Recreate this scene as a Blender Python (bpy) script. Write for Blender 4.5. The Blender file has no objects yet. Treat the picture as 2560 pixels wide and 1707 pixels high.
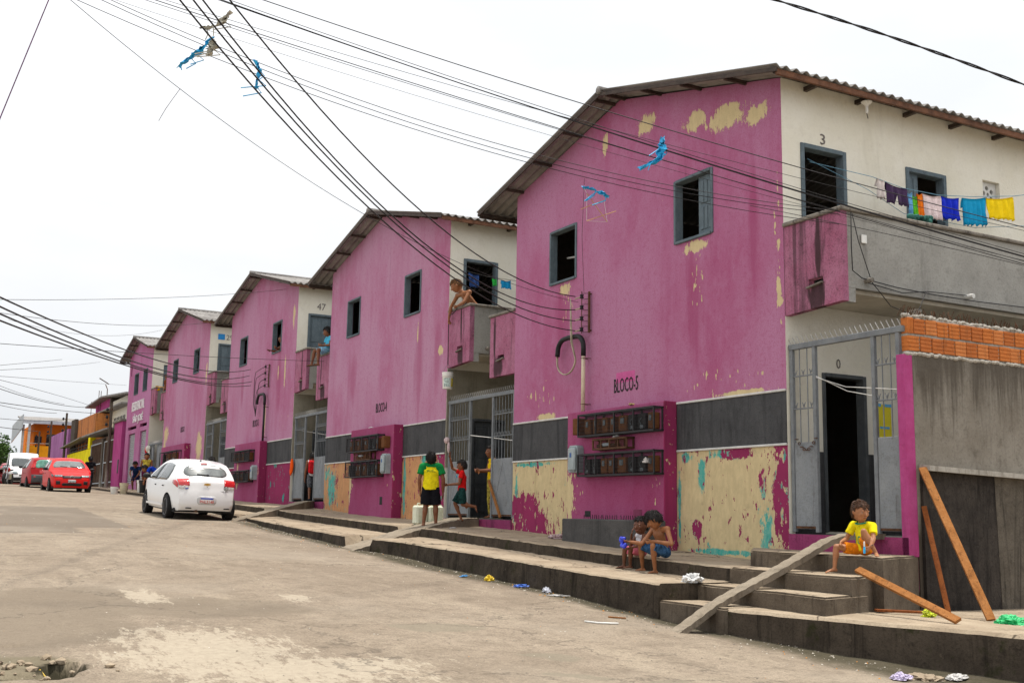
import bpy, bmesh, math, random
from mathutils import Vector, Matrix, noise, geometry
from mathutils.bvhtree import BVHTree
random.seed(7)
R = math.radians
SC = bpy.context.scene
COL = SC.collection

# ---------------------------------------------------------------- camera
cd = bpy.data.cameras.new('camera'); cam = bpy.data.objects.new('camera', cd); COL.objects.link(cam)
cd.sensor_width = 36.0; cd.lens = 39.109; cd.clip_start = 0.1; cd.clip_end = 2000
yaw, pitch, roll = R(28.5593), R(8.7847), R(1.0261)
fw = Vector((math.sin(yaw)*math.cos(pitch), math.cos(yaw)*math.cos(pitch), math.sin(pitch)))
rt = Vector((math.cos(yaw), -math.sin(yaw), 0)); up = rt.cross(fw)
rr = rt*math.cos(roll) + up*math.sin(roll); uu = up*math.cos(roll) - rt*math.sin(roll)
cam.matrix_world = Matrix(((rr.x, uu.x, -fw.x, -10.0), (rr.y, uu.y, -fw.y, 0.0), (rr.z, uu.z, -fw.z, 1.5), (0, 0, 0, 1)))
SC.camera = cam

# ---------------------------------------------------------------- sky, sun, exposure
SUN_EL, SUN_AZ = R(80), R(90)            # near the zenith, leaning from behind the houses (+X)
w = bpy.data.worlds.new('World'); SC.world = w; w.use_nodes = True
nt = w.node_tree; nt.nodes.clear()
out = nt.nodes.new('ShaderNodeOutputWorld'); bg = nt.nodes.new('ShaderNodeBackground')
sky = nt.nodes.new('ShaderNodeTexSky'); sky.sky_type = 'NISHITA'; sky.sun_disc = False
sky.sun_elevation = SUN_EL; sky.sun_rotation = SUN_AZ; sky.air_density = 1.0; sky.dust_density = 4.0
scl = nt.nodes.new('ShaderNodeVectorMath'); scl.operation = 'SCALE'; scl.inputs['Scale'].default_value = 0.10
tc = nt.nodes.new('ShaderNodeTexCoord')
mp = nt.nodes.new('ShaderNodeMapping'); mp.inputs['Scale'].default_value = (1.0, 1.0, 3.2)
cn = nt.nodes.new('ShaderNodeTexNoise'); cn.inputs['Scale'].default_value = 2.1; cn.inputs['Detail'].default_value = 6; cn.inputs['Roughness'].default_value = 0.5
cr = nt.nodes.new('ShaderNodeValToRGB')
cr.color_ramp.elements[0].position = 0.32; cr.color_ramp.elements[0].color = (0.78, 0.805, 0.835, 1)
cr.color_ramp.elements[1].position = 0.62; cr.color_ramp.elements[1].color = (0.93, 0.94, 0.955, 1)
mx = nt.nodes.new('ShaderNodeMix'); mx.data_type = 'RGBA'; mx.inputs['Factor'].default_value = 0.96
nt.links.new(sky.outputs[0], scl.inputs[0]); nt.links.new(tc.outputs['Generated'], mp.inputs[0]); nt.links.new(mp.outputs[0], cn.inputs[0])
nt.links.new(cn.outputs['Fac'], cr.inputs[0]); nt.links.new(scl.outputs[0], mx.inputs[6]); nt.links.new(cr.outputs[0], mx.inputs[7])
sx = nt.nodes.new('ShaderNodeSeparateXYZ'); nt.links.new(tc.outputs['Generated'], sx.inputs[0])
mr = nt.nodes.new('ShaderNodeMapRange'); mr.inputs[1].default_value = 0.0; mr.inputs[2].default_value = 1.0; mr.inputs[3].default_value = 0.93; mr.inputs[4].default_value = 1.50   # cloud cover: brighter towards the zenith
nt.links.new(sx.outputs[2], mr.inputs[0]); nt.links.new(mr.outputs[0], bg.inputs[1]); nt.links.new(mx.outputs[2], bg.inputs[0])
nt.links.new(bg.outputs[0], out.inputs[0])
sd = bpy.data.lights.new('sun', 'SUN'); sd.energy = 3.7; sd.angle = R(5.0); sd.color = (1.0, 0.95, 0.87)
so = bpy.data.objects.new('sun', sd); COL.objects.link(so); so.location = (5, 10, 30)
sdir = Vector((math.cos(SUN_EL)*math.sin(SUN_AZ), math.cos(SUN_EL)*math.cos(SUN_AZ), math.sin(SUN_EL)))
so.rotation_euler = sdir.to_track_quat('Z', 'Y').to_euler()
vs = SC.view_settings; vs.view_transform = 'Standard'; vs.look = 'None'; vs.exposure = 0.15; vs.gamma = 1.0; vs.use_curve_mapping = False
SC.cycles.max_bounces = 5; SC.cycles.diffuse_bounces = 2; SC.cycles.use_adaptive_sampling = True; SC.cycles.adaptive_threshold = 0.02; SC.cycles.use_denoising = True

# ---------------------------------------------------------------- material graph helper
class G:
    def __init__(s, name):
        s.m = bpy.data.materials.new(name); s.m.use_nodes = True; s.t = s.m.node_tree; s.t.nodes.clear()
        s.o = s.t.nodes.new('ShaderNodeOutputMaterial'); s.b = s.t.nodes.new('ShaderNodeBsdfPrincipled')
        s.t.links.new(s.b.outputs[0], s.o.inputs[0])
    def put(s, sock, v):
        if v is None: return
        if isinstance(v, bpy.types.NodeSocket): s.t.links.new(v, sock)
        elif isinstance(v, (tuple, list)):
            sock.default_value = (tuple(v) + (1,))[:4] if sock.type == 'RGBA' else tuple(v)[:3]
        else:
            sock.default_value = v if sock.type == 'VALUE' else (v, v, v)
    def pos(s): return s.t.nodes.new('ShaderNodeNewGeometry').outputs['Position']
    def nrm(s): return s.t.nodes.new('ShaderNodeNewGeometry').outputs['Normal']
    def obj(s): return s.t.nodes.new('ShaderNodeTexCoord').outputs['Object']
    def gen(s): return s.t.nodes.new('ShaderNodeTexCoord').outputs['Generated']
    def rnd(s): return s.t.nodes.new('ShaderNodeObjectInfo').outputs['Random']
    def v(s, op, a, b=None, sc=None):
        n = s.t.nodes.new('ShaderNodeVectorMath'); n.operation = op; s.put(n.inputs[0], a)
        if b is not None: s.put(n.inputs[1], b)
        if sc is not None: s.put(n.inputs['Scale'], sc)
        return n.outputs['Value'] if op in ('LENGTH', 'DISTANCE', 'DOT_PRODUCT') else n.outputs[0]
    def f(s, op, a, b=None, c=None):
        n = s.t.nodes.new('ShaderNodeMath'); n.operation = op; s.put(n.inputs[0], a)
        if b is not None: s.put(n.inputs[1], b)
        if c is not None: s.put(n.inputs[2], c)
        return n.outputs[0]
    def sep(s, v):
        n = s.t.nodes.new('ShaderNodeSeparateXYZ'); s.put(n.inputs[0], v); return n.outputs
    def noise(s, vec, scale=1.0, detail=4, rough=0.6, dist=0.0, col=False):
        n = s.t.nodes.new('ShaderNodeTexNoise'); s.put(n.inputs['Vector'], vec); n.inputs['Scale'].default_value = scale
        n.inputs['Detail'].default_value = detail; n.inputs['Roughness'].default_value = rough; n.inputs['Distortion'].default_value = dist
        return n.outputs['Color' if col else 'Fac']
    def vor(s, vec, scale, feat='F1', out=0):
        n = s.t.nodes.new('ShaderNodeTexVoronoi'); n.feature = feat; s.put(n.inputs['Vector'], vec); n.inputs['Scale'].default_value = scale; return n.outputs[out]
    def st(s, x, a, b, c=0.0, d=1.0):
        n = s.t.nodes.new('ShaderNodeMapRange'); n.interpolation_type = 'SMOOTHSTEP' if a < b else 'LINEAR'; s.put(n.inputs[0], x)
        for i, q in enumerate((a, b, c, d)): n.inputs[i+1].default_value = q
        n.clamp = True; return n.outputs[0]
    def mix(s, f, a, b, mode='MIX'):
        n = s.t.nodes.new('ShaderNodeMix'); n.data_type = 'RGBA'; n.blend_type = mode; s.put(n.inputs[0], f); s.put(n.inputs[6], a); s.put(n.inputs[7], b); return n.outputs[2]
    def blob(s, vec, yc, zc, ry, rz):        # 1 at the centre, 0 on an ellipse in the YZ plane
        d = s.v('SUBTRACT', vec, (0, yc, zc)); d = s.v('MULTIPLY', d, (0, 1.0/ry, 1.0/rz))
        return s.f('SUBTRACT', 1.0, s.v('LENGTH', d))
    def blobxy(s, vec, xc, yc, rx, ry):
        d = s.v('SUBTRACT', vec, (xc, yc, 0)); d = s.v('MULTIPLY', d, (1.0/rx, 1.0/ry, 0))
        return s.f('SUBTRACT', 1.0, s.v('LENGTH', d))
    def boxxy(s, vec, xc, yc, rx, ry):
        q = s.sep(s.v('ABSOLUTE', s.v('MULTIPLY', s.v('SUBTRACT', vec, (xc, yc, 0)), (1.0/rx, 1.0/ry, 0)))); return s.f('SUBTRACT', 1.0, s.f('MAXIMUM', q[0], q[1]))
    def mx(s, vals):
        r = vals[0]
        for q in vals[1:]: r = s.f('MAXIMUM', r, q)
        return r
    def bump(s, h, strength=0.3, dist=0.02):
        n = s.t.nodes.new('ShaderNodeBump'); n.inputs['Strength'].default_value = strength; n.inputs['Distance'].default_value = dist
        s.put(n.inputs['Height'], h); s.t.links.new(n.outputs[0], s.b.inputs['Normal'])
    def done(s, col=None, rough=0.85, metal=0.0, spec=0.3, **kw):
        s.put(s.b.inputs['Base Color'], col); s.put(s.b.inputs['Roughness'], rough); s.put(s.b.inputs['Metallic'], metal)
        s.put(s.b.inputs['Specular IOR Level'], spec)
        for k, q in kw.items(): s.put(s.b.inputs[k.replace('_', ' ')], q)
        return s.m

MATS = {}
def plain(name, col, rough=0.8, var=0.18, scale=6.0, metal=0.0, spec=0.3, bump=0.15, stretch=(1, 1, 1), **kw):
    """a colour with soft uneven tone and fine relief"""
    if name in MATS: return MATS[name]
    g = G(name); p = g.v('MULTIPLY', g.obj(), stretch)
    n1 = g.noise(p, scale, 5, 0.65); n2 = g.noise(p, scale*9, 3, 0.6)
    f = g.f('ADD', g.f('MULTIPLY', n1, 0.7), g.f('MULTIPLY', n2, 0.3))
    dark = tuple(c*(1-var*1.6) for c in col); lite = tuple(min(1, c*(1+var)) for c in col)
    c = g.mix(g.st(f, 0.3, 0.7), dark, lite)
    if bump: g.bump(n2, bump, 0.01)
    MATS[name] = g.done(c, rough, metal, spec, **kw); return MATS[name]

# ---------------------------------------------------------------- mesh helper
class MB:
    def __init__(s): s.v = []; s.f = []; s.mi = []; s.cur = 0
    def add(s, vs, fs):
        o = len(s.v); s.v += [tuple(q) for q in vs]
        for f in fs: s.f.append(tuple(i+o for i in f)); s.mi.append(s.cur)
        return s
    def box(s, x0, x1, y0, y1, z0, z1):
        if x0 > x1: x0, x1 = x1, x0
        if y0 > y1: y0, y1 = y1, y0
        if z0 > z1: z0, z1 = z1, z0
        v = [(x, y, z) for z in (z0, z1) for y in (y0, y1) for x in (x0, x1)]
        return s.add(v, [(0, 2, 3, 1), (4, 5, 7, 6), (0, 1, 5, 4), (2, 6, 7, 3), (0, 4, 6, 2), (1, 3, 7, 5)])
    def bbox(s, x0, x1, y0, y1, z0, z1, b=0.01):     # a box with chamfered edges
        if x0 > x1: x0, x1 = x1, x0
        if y0 > y1: y0, y1 = y1, y0
        if z0 > z1: z0, z1 = z1, z0
        bm = bmesh.new(); M = Matrix.Translation(((x0+x1)/2, (y0+y1)/2, (z0+z1)/2)) @ Matrix.Diagonal((x1-x0, y1-y0, z1-z0, 1))
        bmesh.ops.create_cube(bm, size=1, matrix=M); bmesh.ops.bevel(bm, geom=bm.edges[:], offset=b, segments=1, affect='EDGES')
        bm.verts.index_update(); s.add([q.co[:] for q in bm.verts], [[q.index for q in f.verts] for f in bm.faces]); bm.free(); return s
    def obox(s, c, size, M):                           # oriented box, M a 3x3 rotation
        c = Vector(c); h = Vector(size)/2
        v = [c + M @ Vector((x*h.x, y*h.y, z*h.z)) for z in (-1, 1) for y in (-1, 1) for x in (-1, 1)]
        return s.add(v, [(0, 2, 3, 1), (4, 5, 7, 6), (0, 1, 5, 4), (2, 6, 7, 3), (0, 4, 6, 2), (1, 3, 7, 5)])
    def bar(s, a, b, wd, ht=None, upv=(0, 0, 1)):
        a = Vector(a); b = Vector(b); d = (b-a); L = d.length; d.normalize(); u = Vector(upv)
        if abs(d.dot(u)) > 0.98: u = Vector((1, 0, 0))
        x = d.cross(u).normalized(); z = x.cross(d)
        return s.obox((a+b)/2, (wd, L, ht or wd), Matrix((x, d, z)).transposed())
    def tube(s, pts, r, n=6, closed=False, cap=True):
        pts = [Vector(p) for p in pts]; k = len(pts); rad = r if isinstance(r, (list, tuple)) else [r]*k
        o = len(s.v); prev = None
        for i, p in enumerate(pts):
            if closed: t = pts[(i+1) % k]-pts[i-1]
            else: t = pts[min(i+1, k-1)]-pts[max(i-1, 0)]
            t.normalize()
            if prev is None:
                a = Vector((0, 0, 1)) if abs(t.z) < 0.9 else Vector((1, 0, 0)); u = t.cross(a).normalized()
            else: u = (prev - t*prev.dot(t)).normalized()
            prev = u; w_ = t.cross(u)
            for j in range(n):
                an = 2*math.pi*j/n; s.v.append(tuple(p + (u*math.cos(an)+w_*math.sin(an))*rad[i]))
        for i in range(k if closed else k-1):
            for j in range(n):
                a = o+i*n+j; b = o+i*n+(j+1) % n; c = o+((i+1) % k)*n+(j+1) % n; d = o+((i+1) % k)*n+j
                s.f.append((a, b, c, d)); s.mi.append(s.cur)
        if cap and not closed:
            s.f.append(tuple(o+j for j in range(n))[::-1]); s.mi.append(s.cur)
            s.f.append(tuple(o+(k-1)*n+j for j in range(n))); s.mi.append(s.cur)
        return s
    def lathe(s, prof, n=16, M=None):                  # prof: (r, z) list
        M = M or Matrix.Identity(4); o = len(s.v); k = len(prof)
        for r, z in prof:
            for j in range(n):
                a = 2*math.pi*j/n; s.v.append(tuple(M @ Vector((r*math.cos(a), r*math.sin(a), z))))
        for i in range(k-1):
            for j in range(n):
                s.f.append((o+i*n+j, o+i*n+(j+1) % n, o+(i+1)*n+(j+1) % n, o+(i+1)*n+j)); s.mi.append(s.cur)
        if prof[0][0] > 1e-6: s.f.append(tuple(o+j for j in range(n))[::-1]); s.mi.append(s.cur)
        if prof[-1][0] > 1e-6: s.f.append(tuple(o+(k-1)*n+j for j in range(n))); s.mi.append(s.cur)
        return s
    def seg(s, p0, p1, r0, r1, flat=1.0, side=None, cap='round', n=12):   # tapered limb piece; flat: depth / width ratio
        p0 = Vector(p0); p1 = Vector(p1); d = p1-p0; L = d.length; d = d.normalized() if L > 1e-6 else Vector((0, 0, 1))
        a = Vector(side) if side is not None else (Vector((1, 0, 0)) if abs(d.x) < 0.9 else Vector((0, 1, 0)))
        u = (a - d*a.dot(d)).normalized(); w_ = d.cross(u); rings = []
        if cap == 'round':
            for q in (0.02, 0.45, 0.8): rings.append((-r0*math.sqrt(max(0, 1-q*q))*min(1, flat), r0*q))
        rings.append((0, r0)); rings.append((L*0.5, (r0+r1)/2)); rings.append((L, r1))
        if cap == 'round':
            for q in (0.8, 0.45, 0.02): rings.append((L+r1*math.sqrt(max(0, 1-q*q))*min(1, flat), r1*q))
        o = len(s.v)
        for h, r in rings:
            for j in range(n):
                an = 2*math.pi*j/n; s.v.append(tuple(p0 + d*h + u*(r*math.cos(an)) + w_*(r*flat*math.sin(an))))
        for i in range(len(rings)-1):
            for j in range(n):
                s.f.append((o+i*n+j, o+i*n+(j+1) % n, o+(i+1)*n+(j+1) % n, o+(i+1)*n+j)); s.mi.append(s.cur)
        s.f.append(tuple(o+j for j in range(n))[::-1]); s.mi.append(s.cur)
        s.f.append(tuple(o+(len(rings)-1)*n+j for j in range(n))); s.mi.append(s.cur)
        return s
    def ell(s, c, r, M=None, n=14, m=9):
        c = Vector(c); M = M or Matrix.Identity(3); o = len(s.v)
        for i in range(m+1):
            th = math.pi*i/m; q = max(0.001, math.sin(th))
            for j in range(n):
                a = 2*math.pi*j/n; s.v.append(tuple(c + M @ Vector((r[0]*q*math.cos(a), r[1]*q*math.sin(a), r[2]*math.cos(th)))))
        for i in range(m):
            for j in range(n):
                s.f.append((o+(i+1)*n+j, o+(i+1)*n+(j+1) % n, o+i*n+(j+1) % n, o+i*n+j)); s.mi.append(s.cur)
        return s
    def mesh(s, name):
        me = bpy.data.meshes.new(name); me.from_pydata(s.v, [], s.f); me.polygons.foreach_set('material_index', s.mi); me.update(); return me
    def build(s, name, mat, parent=None, smooth=False, loc=None):
        me = s.mesh(name)
        for m in (mat if isinstance(mat, (list, tuple)) else [mat]): me.materials.append(m)
        if smooth: me.polygons.foreach_set('use_smooth', [True]*len(me.polygons))
        o = bpy.data.objects.new(name, me); COL.objects.link(o)
        if parent: o.parent = parent
        if loc: o.location = loc
        return o

def smooth_angle(o, ang=40):
    bm = bmesh.new(); bm.from_mesh(o.data)
    for e in bm.edges:
        if len(e.link_faces) == 2 and e.calc_face_angle(0) > R(ang): e.smooth = False
    for f in bm.faces: f.smooth = True
    bm.to_mesh(o.data); bm.free(); return o

def tag(o, label=None, cat=None, group=None, kind=None):
    if label: o['label'] = label
    if cat: o['category'] = cat
    if group: o['group'] = group
    if kind: o['kind'] = kind
    return o
def thing(name, label, cat, loc=(0, 0, 0), rz=0.0, group=None):
    o = bpy.data.objects.new(name, None); COL.objects.link(o); o.location = loc; o.rotation_euler = (0, 0, rz); o.empty_display_size = 0.2
    return tag(o, label, cat, group)
def inst(o, name=None, parent=None, loc=None, rz=None):
    c = o.copy(); COL.objects.link(c)
    if name: c.name = name
    c.parent = parent if parent is not None else o.parent
    if loc is not None: c.location = loc
    if rz is not None: c.rotation_euler = (0, 0, rz)
    return c
def copy_tree(o, parent=None):
    c = o.copy(); COL.objects.link(c); c.parent = parent
    for ch in list(o.children): copy_tree(ch, c)
    return c

def slab(outer, holes, depth, plane='YZ', at=0.0, mb=None):
    """an upright or flat panel with openings: outline in 2-D, real thickness, faces round every opening"""
    mb = mb or MB()
    def P(a, b, d):
        return (at+d, a, b) if plane == 'YZ' else (a, at+d, b) if plane == 'XZ' else (a, b, at+d)
    loops = [outer]+list(holes); flat = [p for l in loops for p in l]
    tris = geometry.tessellate_polygon([[Vector((p[0], p[1], 0)) for p in l] for l in loops])
    n = len(flat); o = len(mb.v)
    mb.v += [P(a, b, 0) for a, b in flat] + [P(a, b, depth) for a, b in flat]
    for t in tris:
        mb.f.append(tuple(o+i for i in t)); mb.mi.append(mb.cur); mb.f.append(tuple(o+n+i for i in t[::-1])); mb.mi.append(mb.cur)
    k = 0
    for l in loops:
        m = len(l)
        for i in range(m):
            a = o+k+i; b = o+k+(i+1) % m; mb.f.append((a, b, b+n, a+n)); mb.mi.append(mb.cur)
        k += m
    return mb
def fixn(o):
    bm = bmesh.new(); bm.from_mesh(o.data); bmesh.ops.recalc_face_normals(bm, faces=bm.faces[:]); bm.to_mesh(o.data); bm.free(); return o
def rect(a0, a1, b0, b1): return [(a0, b0), (a1, b0), (a1, b1), (a0, b1)]

def text_mesh(txt, height, width=None, depth=0.004, shear=0.0):
    cu = bpy.data.curves.new('lettering', 'FONT'); cu.body = txt; cu.size = 1.0; cu.extrude = 0.0; cu.shear = shear; cu.resolution_u = 2
    ob = bpy.data.objects.new('lettering', cu); COL.objects.link(ob)
    dg = bpy.context.evaluated_depsgraph_get(); me = bpy.data.meshes.new_from_object(ob.evaluated_get(dg))
    bpy.data.objects.remove(ob); bpy.data.curves.remove(cu)
    xs = [v.co.x for v in me.vertices]; ys = [v.co.y for v in me.vertices]
    x0, x1, y0, y1 = min(xs), max(xs), min(ys), max(ys); sy = height/(y1-y0); sx = (width/(x1-x0)) if width else sy
    for v in me.vertices: v.co = ((v.co.x-(x0+x1)/2)*sx, (v.co.y-(y0+y1)/2)*sy, 0)
    bm = bmesh.new(); bm.from_mesh(me); r = bmesh.ops.extrude_face_region(bm, geom=bm.faces[:])
    for v in r['geom']:
        if isinstance(v, bmesh.types.BMVert): v.co.z += depth
    bmesh.ops.recalc_face_normals(bm, faces=bm.faces[:]); bm.to_mesh(me); bm.free(); return me
def put_text(name, txt, height, width, mat, parent, loc, right, upv=(0, 0, 1), depth=0.004):
    me = text_mesh(txt, height, width, depth); me.materials.append(mat); r = Vector(right).normalized(); u = Vector(upv).normalized()
    o = bpy.data.objects.new(name, me); COL.objects.link(o); n = r.cross(u)
    o.matrix_local = Matrix(((r.x, u.x, n.x, loc[0]), (r.y, u.y, n.y, loc[1]), (r.z, u.z, n.z, loc[2]), (0, 0, 0, 1)))
    if parent: o.parent = parent
    return o

def lerp(x, xs, ys):
    if x <= xs[0]: return ys[0]
    for i in range(len(xs)-1):
        if x <= xs[i+1]: return ys[i]+(ys[i+1]-ys[i])*(x-xs[i])/(xs[i+1]-xs[i])
    return ys[-1]
def z_walk(y): return lerp(y, [9, 9.9, 11.67, 18.26, 26.9, 28.67, 31.8, 34, 61, 70, 120], [0.9, 0.925, 0.964, 1.208, 1.45, 1.533, 1.634, 1.69, 2.47, 2.65, 2.6])
def z_kerb(y): return lerp(y, [-40, 0, 6.4, 7.9, 9.3, 12.1, 15.5, 17.2, 20.8, 25, 31, 40, 46, 51, 60, 65, 72, 120, 400], [-1.2, -.06, .2, .25, .33, .5, .66, .77, .95, 1.11, 1.38, 1.74, 1.92, 2.07, 2.38, 2.52, 2.55, 1.5, -6])
def z_road(x, y):
    c = min(max(-x-2.5, 0.0), 4.0)
    return z_kerb(y) + 0.018*c - 0.012*max(0, -x-7.5) + 0.012*noise.noise((x*.5, y*.5, 3.1))
# ================================================================ materials of the setting
PINK, MAGENTA, CREAM, TURQ, PEACH = (.395, .114, .226), (.235, .026, .085), (.66, .53, .30), (.03, .34, .30), (.62, .32, .15)

def facade(name, blobs, flake=0.0, hue=PINK, seed=0.0, drips=(), zones=()):
    """weathered pink wall paint: rain streaks, sun-bleached areas, paint flaked off down to a cream coat"""
    g = G(name); p = g.obj(); pw = g.v('ADD', g.pos(), (0, seed, 0))
    big = g.noise(g.v('MULTIPLY', pw, (1, .55, .3)), .8, 3, .6); st = g.noise(g.v('MULTIPLY', pw, (2.6, 2.6, .22)), 1.1, 4, .7, .3); fine = g.noise(pw, 42, 2, .7); mid = g.noise(g.v('MULTIPLY', pw, (1, 1, .6)), 3.2, 4, .7)
    faded = tuple(min(1, c*k) for c, k in zip(hue, (1.14, 1.75, 1.45))); deep = tuple(c*k for c, k in zip(hue, (.80, .48, .62)))
    c = g.mix(g.st(big, .32, .62), hue, faded); c = g.mix(g.f('MULTIPLY', g.st(mid, .42, .68), .55), c, faded); pt = g.noise(g.v('ADD', pw, (7, 3, 1)), 11, 3, .7); c = g.mix(g.f('MULTIPLY', g.st(pt, .5, .7), .30), c, deep)
    c = g.mix(g.f('MULTIPLY', g.st(st, .46, .74), .24), c, deep)
    grime = g.noise(g.v('MULTIPLY', pw, (1.7, 1.7, .10)), 2.1, 4, .8, .4); c = g.mix(g.f('MULTIPLY', g.st(grime, .62, .80), .30), c, (.13, .06, .09))
    for dr in drips: c = g.mix(g.f('MULTIPLY', g.st(g.f('ADD', g.blob(p, *dr), g.f('MULTIPLY', g.f('SUBTRACT', st, .5), 1.8)), .0, .7), .55), c, deep)
    c = g.mix(g.f('MULTIPLY', g.st(fine, .46, .70), .42), c, deep)
    edge = g.noise(g.v('MULTIPLY', pw, (1, 1, .42)), 8.5, 6, .8)
    h = None
    if blobs:
        m = g.mx([g.blob(p, *b) for b in blobs])
        m = g.f('ADD', m, g.f('MULTIPLY', g.f('SUBTRACT', edge, .5), 3.0))
        h = g.st(m, .10, .13)
    fl = g.noise(g.v('MULTIPLY', pw, (3.2, 3.2, 1.1)), 4.2, 2, .55); zone = g.noise(g.v('MULTIPLY', pw, (1, .8, .35)), 1.1, 2, .5)
    fz = g.f('ADD', fl, g.f('MULTIPLY', zone, .25))
    if zones: fz = g.f('ADD', fz, g.f('MULTIPLY', g.st(g.mx([g.blob(p, *z_) for z_ in zones]), .0, .6), .17))
    f2 = g.st(fz, .90-flake, .912-flake)
    h = g.f('MAXIMUM', h, f2) if h is not None else f2
    c = g.mix(h, c, g.mix(g.st(edge, .3, .7), tuple(q*.82 for q in CREAM), CREAM))
    g.bump(g.f('SUBTRACT', g.f('MULTIPLY', fine, .5), g.f('MULTIPLY', h, .9)), .5, .015)
    return g.done(c, .88, spec=.15)

def dado(name, under, blobs, bias, turq=.5, seed=0.0, spots=(), tb=(), chips=1.0):
    """lower wall: magenta paint peeled away in sheets over a cream or peach coat and an older turquoise one"""
    g = G(name); p = g.obj(); pw = g.v('ADD', g.pos(), (0, seed, 0))
    n1 = g.noise(g.v('MULTIPLY', pw, (1, 1, .7)), 2.8, 7, .82); n2 = g.noise(g.v('MULTIPLY', pw, (1, 1, .45)), 9, 4, .75); fine = g.noise(pw, 40, 2, .7)
    big = g.noise(pw, 1.1, 3, .5); st = g.noise(g.v('MULTIPLY', pw, (2.6, 2.6, .2)), 1.5, 4, .75, .6)
    mag = g.mix(g.st(big, .3, .7), MAGENTA, tuple(c*1.25 for c in MAGENTA)); mag = g.mix(g.f('MULTIPLY', g.st(st, .5, .75), .45), mag, tuple(c*.55 for c in MAGENTA))
    un = g.mix(g.st(n2, .3, .75), tuple(c*.8 for c in under), under); un = g.mix(g.f('MULTIPLY', g.st(st, .5, .8), .4), un, (.34, .24, .12))
    m = g.mx([g.blob(p, *b) for b in blobs]) if blobs else 0.0
    base = g.f('ADD', g.f('MULTIPLY', m, 1.0) if blobs else 0.0, bias)
    k = g.f('ADD', base, g.f('MULTIPLY', g.f('SUBTRACT', n1, .5), 2.3)); k = g.f('ADD', k, g.f('MULTIPLY', g.f('SUBTRACT', n2, .5), 1.3))
    for sp in spots: k = g.f('SUBTRACT', k, g.f('MULTIPLY', g.st(g.f('ADD', g.blob(p, *sp), g.f('MULTIPLY', g.f('SUBTRACT', n2, .5), 1.6)), .1, .35), 4))
    off = g.st(k, .0, .035); ch = g.noise(g.v('ADD', g.v('MULTIPLY', pw, (1, 1, .5)), (9, 1, 4)), 8.5, 4, .7); ck = g.noise(g.v('ADD', pw, (1, 8, 2)), 1.3, 2, .5)
    gone = g.st(g.f('ADD', ch, g.f('MULTIPLY', ck, .2)), .675+.1*(1-chips), .69+.1*(1-chips)); left = g.st(g.f('SUBTRACT', g.f('SUBTRACT', 1.0, ch), g.f('MULTIPLY', ck, -.2)), .70+.1*(1-chips), .715+.1*(1-chips))
    off = g.f('MAXIMUM', g.f('MULTIPLY', off, g.f('SUBTRACT', 1.0, left)), g.f('MULTIPLY', gone, .95))
    tq = g.noise(g.v('ADD', g.v('MULTIPLY', pw, (1, 1, .55)), (5, 2, 9)), 2.1, 5, .75); near = g.st(k, .8, .0)
    tm = g.st(g.f('ADD', tq, g.f('MULTIPLY', near, .12)), .72-turq*.2, .80-turq*.2)
    if tb: tm = g.f('MAXIMUM', tm, g.st(g.f('ADD', g.mx([g.blob(p, *q) for q in tb]), g.f('MULTIPLY', g.f('SUBTRACT', g.noise(g.v('MULTIPLY', pw, (1, 1, .5)), 5, 5, .8), .5), 2.6)), .25, .5))
    tcol = g.mix(g.st(n2, .35, .65), TURQ, (.16, .42, .34))
    lay = g.mix(g.f('MULTIPLY', tm, g.st(fine, .2, .5, .65, 1)), un, tcol)
    c = g.mix(off, mag, lay)
    spk = g.noise(pw, 16, 3, .6); c = g.mix(g.st(spk, .70, .73), c, tuple(q*.9 for q in under))
    low = g.sep(p)[2]; dirt = g.noise(pw, 5, 4, .7)
    c = g.mix(g.f('MULTIPLY', g.st(dirt, .55, .8), .35), c, (.13, .09, .07))
    g.bump(g.f('SUBTRACT', g.f('MULTIPLY', fine, .3), g.f('MULTIPLY', off, .9)), .45, .012)
    return g.done(c, .9, spec=.15)

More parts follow.
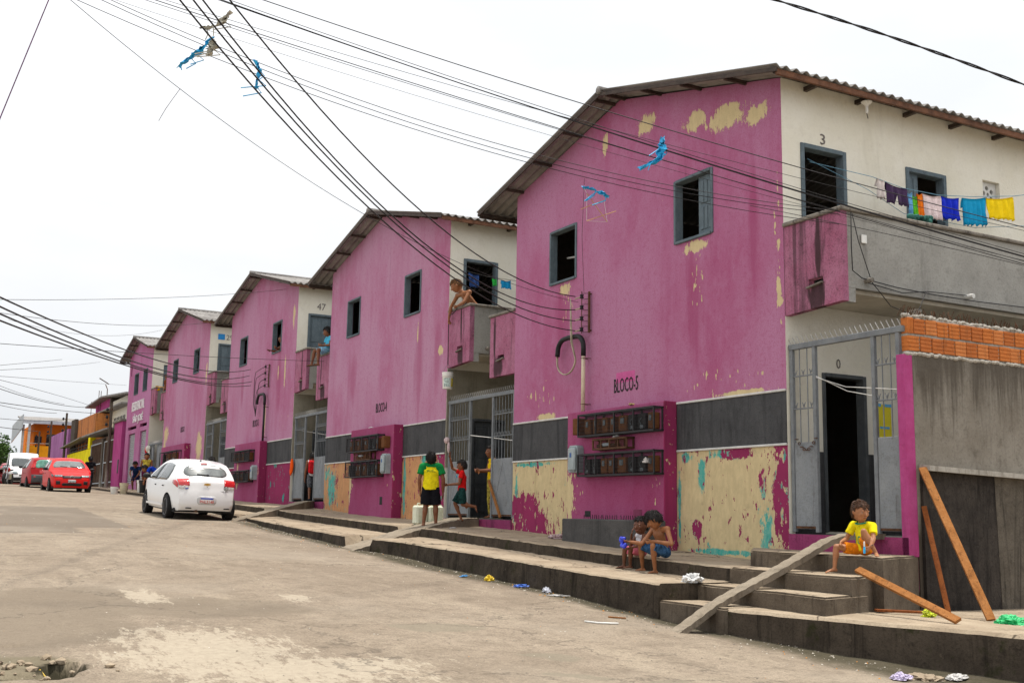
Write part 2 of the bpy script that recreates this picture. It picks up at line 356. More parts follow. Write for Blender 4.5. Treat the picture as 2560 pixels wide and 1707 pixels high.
def rough_wall(name, base, dark, lite=None, streak=.6, scale=1.0, moss=None, fine=.3, thr=.5, seed=(0, 0, 0), crack=False, runs=0.0, speck=0.0, zrun=2.9, stains=()):
    """cement surfaces: mottling, rain streaks, fine grain"""
    g = G(name); p = g.v('ADD', g.pos(), seed)
    a = g.noise(p, 1.5*scale, 4, .7); b = g.noise(g.v('MULTIPLY', p, (1.9, 1.9, .2)), 1.2*scale, 4, .78, .7); f = g.noise(p, 34*scale, 3, .75); m2 = g.noise(p, 5*scale, 4, .75)
    c = g.mix(g.st(a, .3, .7), base, lite or tuple(min(1, q*1.3) for q in base))
    c = g.mix(g.f('MULTIPLY', g.st(b, thr, thr+.2), streak), c, dark)
    c = g.mix(g.f('MULTIPLY', g.st(m2, .52, .75), streak*.8), c, dark)
    if moss: c = g.mix(g.f('MULTIPLY', g.st(g.noise(p, 2.2*scale, 4, .7), .55, .7), .8), c, moss)
    c = g.mix(g.f('MULTIPLY', g.st(f, .45, .75), fine), c, dark)
    if speck: c = g.mix(g.f('MULTIPLY', g.st(g.noise(p, 13, 3, .7), .66, .72), speck), c, tuple(min(1, q*2.6) for q in base))
    if runs:
        z = g.sep(g.pos())[2]; rn = g.noise(g.v('MULTIPLY', p, (3.2, 3.2, .22)), 1.2, 5, .8, .5)
        c = g.mix(g.f('MULTIPLY', g.st(g.f('ADD', rn, g.f('MULTIPLY', g.f('SUBTRACT', z, zrun), .30)), .46, .70), runs), c, dark)
    if stains:
        po = g.obj(); c = g.mix(g.f('MULTIPLY', g.st(g.f('ADD', g.mx([g.blob(po, *q_) for q_ in stains]), g.f('MULTIPLY', g.f('SUBTRACT', b, .5), 1.6)), .05, .5), .9), c, dark)
    if crack:
        d = g.vor(g.v('ADD', p, g.v('SCALE', g.noise(p, 3, 3, .6, col=True), sc=.5)), .55, 'DISTANCE_TO_EDGE'); c = g.mix(g.st(d, .012, .004, 0, .8), c, tuple(q*.35 for q in dark))
    g.bump(g.f('ADD', f, g.f('MULTIPLY', m2, 1.5)), .5, .012)
    return g.done(c, .92, spec=.12)

M_WHITE = rough_wall('off white wall paint', (.74, .70, .585), (.42, .37, .29), (.80, .765, .67), .28, .7, fine=.10, thr=.58)
M_BAND = rough_wall('charcoal textured render', (.066, .066, .069), (.03, .03, .032), (.088, .088, .09), .55, 1.6, fine=.5, thr=.45)
M_TRIM = plain('white trim strip', (.62, .61, .58), .8, .12)
M_PARAPET = rough_wall('grey balcony cement', (.31, .30, .275), (.105, .098, .088), (.38, .37, .34), .45, 1.0, fine=.30, thr=.56, runs=.5, zrun=5.6)
M_COPING = rough_wall('stained coping', (.20, .18, .155), (.035, .03, .027), (.30, .27, .23), .8, 3.0, fine=.5)
M_SOFFIT = rough_wall('balcony soffit paint', (.52, .48, .40), (.25, .21, .17), None, .3, .8, fine=.12)
M_BALPINK = rough_wall('stained pink balcony panel', (.36, .115, .195), (.045, .028, .03), (.44, .18, .275), .72, 1.3, fine=.6, thr=.50, stains=[(-.58, 4.30, .17, .30), (-.62, 4.95, .06, .6), (7.95, 4.30, .17, .30), (8.1, 4.30, .17, .30), (8.2, 4.9, .06, .6)])
M_CONC = rough_wall('raw cement render wall', (.27, .235, .195), (.062, .046, .033), (.36, .33, .285), .45, 1.1, fine=.3, thr=.54, runs=.85)
M_DARKC = rough_wall('blackened cement panel', (.030, .026, .024), (.008, .007, .007), (.062, .053, .046), .7, 1.3, fine=.5, thr=.5, speck=.5)
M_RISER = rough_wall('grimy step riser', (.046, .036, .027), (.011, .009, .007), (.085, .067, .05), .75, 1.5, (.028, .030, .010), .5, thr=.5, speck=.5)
M_TREAD = rough_wall('worn cement tread', (.30, .235, .165), (.13, .10, .072), (.40, .325, .235), .5, 1.3, fine=.4, thr=.52, crack=True)
M_BENCH = rough_wall('charcoal cement bench', (.075, .072, .070), (.03, .03, .03), (.105, .10, .096), .5, 1.2, fine=.35)
M_BLUEWOOD = rough_wall('blue grey painted wood', (.115, .150, .172), (.05, .06, .068), (.155, .195, .22), .45, 3.0, fine=.25)
M_WOODDARK = rough_wall('dark door wood', (.085, .092, .098), (.03, .032, .034), (.12, .13, .135), .5, 2.0, fine=.2)
M_IRON = rough_wall('grey painted iron', (.175, .19, .205), (.085, .05, .032), (.24, .255, .265), .35, 4.0, fine=.3, thr=.56)
M_SHEET = rough_wall('grey painted sheet steel', (.21, .225, .24), (.085, .075, .065), (.27, .285, .295), .6, 1.2, fine=.35, thr=.52)
M_RUST = plain('rusty steel', (.10, .045, .022), .85, .4, 12)
M_BLACKIRON = plain('black painted iron', (.022, .02, .022), .6, .3, 20)
M_BEAM = plain('brown steel purlin', (.062, .044, .034), .7, .35, 5)
M_FASCIA = plain('rust red fascia', (.155, .068, .036), .75, .35, 5)
M_BLACK = plain('black rubber', (.012, .012, .013), .55, .2, 12)
M_WIRE = plain('black wire', (.016, .014, .015), .6, .2, 10)
M_DARKROOM = plain('room paint', (.30, .27, .23), .9, .1, 2)
M_BLACKTXT = plain('black stencil paint', (.02, .018, .02), .8, .5, 30)
M_BLUECLOTH = plain('blue plastic', (.03, .42, .80), .5, .3, 14)
M_WHITEPL = plain('white plastic', (.78, .77, .73), .45, .1, 6)

def roof_mat():
    g = G('corrugated fibre cement'); p = g.pos()
    a = g.noise(p, 1.3, 5, .7); f = g.noise(p, 18, 4, .7); s = g.noise(g.v('MULTIPLY', p, (6, .4, 1)), 1.6, 4, .7)
    c = g.mix(g.st(a, .3, .7), (.19, .175, .165), (.30, .285, .27)); c = g.mix(g.f('MULTIPLY', g.st(s, .5, .75), .6), c, (.08, .072, .068))
    c = g.mix(g.f('MULTIPLY', g.st(f, .5, .8), .3), c, (.11, .1, .095)); g.bump(f, .25, .01); return g.done(c, .85, spec=.2)
M_ROOF = roof_mat()

def road_mat():
    g = G('worn street surface'); p = g.pos(); q = g.v('MULTIPLY', p, (1, 1, 0))
    wob = g.v('ADD', q, g.v('SCALE', g.v('SUBTRACT', g.noise(q, .9, 4, .6, col=True), (.5, .5, .5)), sc=1.1))
    a = g.noise(q, .35, 4, .65); b = g.noise(q, 2.6, 5, .78); f = g.noise(q, 50, 2, .8); sm = g.noise(g.v('MULTIPLY', q, (1.6, .45, 1)), 1.2, 5, .75)
    c = g.mix(g.st(a, .3, .7), (.245, .196, .146), (.335, .275, .208)); c = g.mix(g.f('MULTIPLY', g.st(b, .42, .70), .65), c, (.165, .132, .098))
    c = g.mix(g.f('MULTIPLY', g.st(sm, .5, .68), .5), c, (.40, .335, .25))
    gr = g.noise(q, 13, 4, .8); c = g.mix(g.f('MULTIPLY', g.st(gr, .48, .68), .55), c, (.135, .11, .083)); c = g.mix(g.f('MULTIPLY', g.st(g.f('SUBTRACT', 1.0, gr), .55, .75), .35), c, (.46, .385, .29)); c = g.mix(g.f('MULTIPLY', g.st(f, .42, .70), .6), c, (.11, .088, .066)); sp = g.noise(q, 21, 3, .6); c = g.mix(g.st(sp, .72, .76, 0, .6), c, (.60, .54, .44))
    wb2 = g.v('ADD', q, g.v('SCALE', g.v('SUBTRACT', g.noise(q, 1.6, 4, .7, col=True), (.5, .5, .5)), sc=.5)); far = g.mx([g.boxxy(wb2, -6.9, 27.0, 1.05, 4.4), g.boxxy(wb2, -8.3, 24.0, 1.3, 3.0)])
    c = g.mix(g.f('MULTIPLY', g.st(far, .0, .05), g.st(b, .25, .75, .9, .45)), c, (.15, .125, .10))
    mid = g.mx([g.blobxy(wob, -8.5, 12.0, 1.05, 1.55), g.blobxy(wob, -7.2, 11.3, 1.2, .75), g.blobxy(wob, -8.9, 10.4, .9, 1.0)])
    c = g.mix(g.f('MULTIPLY', g.st(mid, .0, .22), g.st(b, .2, .8, .85, .35)), c, (.175, .142, .105))
    cool = g.noise(g.v('ADD', q, (3, 7, 0)), .28, 4, .6); c = g.mix(g.f('MULTIPLY', g.st(cool, .5, .68), .35), c, (.33, .285, .225))
    grit = g.noise(g.v('MULTIPLY', q, (3.4, 1.0, 1)), 2.6, 7, .8)
    sand = g.mx([g.blobxy(q, -7.75, 9.1, 1.05, 1.75), g.blobxy(q, -7.2, 8.1, 1.3, .9), g.blobxy(q, -7.65, 12.3, .30, .9), g.blobxy(q, -6.1, 11.9, .25, .5)])
    sm2 = g.st(g.f('ADD', sand, g.f('MULTIPLY', g.f('SUBTRACT', grit, .5), 3.4)), .32, .52)
    c = g.mix(g.f('MULTIPLY', sm2, g.st(gr, .3, .7, .9, .55)), c, (.40, .345, .265))
    st = g.mx([g.blobxy(wob, -5.13, 8.26, .30, .20), g.blobxy(wob, -5.28, 7.49, .22, .13), g.blobxy(wob, -4.76, 7.1, .28, .12), g.blobxy(wob, -5.3, 9.9, .6, .25)])
    c = g.mix(g.f('MULTIPLY', g.st(st, .0, .25), .6), c, (.20, .175, .13))
    gut = g.mx([g.blobxy(wb2, -2.25, 13, .72, 6.5), g.blobxy(wb2, -2.6, 20, .75, 9), g.blobxy(wb2, -1.8, 7.2, .95, 3.5)])
    c = g.mix(g.f('MULTIPLY', g.st(gut, .0, .40), g.st(b, .2, .7, 1.0, .75)), c, (.040, .036, .020))
    d = g.vor(g.v('ADD', q, g.v('SCALE', g.noise(q, 1.2, 5, .65, col=True), sc=1.6)), .22, 'DISTANCE_TO_EDGE')
    c = g.mix(g.st(d, .006, .002, 0, .55), c, (.09, .075, .06))
    verge = g.blobxy(wb2, -9.2, 8.8, .55, .55); c = g.mix(g.f('MULTIPLY', g.st(verge, .0, .3), .6), c, (.13, .115, .07)); pit_shade = g.mx([g.blobxy(q, -8.88, 8.73, .25, .22), g.blobxy(q, -9.05, 8.47, .3, .11)]); pn = g.noise(q, 9, 4, .7)
    c = g.mix(g.f('MULTIPLY', g.st(g.f('ADD', pit_shade, g.f('MULTIPLY', g.f('SUBTRACT', pn, .5), .9)), .05, .3), .92), c, (.020, .018, .010))  # darkness inside the hole is painted into the road colour
    g.bump(g.f('ADD', f, g.f('MULTIPLY', g.noise(q, 9, 5, .7), 2.0)), .55, .015)
    return g.done(c, .93, spec=.12)
M_ROAD = road_mat()
M_TERRAIN = rough_wall('bare ground', (.20, .165, .12), (.10, .08, .055), None, .4, .4)

# ================================================================ ground
def grid_sheet(xs, ys, zf, mb=None):
    mb = mb or MB(); o = len(mb.v); n = len(xs)
    for y in ys:
        for x in xs: mb.v.append((x, y, zf(x, y)))
    for j in range(len(ys)-1):
        for i in range(n-1):
            a = o+j*n+i; mb.f.append((a, a+1, a+n+1, a+n)); mb.mi.append(mb.cur)
    return mb
def frange(a, b, s):
    n = max(1, int(round((b-a)/s))); return [a+(b-a)*i/n for i in range(n+1)]
def road_z(x, y):
    z = z_road(x, y)
    if y < 26:
        z += .010*noise.fractal((x*1.7, y*1.7, 0), 1.0, 2.0, 4)
        for (px, py, rx, ry, dp) in ((-8.87, 8.72, .17, .17, .20), (-9.05, 8.47, .26, .09, .12), (-9.14, 9.72, .14, .06, .05)):   # broken hole at the verge
            d = math.hypot((x-px)/rx, (y-py)/ry) + .45*noise.noise((x*5, y*5, 2))+.2*noise.noise((x*14, y*14, 5)); z -= dp*max(0, min(1, (1.0-d)*4.5))
        z -= .02*math.exp(-((x+2.6)/.25)**2)
    return z
xs = frange(-10.5, -1.2, .075); ys = frange(5.0, 18, .075)+frange(18, 30, .25)[1:]+frange(30, 140, 1.0)[1:]
tag(grid_sheet(xs, ys, road_z).build('road', M_ROAD, smooth=True), kind='structure')
mb = MB(); grid_sheet(frange(-120, 60, 6), frange(-60, 700, 10), lambda x, y: z_kerb(y)-.55-.02*max(0, abs(x)-20), mb)
grid_sheet(frange(-26, -10.5, 1.0), frange(-10, 140, 1.0), lambda x, y: z_road(-10.5, y)-.03-.02*(-10.5-x), mb)
tag(mb.build('ground', M_TERRAIN, smooth=True), kind='structure')
mb = MB(); grid_sheet(frange(-10.5, 3, 1.5), frange(-20, 5.0, 1.0), lambda x, y: z_road(min(x, -2.5), y), mb)
tag(mb.build('near_road', M_ROAD, smooth=True), kind='structure')

# raised double pavement in front of the houses: walk level, step, lower level, kerb down to the street
def f_up(y): return lerp(y, [9.4, 11.5, 18, 20, 28, 60], [-1.45, -1.45, -1.58, -1.72, -1.5, -1.5]) + .018*noise.noise((y*1.3, 1, 1))
def f_low(y): return lerp(y, [9.4, 15, 17.3, 19, 22, 27.4, 60], [-2.49, -2.45, -2.56, -2.92, -2.84, -2.46, -2.45]) + .03*noise.noise((y*.9, 5, 1))
def strip(y0, y1, pts, name, mats, step=.12, cap=True):
    mb = MB(); ys = frange(y0, y1, step); k = None
    for j, y in enumerate(ys):
        P = pts(y); k = len(P)
        for i, (x, z, _) in enumerate(P):
            mb.v.append((x + .011*noise.noise((x*9, y*7, z*9)), y, z + .009*noise.noise((x*7, y*7, z*7+4))))
    for j in range(len(ys)-1):
        P = pts(ys[j])
        for i in range(k-1):
            a = j*k+i; mb.f.append((a, a+k, a+k+1, a+1)); mb.mi.append(P[i+1][2])
    if cap:
        mb.f.append(tuple(range(k))); mb.mi.append(1); o = (len(ys)-1)*k; mb.f.append(tuple(o+i for i in range(k))[::-1]); mb.mi.append(1)
    return fixn(tag(mb.build(name, mats), kind='structure'))
RAMPS = []
def sect(y):
    zw = z_walk(y); zl = zw-.17; u = f_up(y); l = f_low(y); b = .02; zr = z_kerb(y)-.15
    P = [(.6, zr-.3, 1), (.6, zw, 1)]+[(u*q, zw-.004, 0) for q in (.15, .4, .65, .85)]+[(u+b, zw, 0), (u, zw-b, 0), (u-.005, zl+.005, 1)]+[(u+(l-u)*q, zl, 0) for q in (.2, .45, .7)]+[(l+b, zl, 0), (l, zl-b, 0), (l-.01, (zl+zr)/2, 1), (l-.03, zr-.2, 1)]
    out_ = []
    for x, z, mi in P:
        for rp, y0, y1, wd in RAMPS:
            yc = y0+(y1-y0)*max(0, min(1, -x/3.05))
            if abs(y-yc) < wd/2+.01 and x < .3: z = min(z, lerp(-x, [-q[0] for q in rp], [q[1] for q in rp])-.10)
        out_.append((x, z, mi))
    return out_
R4 = [(.0, 1.40), (-.4, 1.39), (-1.0, 1.31), (-1.8, 1.14), (-2.5, .97), (-3.15, .83)]; R3 = [(.0, 1.74), (-.5, 1.71), (-1.5, 1.50), (-2.8, 1.20)]
RAMPS.append((R4, 20.0, 18.55, .85)); RAMPS.append((R3, 29.9, 27.2, .85))
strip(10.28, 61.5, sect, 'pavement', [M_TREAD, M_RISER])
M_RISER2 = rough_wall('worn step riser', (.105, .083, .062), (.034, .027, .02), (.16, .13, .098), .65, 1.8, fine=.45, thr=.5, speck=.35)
def prism_steps(name, poly, z0, z1, b=.02):
    bm = bmesh.new(); vs = [bm.verts.new((x, y, z0)) for x, y in poly]; f = bm.faces.new(vs)
    r = bmesh.ops.extrude_face_region(bm, geom=[f])
    for v in r['geom']:
        if isinstance(v, bmesh.types.BMVert): v.co.z = z1
    bmesh.ops.recalc_face_normals(bm, faces=bm.faces[:])
    top = [e for e in bm.edges if all(v.co.z > z1-1e-4 for v in e.verts)]
    bmesh.ops.bevel(bm, geom=top, offset=b, segments=2, affect='EDGES')
    bmesh.ops.triangulate(bm, faces=bm.faces[:]); bmesh.ops.subdivide_edges(bm, edges=[e for e in bm.edges if e.calc_length() > .35], cuts=2, use_grid_fill=False)
    for v in bm.verts: v.co += Vector((noise.noise(v.co*5), noise.noise(v.co*5+Vector((9, 0, 0))), noise.noise(v.co*6+Vector((0, 9, 0)))))*.008
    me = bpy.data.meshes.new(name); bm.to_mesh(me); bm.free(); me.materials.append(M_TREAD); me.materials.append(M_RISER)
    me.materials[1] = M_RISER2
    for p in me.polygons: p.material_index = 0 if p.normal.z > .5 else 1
    o = bpy.data.objects.new(name, me); COL.objects.link(o); return tag(o, kind='structure')
# entrance steps of the nearest house, either side of the narrow ramp
prism_steps('landing_step', [(.12, 8.96), (-1.03, 8.40), (-.95, 9.3), (-.97, 10.52), (.12, 11.75)], .3, 1.115)
prism_steps('middle_step', [(-.90, 8.60), (-1.52, 8.36), (-1.52, 9.30), (-1.46, 10.3), (-.90, 10.3)], .3, .930)
prism_steps('lower_step', [(-1.2, 8.45), (-2.04, 8.19), (-1.98, 9.28), (-1.95, 10.35), (-1.2, 10.35)], .25, .752)
prism_steps('bottom_step', [(-1.8, 9.2), (-2.47, 9.2), (-2.48, 10.32), (-1.8, 10.32)], .1, .58)
def plat(x, y): return .575 - .075*max(0, min(1, (x+1.2)/1.4))
mb = MB(); PL = [(-2.45, 9.42), (-2.36, 8.9), (-2.22, 8.3), (-2.10, 7.85), (-2.02, 7.45), (-1.9, 7.05), (-1.76, 6.7), (-1.68, 6.2), (-1.6, 5.4), (-1.5, 4.0)]
ysp = [9.42-.12*i for i in range(46)]
for y in ysp:
    e = lerp(-y, [-q[1] for q in PL], [q[0] for q in PL]) + .015*noise.noise((0, y*3, 0))
    for x, z, in ((e-.03, z_kerb(y)-.2), (e-.005, .32), (e, .575-.03), (e+.03, .575)): mb.v.append((x, y, z+.006*noise.noise((x*8, y*8, 1))))
    for t in (.35, .6, .85, 1.2, 2.0, 3.4): x = e+t*1.6; mb.v.append((x, y, plat(x, y)+.006*noise.noise((x*3, y*3, 1))))
for j in range(len(ysp)-1):
    for i in range(9): mb.f.append((j*10+i, j*10+i+1, j*10+i+11, j*10+i+10)); mb.mi.append(1 if i < 2 else 0)
fixn(tag(mb.build('corner_platform', [M_TREAD, M_RISER]), kind='structure'))

M_RAMP = rough_wall('ribbed ramp cement', (.235, .195, .145), (.085, .07, .052), (.31, .262, .20), .5, 1.6, fine=.35)
M_RAMP2 = rough_wall('ramp side cement', (.17, .14, .105), (.05, .04, .03), (.24, .20, .155), .6, 2.0, fine=.4)
def ramp(name, pts, wd, yc, thick, yc2=None, cleats=True):
    mb = MB(); n = 54
    def P(t):
        k = len(pts)-1; i = min(k-1, int(t*k)); q = t*k-i; return tuple(pts[i][j]+(pts[i+1][j]-pts[i][j])*q for j in (0, 1))
    prev = None
    for i in range(n+1):
        x, z = P(i/n); y = yc+((yc2 if yc2 is not None else yc)-yc)*i/n; j = .002*noise.noise((x*9, 1, 3)); lift = .007 if (cleats and i % 3) else 0
        mb.v += [(x, y-wd/2+j, z-thick), (x, y-wd/2+j, z+lift), (x, y+wd/2+j, z+lift), (x, y+wd/2+j, z-thick)]
    for i in range(n):
        a = i*4
        for k_, m in ((0, 1), (1, 0), (2, 1), (3, 1)): mb.f.append((a+k_, a+(k_+1) % 4, a+4+(k_+1) % 4, a+4+k_)); mb.mi.append(m)
    mb.f += [(0, 1, 2, 3), (n*4+3, n*4+2, n*4+1, n*4)]; mb.mi += [1, 1]
    return fixn(tag(mb.build(name, [M_RAMP, M_RAMP2]), kind='structure'))
ramp('entrance_ramp', [(.0, 1.345), (-.55, 1.335), (-.82, 1.275), (-1.0, 1.20), (-1.25, 1.09), (-1.5, .985), (-1.75, .885), (-2.0, .79), (-2.25, .69), (-2.48, .59), (-2.7, .465), (-2.96, .33)], .18, 9.40, .06)
ramp('gateway_ramp', R4, .86, 20.0, .3, 18.52)
ramp('far_gateway_ramp', R3, .86, 29.9, .3, 27.4)
# ================================================================ the five pink houses
H = [  # near edge Y, width, lift, label
    dict(n=5, y=10.90, w=7.35, h=0.00, hb=0.0, g=1.335), dict(n=4, y=21.23, w=7.52, h=0.40, hb=.28, g=1.40), dict(n=3, y=31.76, w=7.62, h=0.77, hb=.42, g=1.745),
    dict(n=2, y=42.60, w=7.65, h=1.22, hb=.8, g=2.12), dict(n=1, y=53.60, w=6.10, h=1.60, hb=1.2, g=2.46)]
HLAB = {5: 'nearest pink two storey house, stencilled BLOCO-5, with white side wall and long grey balcony',
        4: 'second pink house, stencilled BLOCO-4, with a shirtless man on its balcony',
        3: 'third pink house, behind the white car, with number 47 beside its balcony door',
        2: 'fourth pink house, without a charcoal band, blue plate and number 29 on its side wall',
        1: 'farthest pink house, lettered RESIDENCIAL SAO JOSE above two roller shutters'}
FACADES = {
    5: facade('pink facade of nearest house', [(3.10, 7.70, .28, .17), (1.85, 7.36, .28, .16), (1.15, 7.20, .42, .20), (.50, 7.04, .27, .14), (4.28, 7.72, .10, .2), (1.88, 5.44, .27, .10), (5.55, 5.42, .2, .12), (.10, 4.5, .05, .20), (.09, 4.33, .06, .07), (6.16, 3.20, .34, .08), (.9, 3.19, .6, .04)], .0, drips=[(1.9, 4.6, .28, 1.1), (5.6, 4.9, .3, .7), (.6, 5.5, .15, 1.2)], zones=[(1.82, 4.9, .22, .8), (5.5, 5.15, .3, .5), (.12, 5.2, .1, 2.2), (1.2, 3.4, 1.4, .3), (6.3, 3.6, .9, .5)]),
    4: facade('pink facade of second house', [(.35, 4.55, .12, .12), (1.6, 5.1, .03, .3)], -.01, hue=(.425, .150, .262), seed=3.0, drips=[(1.5, 4.4, .35, 1.3), (5.7, 4.5, .35, .95), (.5, 4.6, .3, 1.2)]),
    3: facade('pink facade of third house', [(1.0, 4.9, .08, .5), (2.9, 3.55, .07, .55), (.35, 6.5, .10, .35), (1.7, 4.9, .05, .3)], .03, hue=(.41, .136, .248), seed=7.0, drips=[(1.6, 4.6, .4, 1.2), (5.8, 4.8, .3, .8)]),
    2: facade('pink facade of fourth house', [(7.0, 3.4, .45, .35), (7.2, 2.5, .25, .8), (.8, 2.6, .5, .6), (.25, 5.4, .10, .5)], .02, hue=(.42, .145, .26), seed=12.0),
    1: facade('pink facade of farthest house', [], -.02, hue=(.40, .115, .25), seed=17.0)}
DADOS = {
    5: dado('peeling lower wall of nearest house', CREAM, [(1.45, 1.75, 2.0, 1.5), (6.2, 2.05, 1.5, .95)], .10, .35, spots=[(.10, 1.9, .22, .9), (1.88, 1.32, .13, .17), (.48, 1.96, .09, .24), (6.9, 1.50, .75, .42), (6.4, 1.32, .45, .25), (1.0, 2.38, .4, .12)], tb=[(2.1, 2.35, .20, .12), (1.25, 2.36, .45, .10), (1.75, 2.05, .10, .40), (.42, 1.30, .16, .45), (2.28, 1.7, .05, .8), (1.3, 1.03, 1.2, .06), (6.6, 2.38, .9, .06), (7.2, 1.9, .08, .5), (6.5, 1.15, .4, .08)]),
    4: dado('peeling lower wall of second house', PEACH, [(1.3, 1.6, 1.6, 1.5), (6.2, 1.7, 1.7, 1.4)], .08, .55, seed=3, spots=[(.15, 1.5, .35, 1.6)], tb=[(2.1, 1.6, .12, 1.0), (1.0, 2.3, .3, .25), (6.9, 1.7, .5, .6), (5.4, 1.4, .2, .3)]),
    3: dado('lower wall of third house', TURQ, [(1.5, 2.15, .55, .35), (.55, 1.05, .3, .35), (1.9, 1.5, .14, .28), (6.5, 1.3, .4, .3)], -.62, .3, seed=7, chips=.4)}
M_BAY = dado('magenta meter bay', CREAM, [(5.0, 1.8, .22, .5)], -.98, .2, seed=21, chips=.25)
M_BAYP = facade('pink meter bay', [(4.95, 1.75, .12, .45)], -.01, hue=(.31, .052, .135), seed=31.0, zones=[(4.8, 1.9, .35, .6), (2.6, 2.0, .3, .6)])

def window(root, y0, y1, z0, z1, state):
    """painted frame with a deep jamb; leaves half open or folded inwards"""
    t = .042; mb = MB()
    mb.bbox(-.02, .13, y0-.005, y0+t, z0, z1, .006); mb.bbox(-.02, .13, y1-t, y1+.005, z0, z1, .006)
    mb.bbox(-.026, .13, y0+t, y1-t, z1-t, z1+.004, .006); mb.bbox(-.035, .13, y0+t, y1-t, z0-.01, z0+t*.8, .006)
    fr = mb.build('window', M_BLUEWOOD, root); ym = (y0+y1)/2
    def leaf(a, b, x, ang=0, piv=None):
        m = MB(); w_ = b-a; hgt = z1-z0-.11
        m.box(-.014, .014, 0, w_, 0, hgt)
        for k in range(2):
            for q in range(3):
                yy = .05+q*(w_-.08)/3; zz = .06+k*(hgt-.08)/2
                m.bbox(-.026, -.014, yy, yy+(w_-.13)/3, zz, zz+(hgt-.18)/2, .006)
        o = m.build('shutter', M_BLUEWOOD, fr, loc=(x, a, z0+.055)); o.rotation_euler = (0, 0, ang); return o
    if state == 'right': leaf(y0+t, ym-.06, .07)
    elif state == 'open': leaf(y0+t, y0+t+.38, .14, R(-80))
    elif state == 'left': leaf(ym, y1-t, .07)
    return fr

def panel_door(root, x0, x1, z0, z1, y, mat, name='door', ang=0.0):
    """framed door with six raised panels, hinged on its near jamb"""
    w_ = x1-x0; hgt = z1-z0; m = MB(); m.box(0, w_, -.018, .018, 0, hgt)
    for i in range(2):
        for a, b in ((.06, .30), (.34, .58), (.62, .95)):
            m.bbox(w_*(.1+.43*i), w_*(.1+.43*i+.37), -.032, -.016, hgt*a, hgt*b, .01)
    o = m.build(name, mat, root, loc=(x0, y, z0)); o.rotation_euler = (0, 0, ang)
    hd = MB(); hd.tube([(w_*.93, -.02, hgt*.48), (w_*.93, -.06, hgt*.48), (w_*.84, -.07, hgt*.48)], .009, 6); hd.build('handle', M_IRON, o)
    return o

def frame_xz(root, x0, x1, z0, z1, y, mat, name, t=.06, sill=False):
    m = MB(); m.bbox(x0-.004, x0+t, y-.022, y+.13, z0, z1, .006); m.bbox(x1-t, x1+.004, y-.022, y+.13, z0, z1, .006); m.bbox(x0+t, x1-t, y-.02, y+.13, z1-t, z1+.004, .006)
    if sill: m.bbox(x0+t, x1-t, y-.03, y+.13, z0-.008, z0+t*.8, .006)
    return m.build(name, mat, root)

def corr_mesh(name, waves, length, dz, pitch=.177, amp=.026, th=.012):
    """one corrugated sheet: waves across X, falling dz over its length along +Y"""
    n = waves*8; mb = MB()
    for s_ in (0, 1):
        for j in range(5):
            t = j/4
            for i in range(n+1):
                x = i/8*pitch; mb.v.append((x, t*length, -dz*t + amp*math.cos(2*math.pi*i/8) - th*s_))
    q = n+1; off = 5*q
    for j in range(4):
        for i in range(n):
            a = j*q+i; mb.f.append((a, a+1, a+q+1, a+q)); b = a+off; mb.f.append((b, b+q, b+q+1, b+1)); mb.mi += [0, 0]
    for i in range(n):
        mb.f.append((i, i+off, i+1+off, i+1)); a = 4*q+i; mb.f.append((a, a+1, a+1+off, a+off)); mb.mi += [0, 0]
    for j in range(4):
        a = j*q; mb.f.append((a, a+q, a+q+off, a+off)); a = j*q+n; mb.f.append((a, a+off, a+q+off, a+q)); mb.mi += [0, 0]
    me = mb.mesh(name); me.materials.append(M_ROOF); me.polygons.foreach_set('use_smooth', [True]*len(me.polygons)); return me

def balcony(root, side, W, length, n, full=True):
    """cantilevered side balcony: pink street-end panel with a drain slot, long grey parapet, coping, slab"""
    def Y(y): return -y if side < 0 else W+y          # y measured outwards from the wall
    a, b = sorted((Y(.0), Y(1.03)))
    lo0, lo1 = (4.17, 4.12) if side < 0 else (4.12, 4.12)
    s0, s1 = sorted((Y(.44), Y(.70)))
    out = [(a, lo0), (b, lo1), (b, 5.31), (a, 5.31)]
    p = fixn(slab(out, [rect(s0, s1, 4.44, 4.53)], .10, 'YZ', .004).build('balcony_panel', M_BALPINK, root))
    m = MB(); m.obox((-.012, (s0+s1)/2, 4.435), (.05, s1-s0+.02, .02), Matrix.Rotation(R(-8), 3, 'X')); m.build('drain_lip', M_COPING, p)
    yo = Y(1.03); yi = Y(.93); ya, yb = sorted((yo, yi)); e = .006 if side < 0 else -.006
    m = MB(); m.box(.104, length, ya+e, yb+e, 4.345, 5.31); par = m.build('balcony_parapet', M_PARAPET, root)
    m = MB(); m.box(.107, .23, min(yo, yi)+e*1.5, max(yo, yi)+e*1.5, 4.165, 4.343); m.build('corner_bracket', M_PARAPET, par)
    m = MB(); m.bbox(-.03, .13, min(Y(0), Y(1.07)), max(Y(0), Y(1.07)), 5.312, 5.365, .012); m.bbox(.132, length, min(Y(.89), Y(1.07)), max(Y(.89), Y(1.07)), 5.313, 5.363, .012); m.build('balcony_coping', M_COPING, root)
    m = MB(); m.box(.106, length, min(Y(.0), Y(.925)), max(Y(.0), Y(.925)), 4.30, 4.41); m.build('balcony_floor', M_SOFFIT, root)
    for px in (.40, 2.25, 4.4):
        m = MB(); m.tube([(px, Y(.9), 4.46), (px, Y(1.14), 4.45)], .032, 10); m.build('drain_pipe', M_WHITEPL if px > 1 else M_COPING, root)

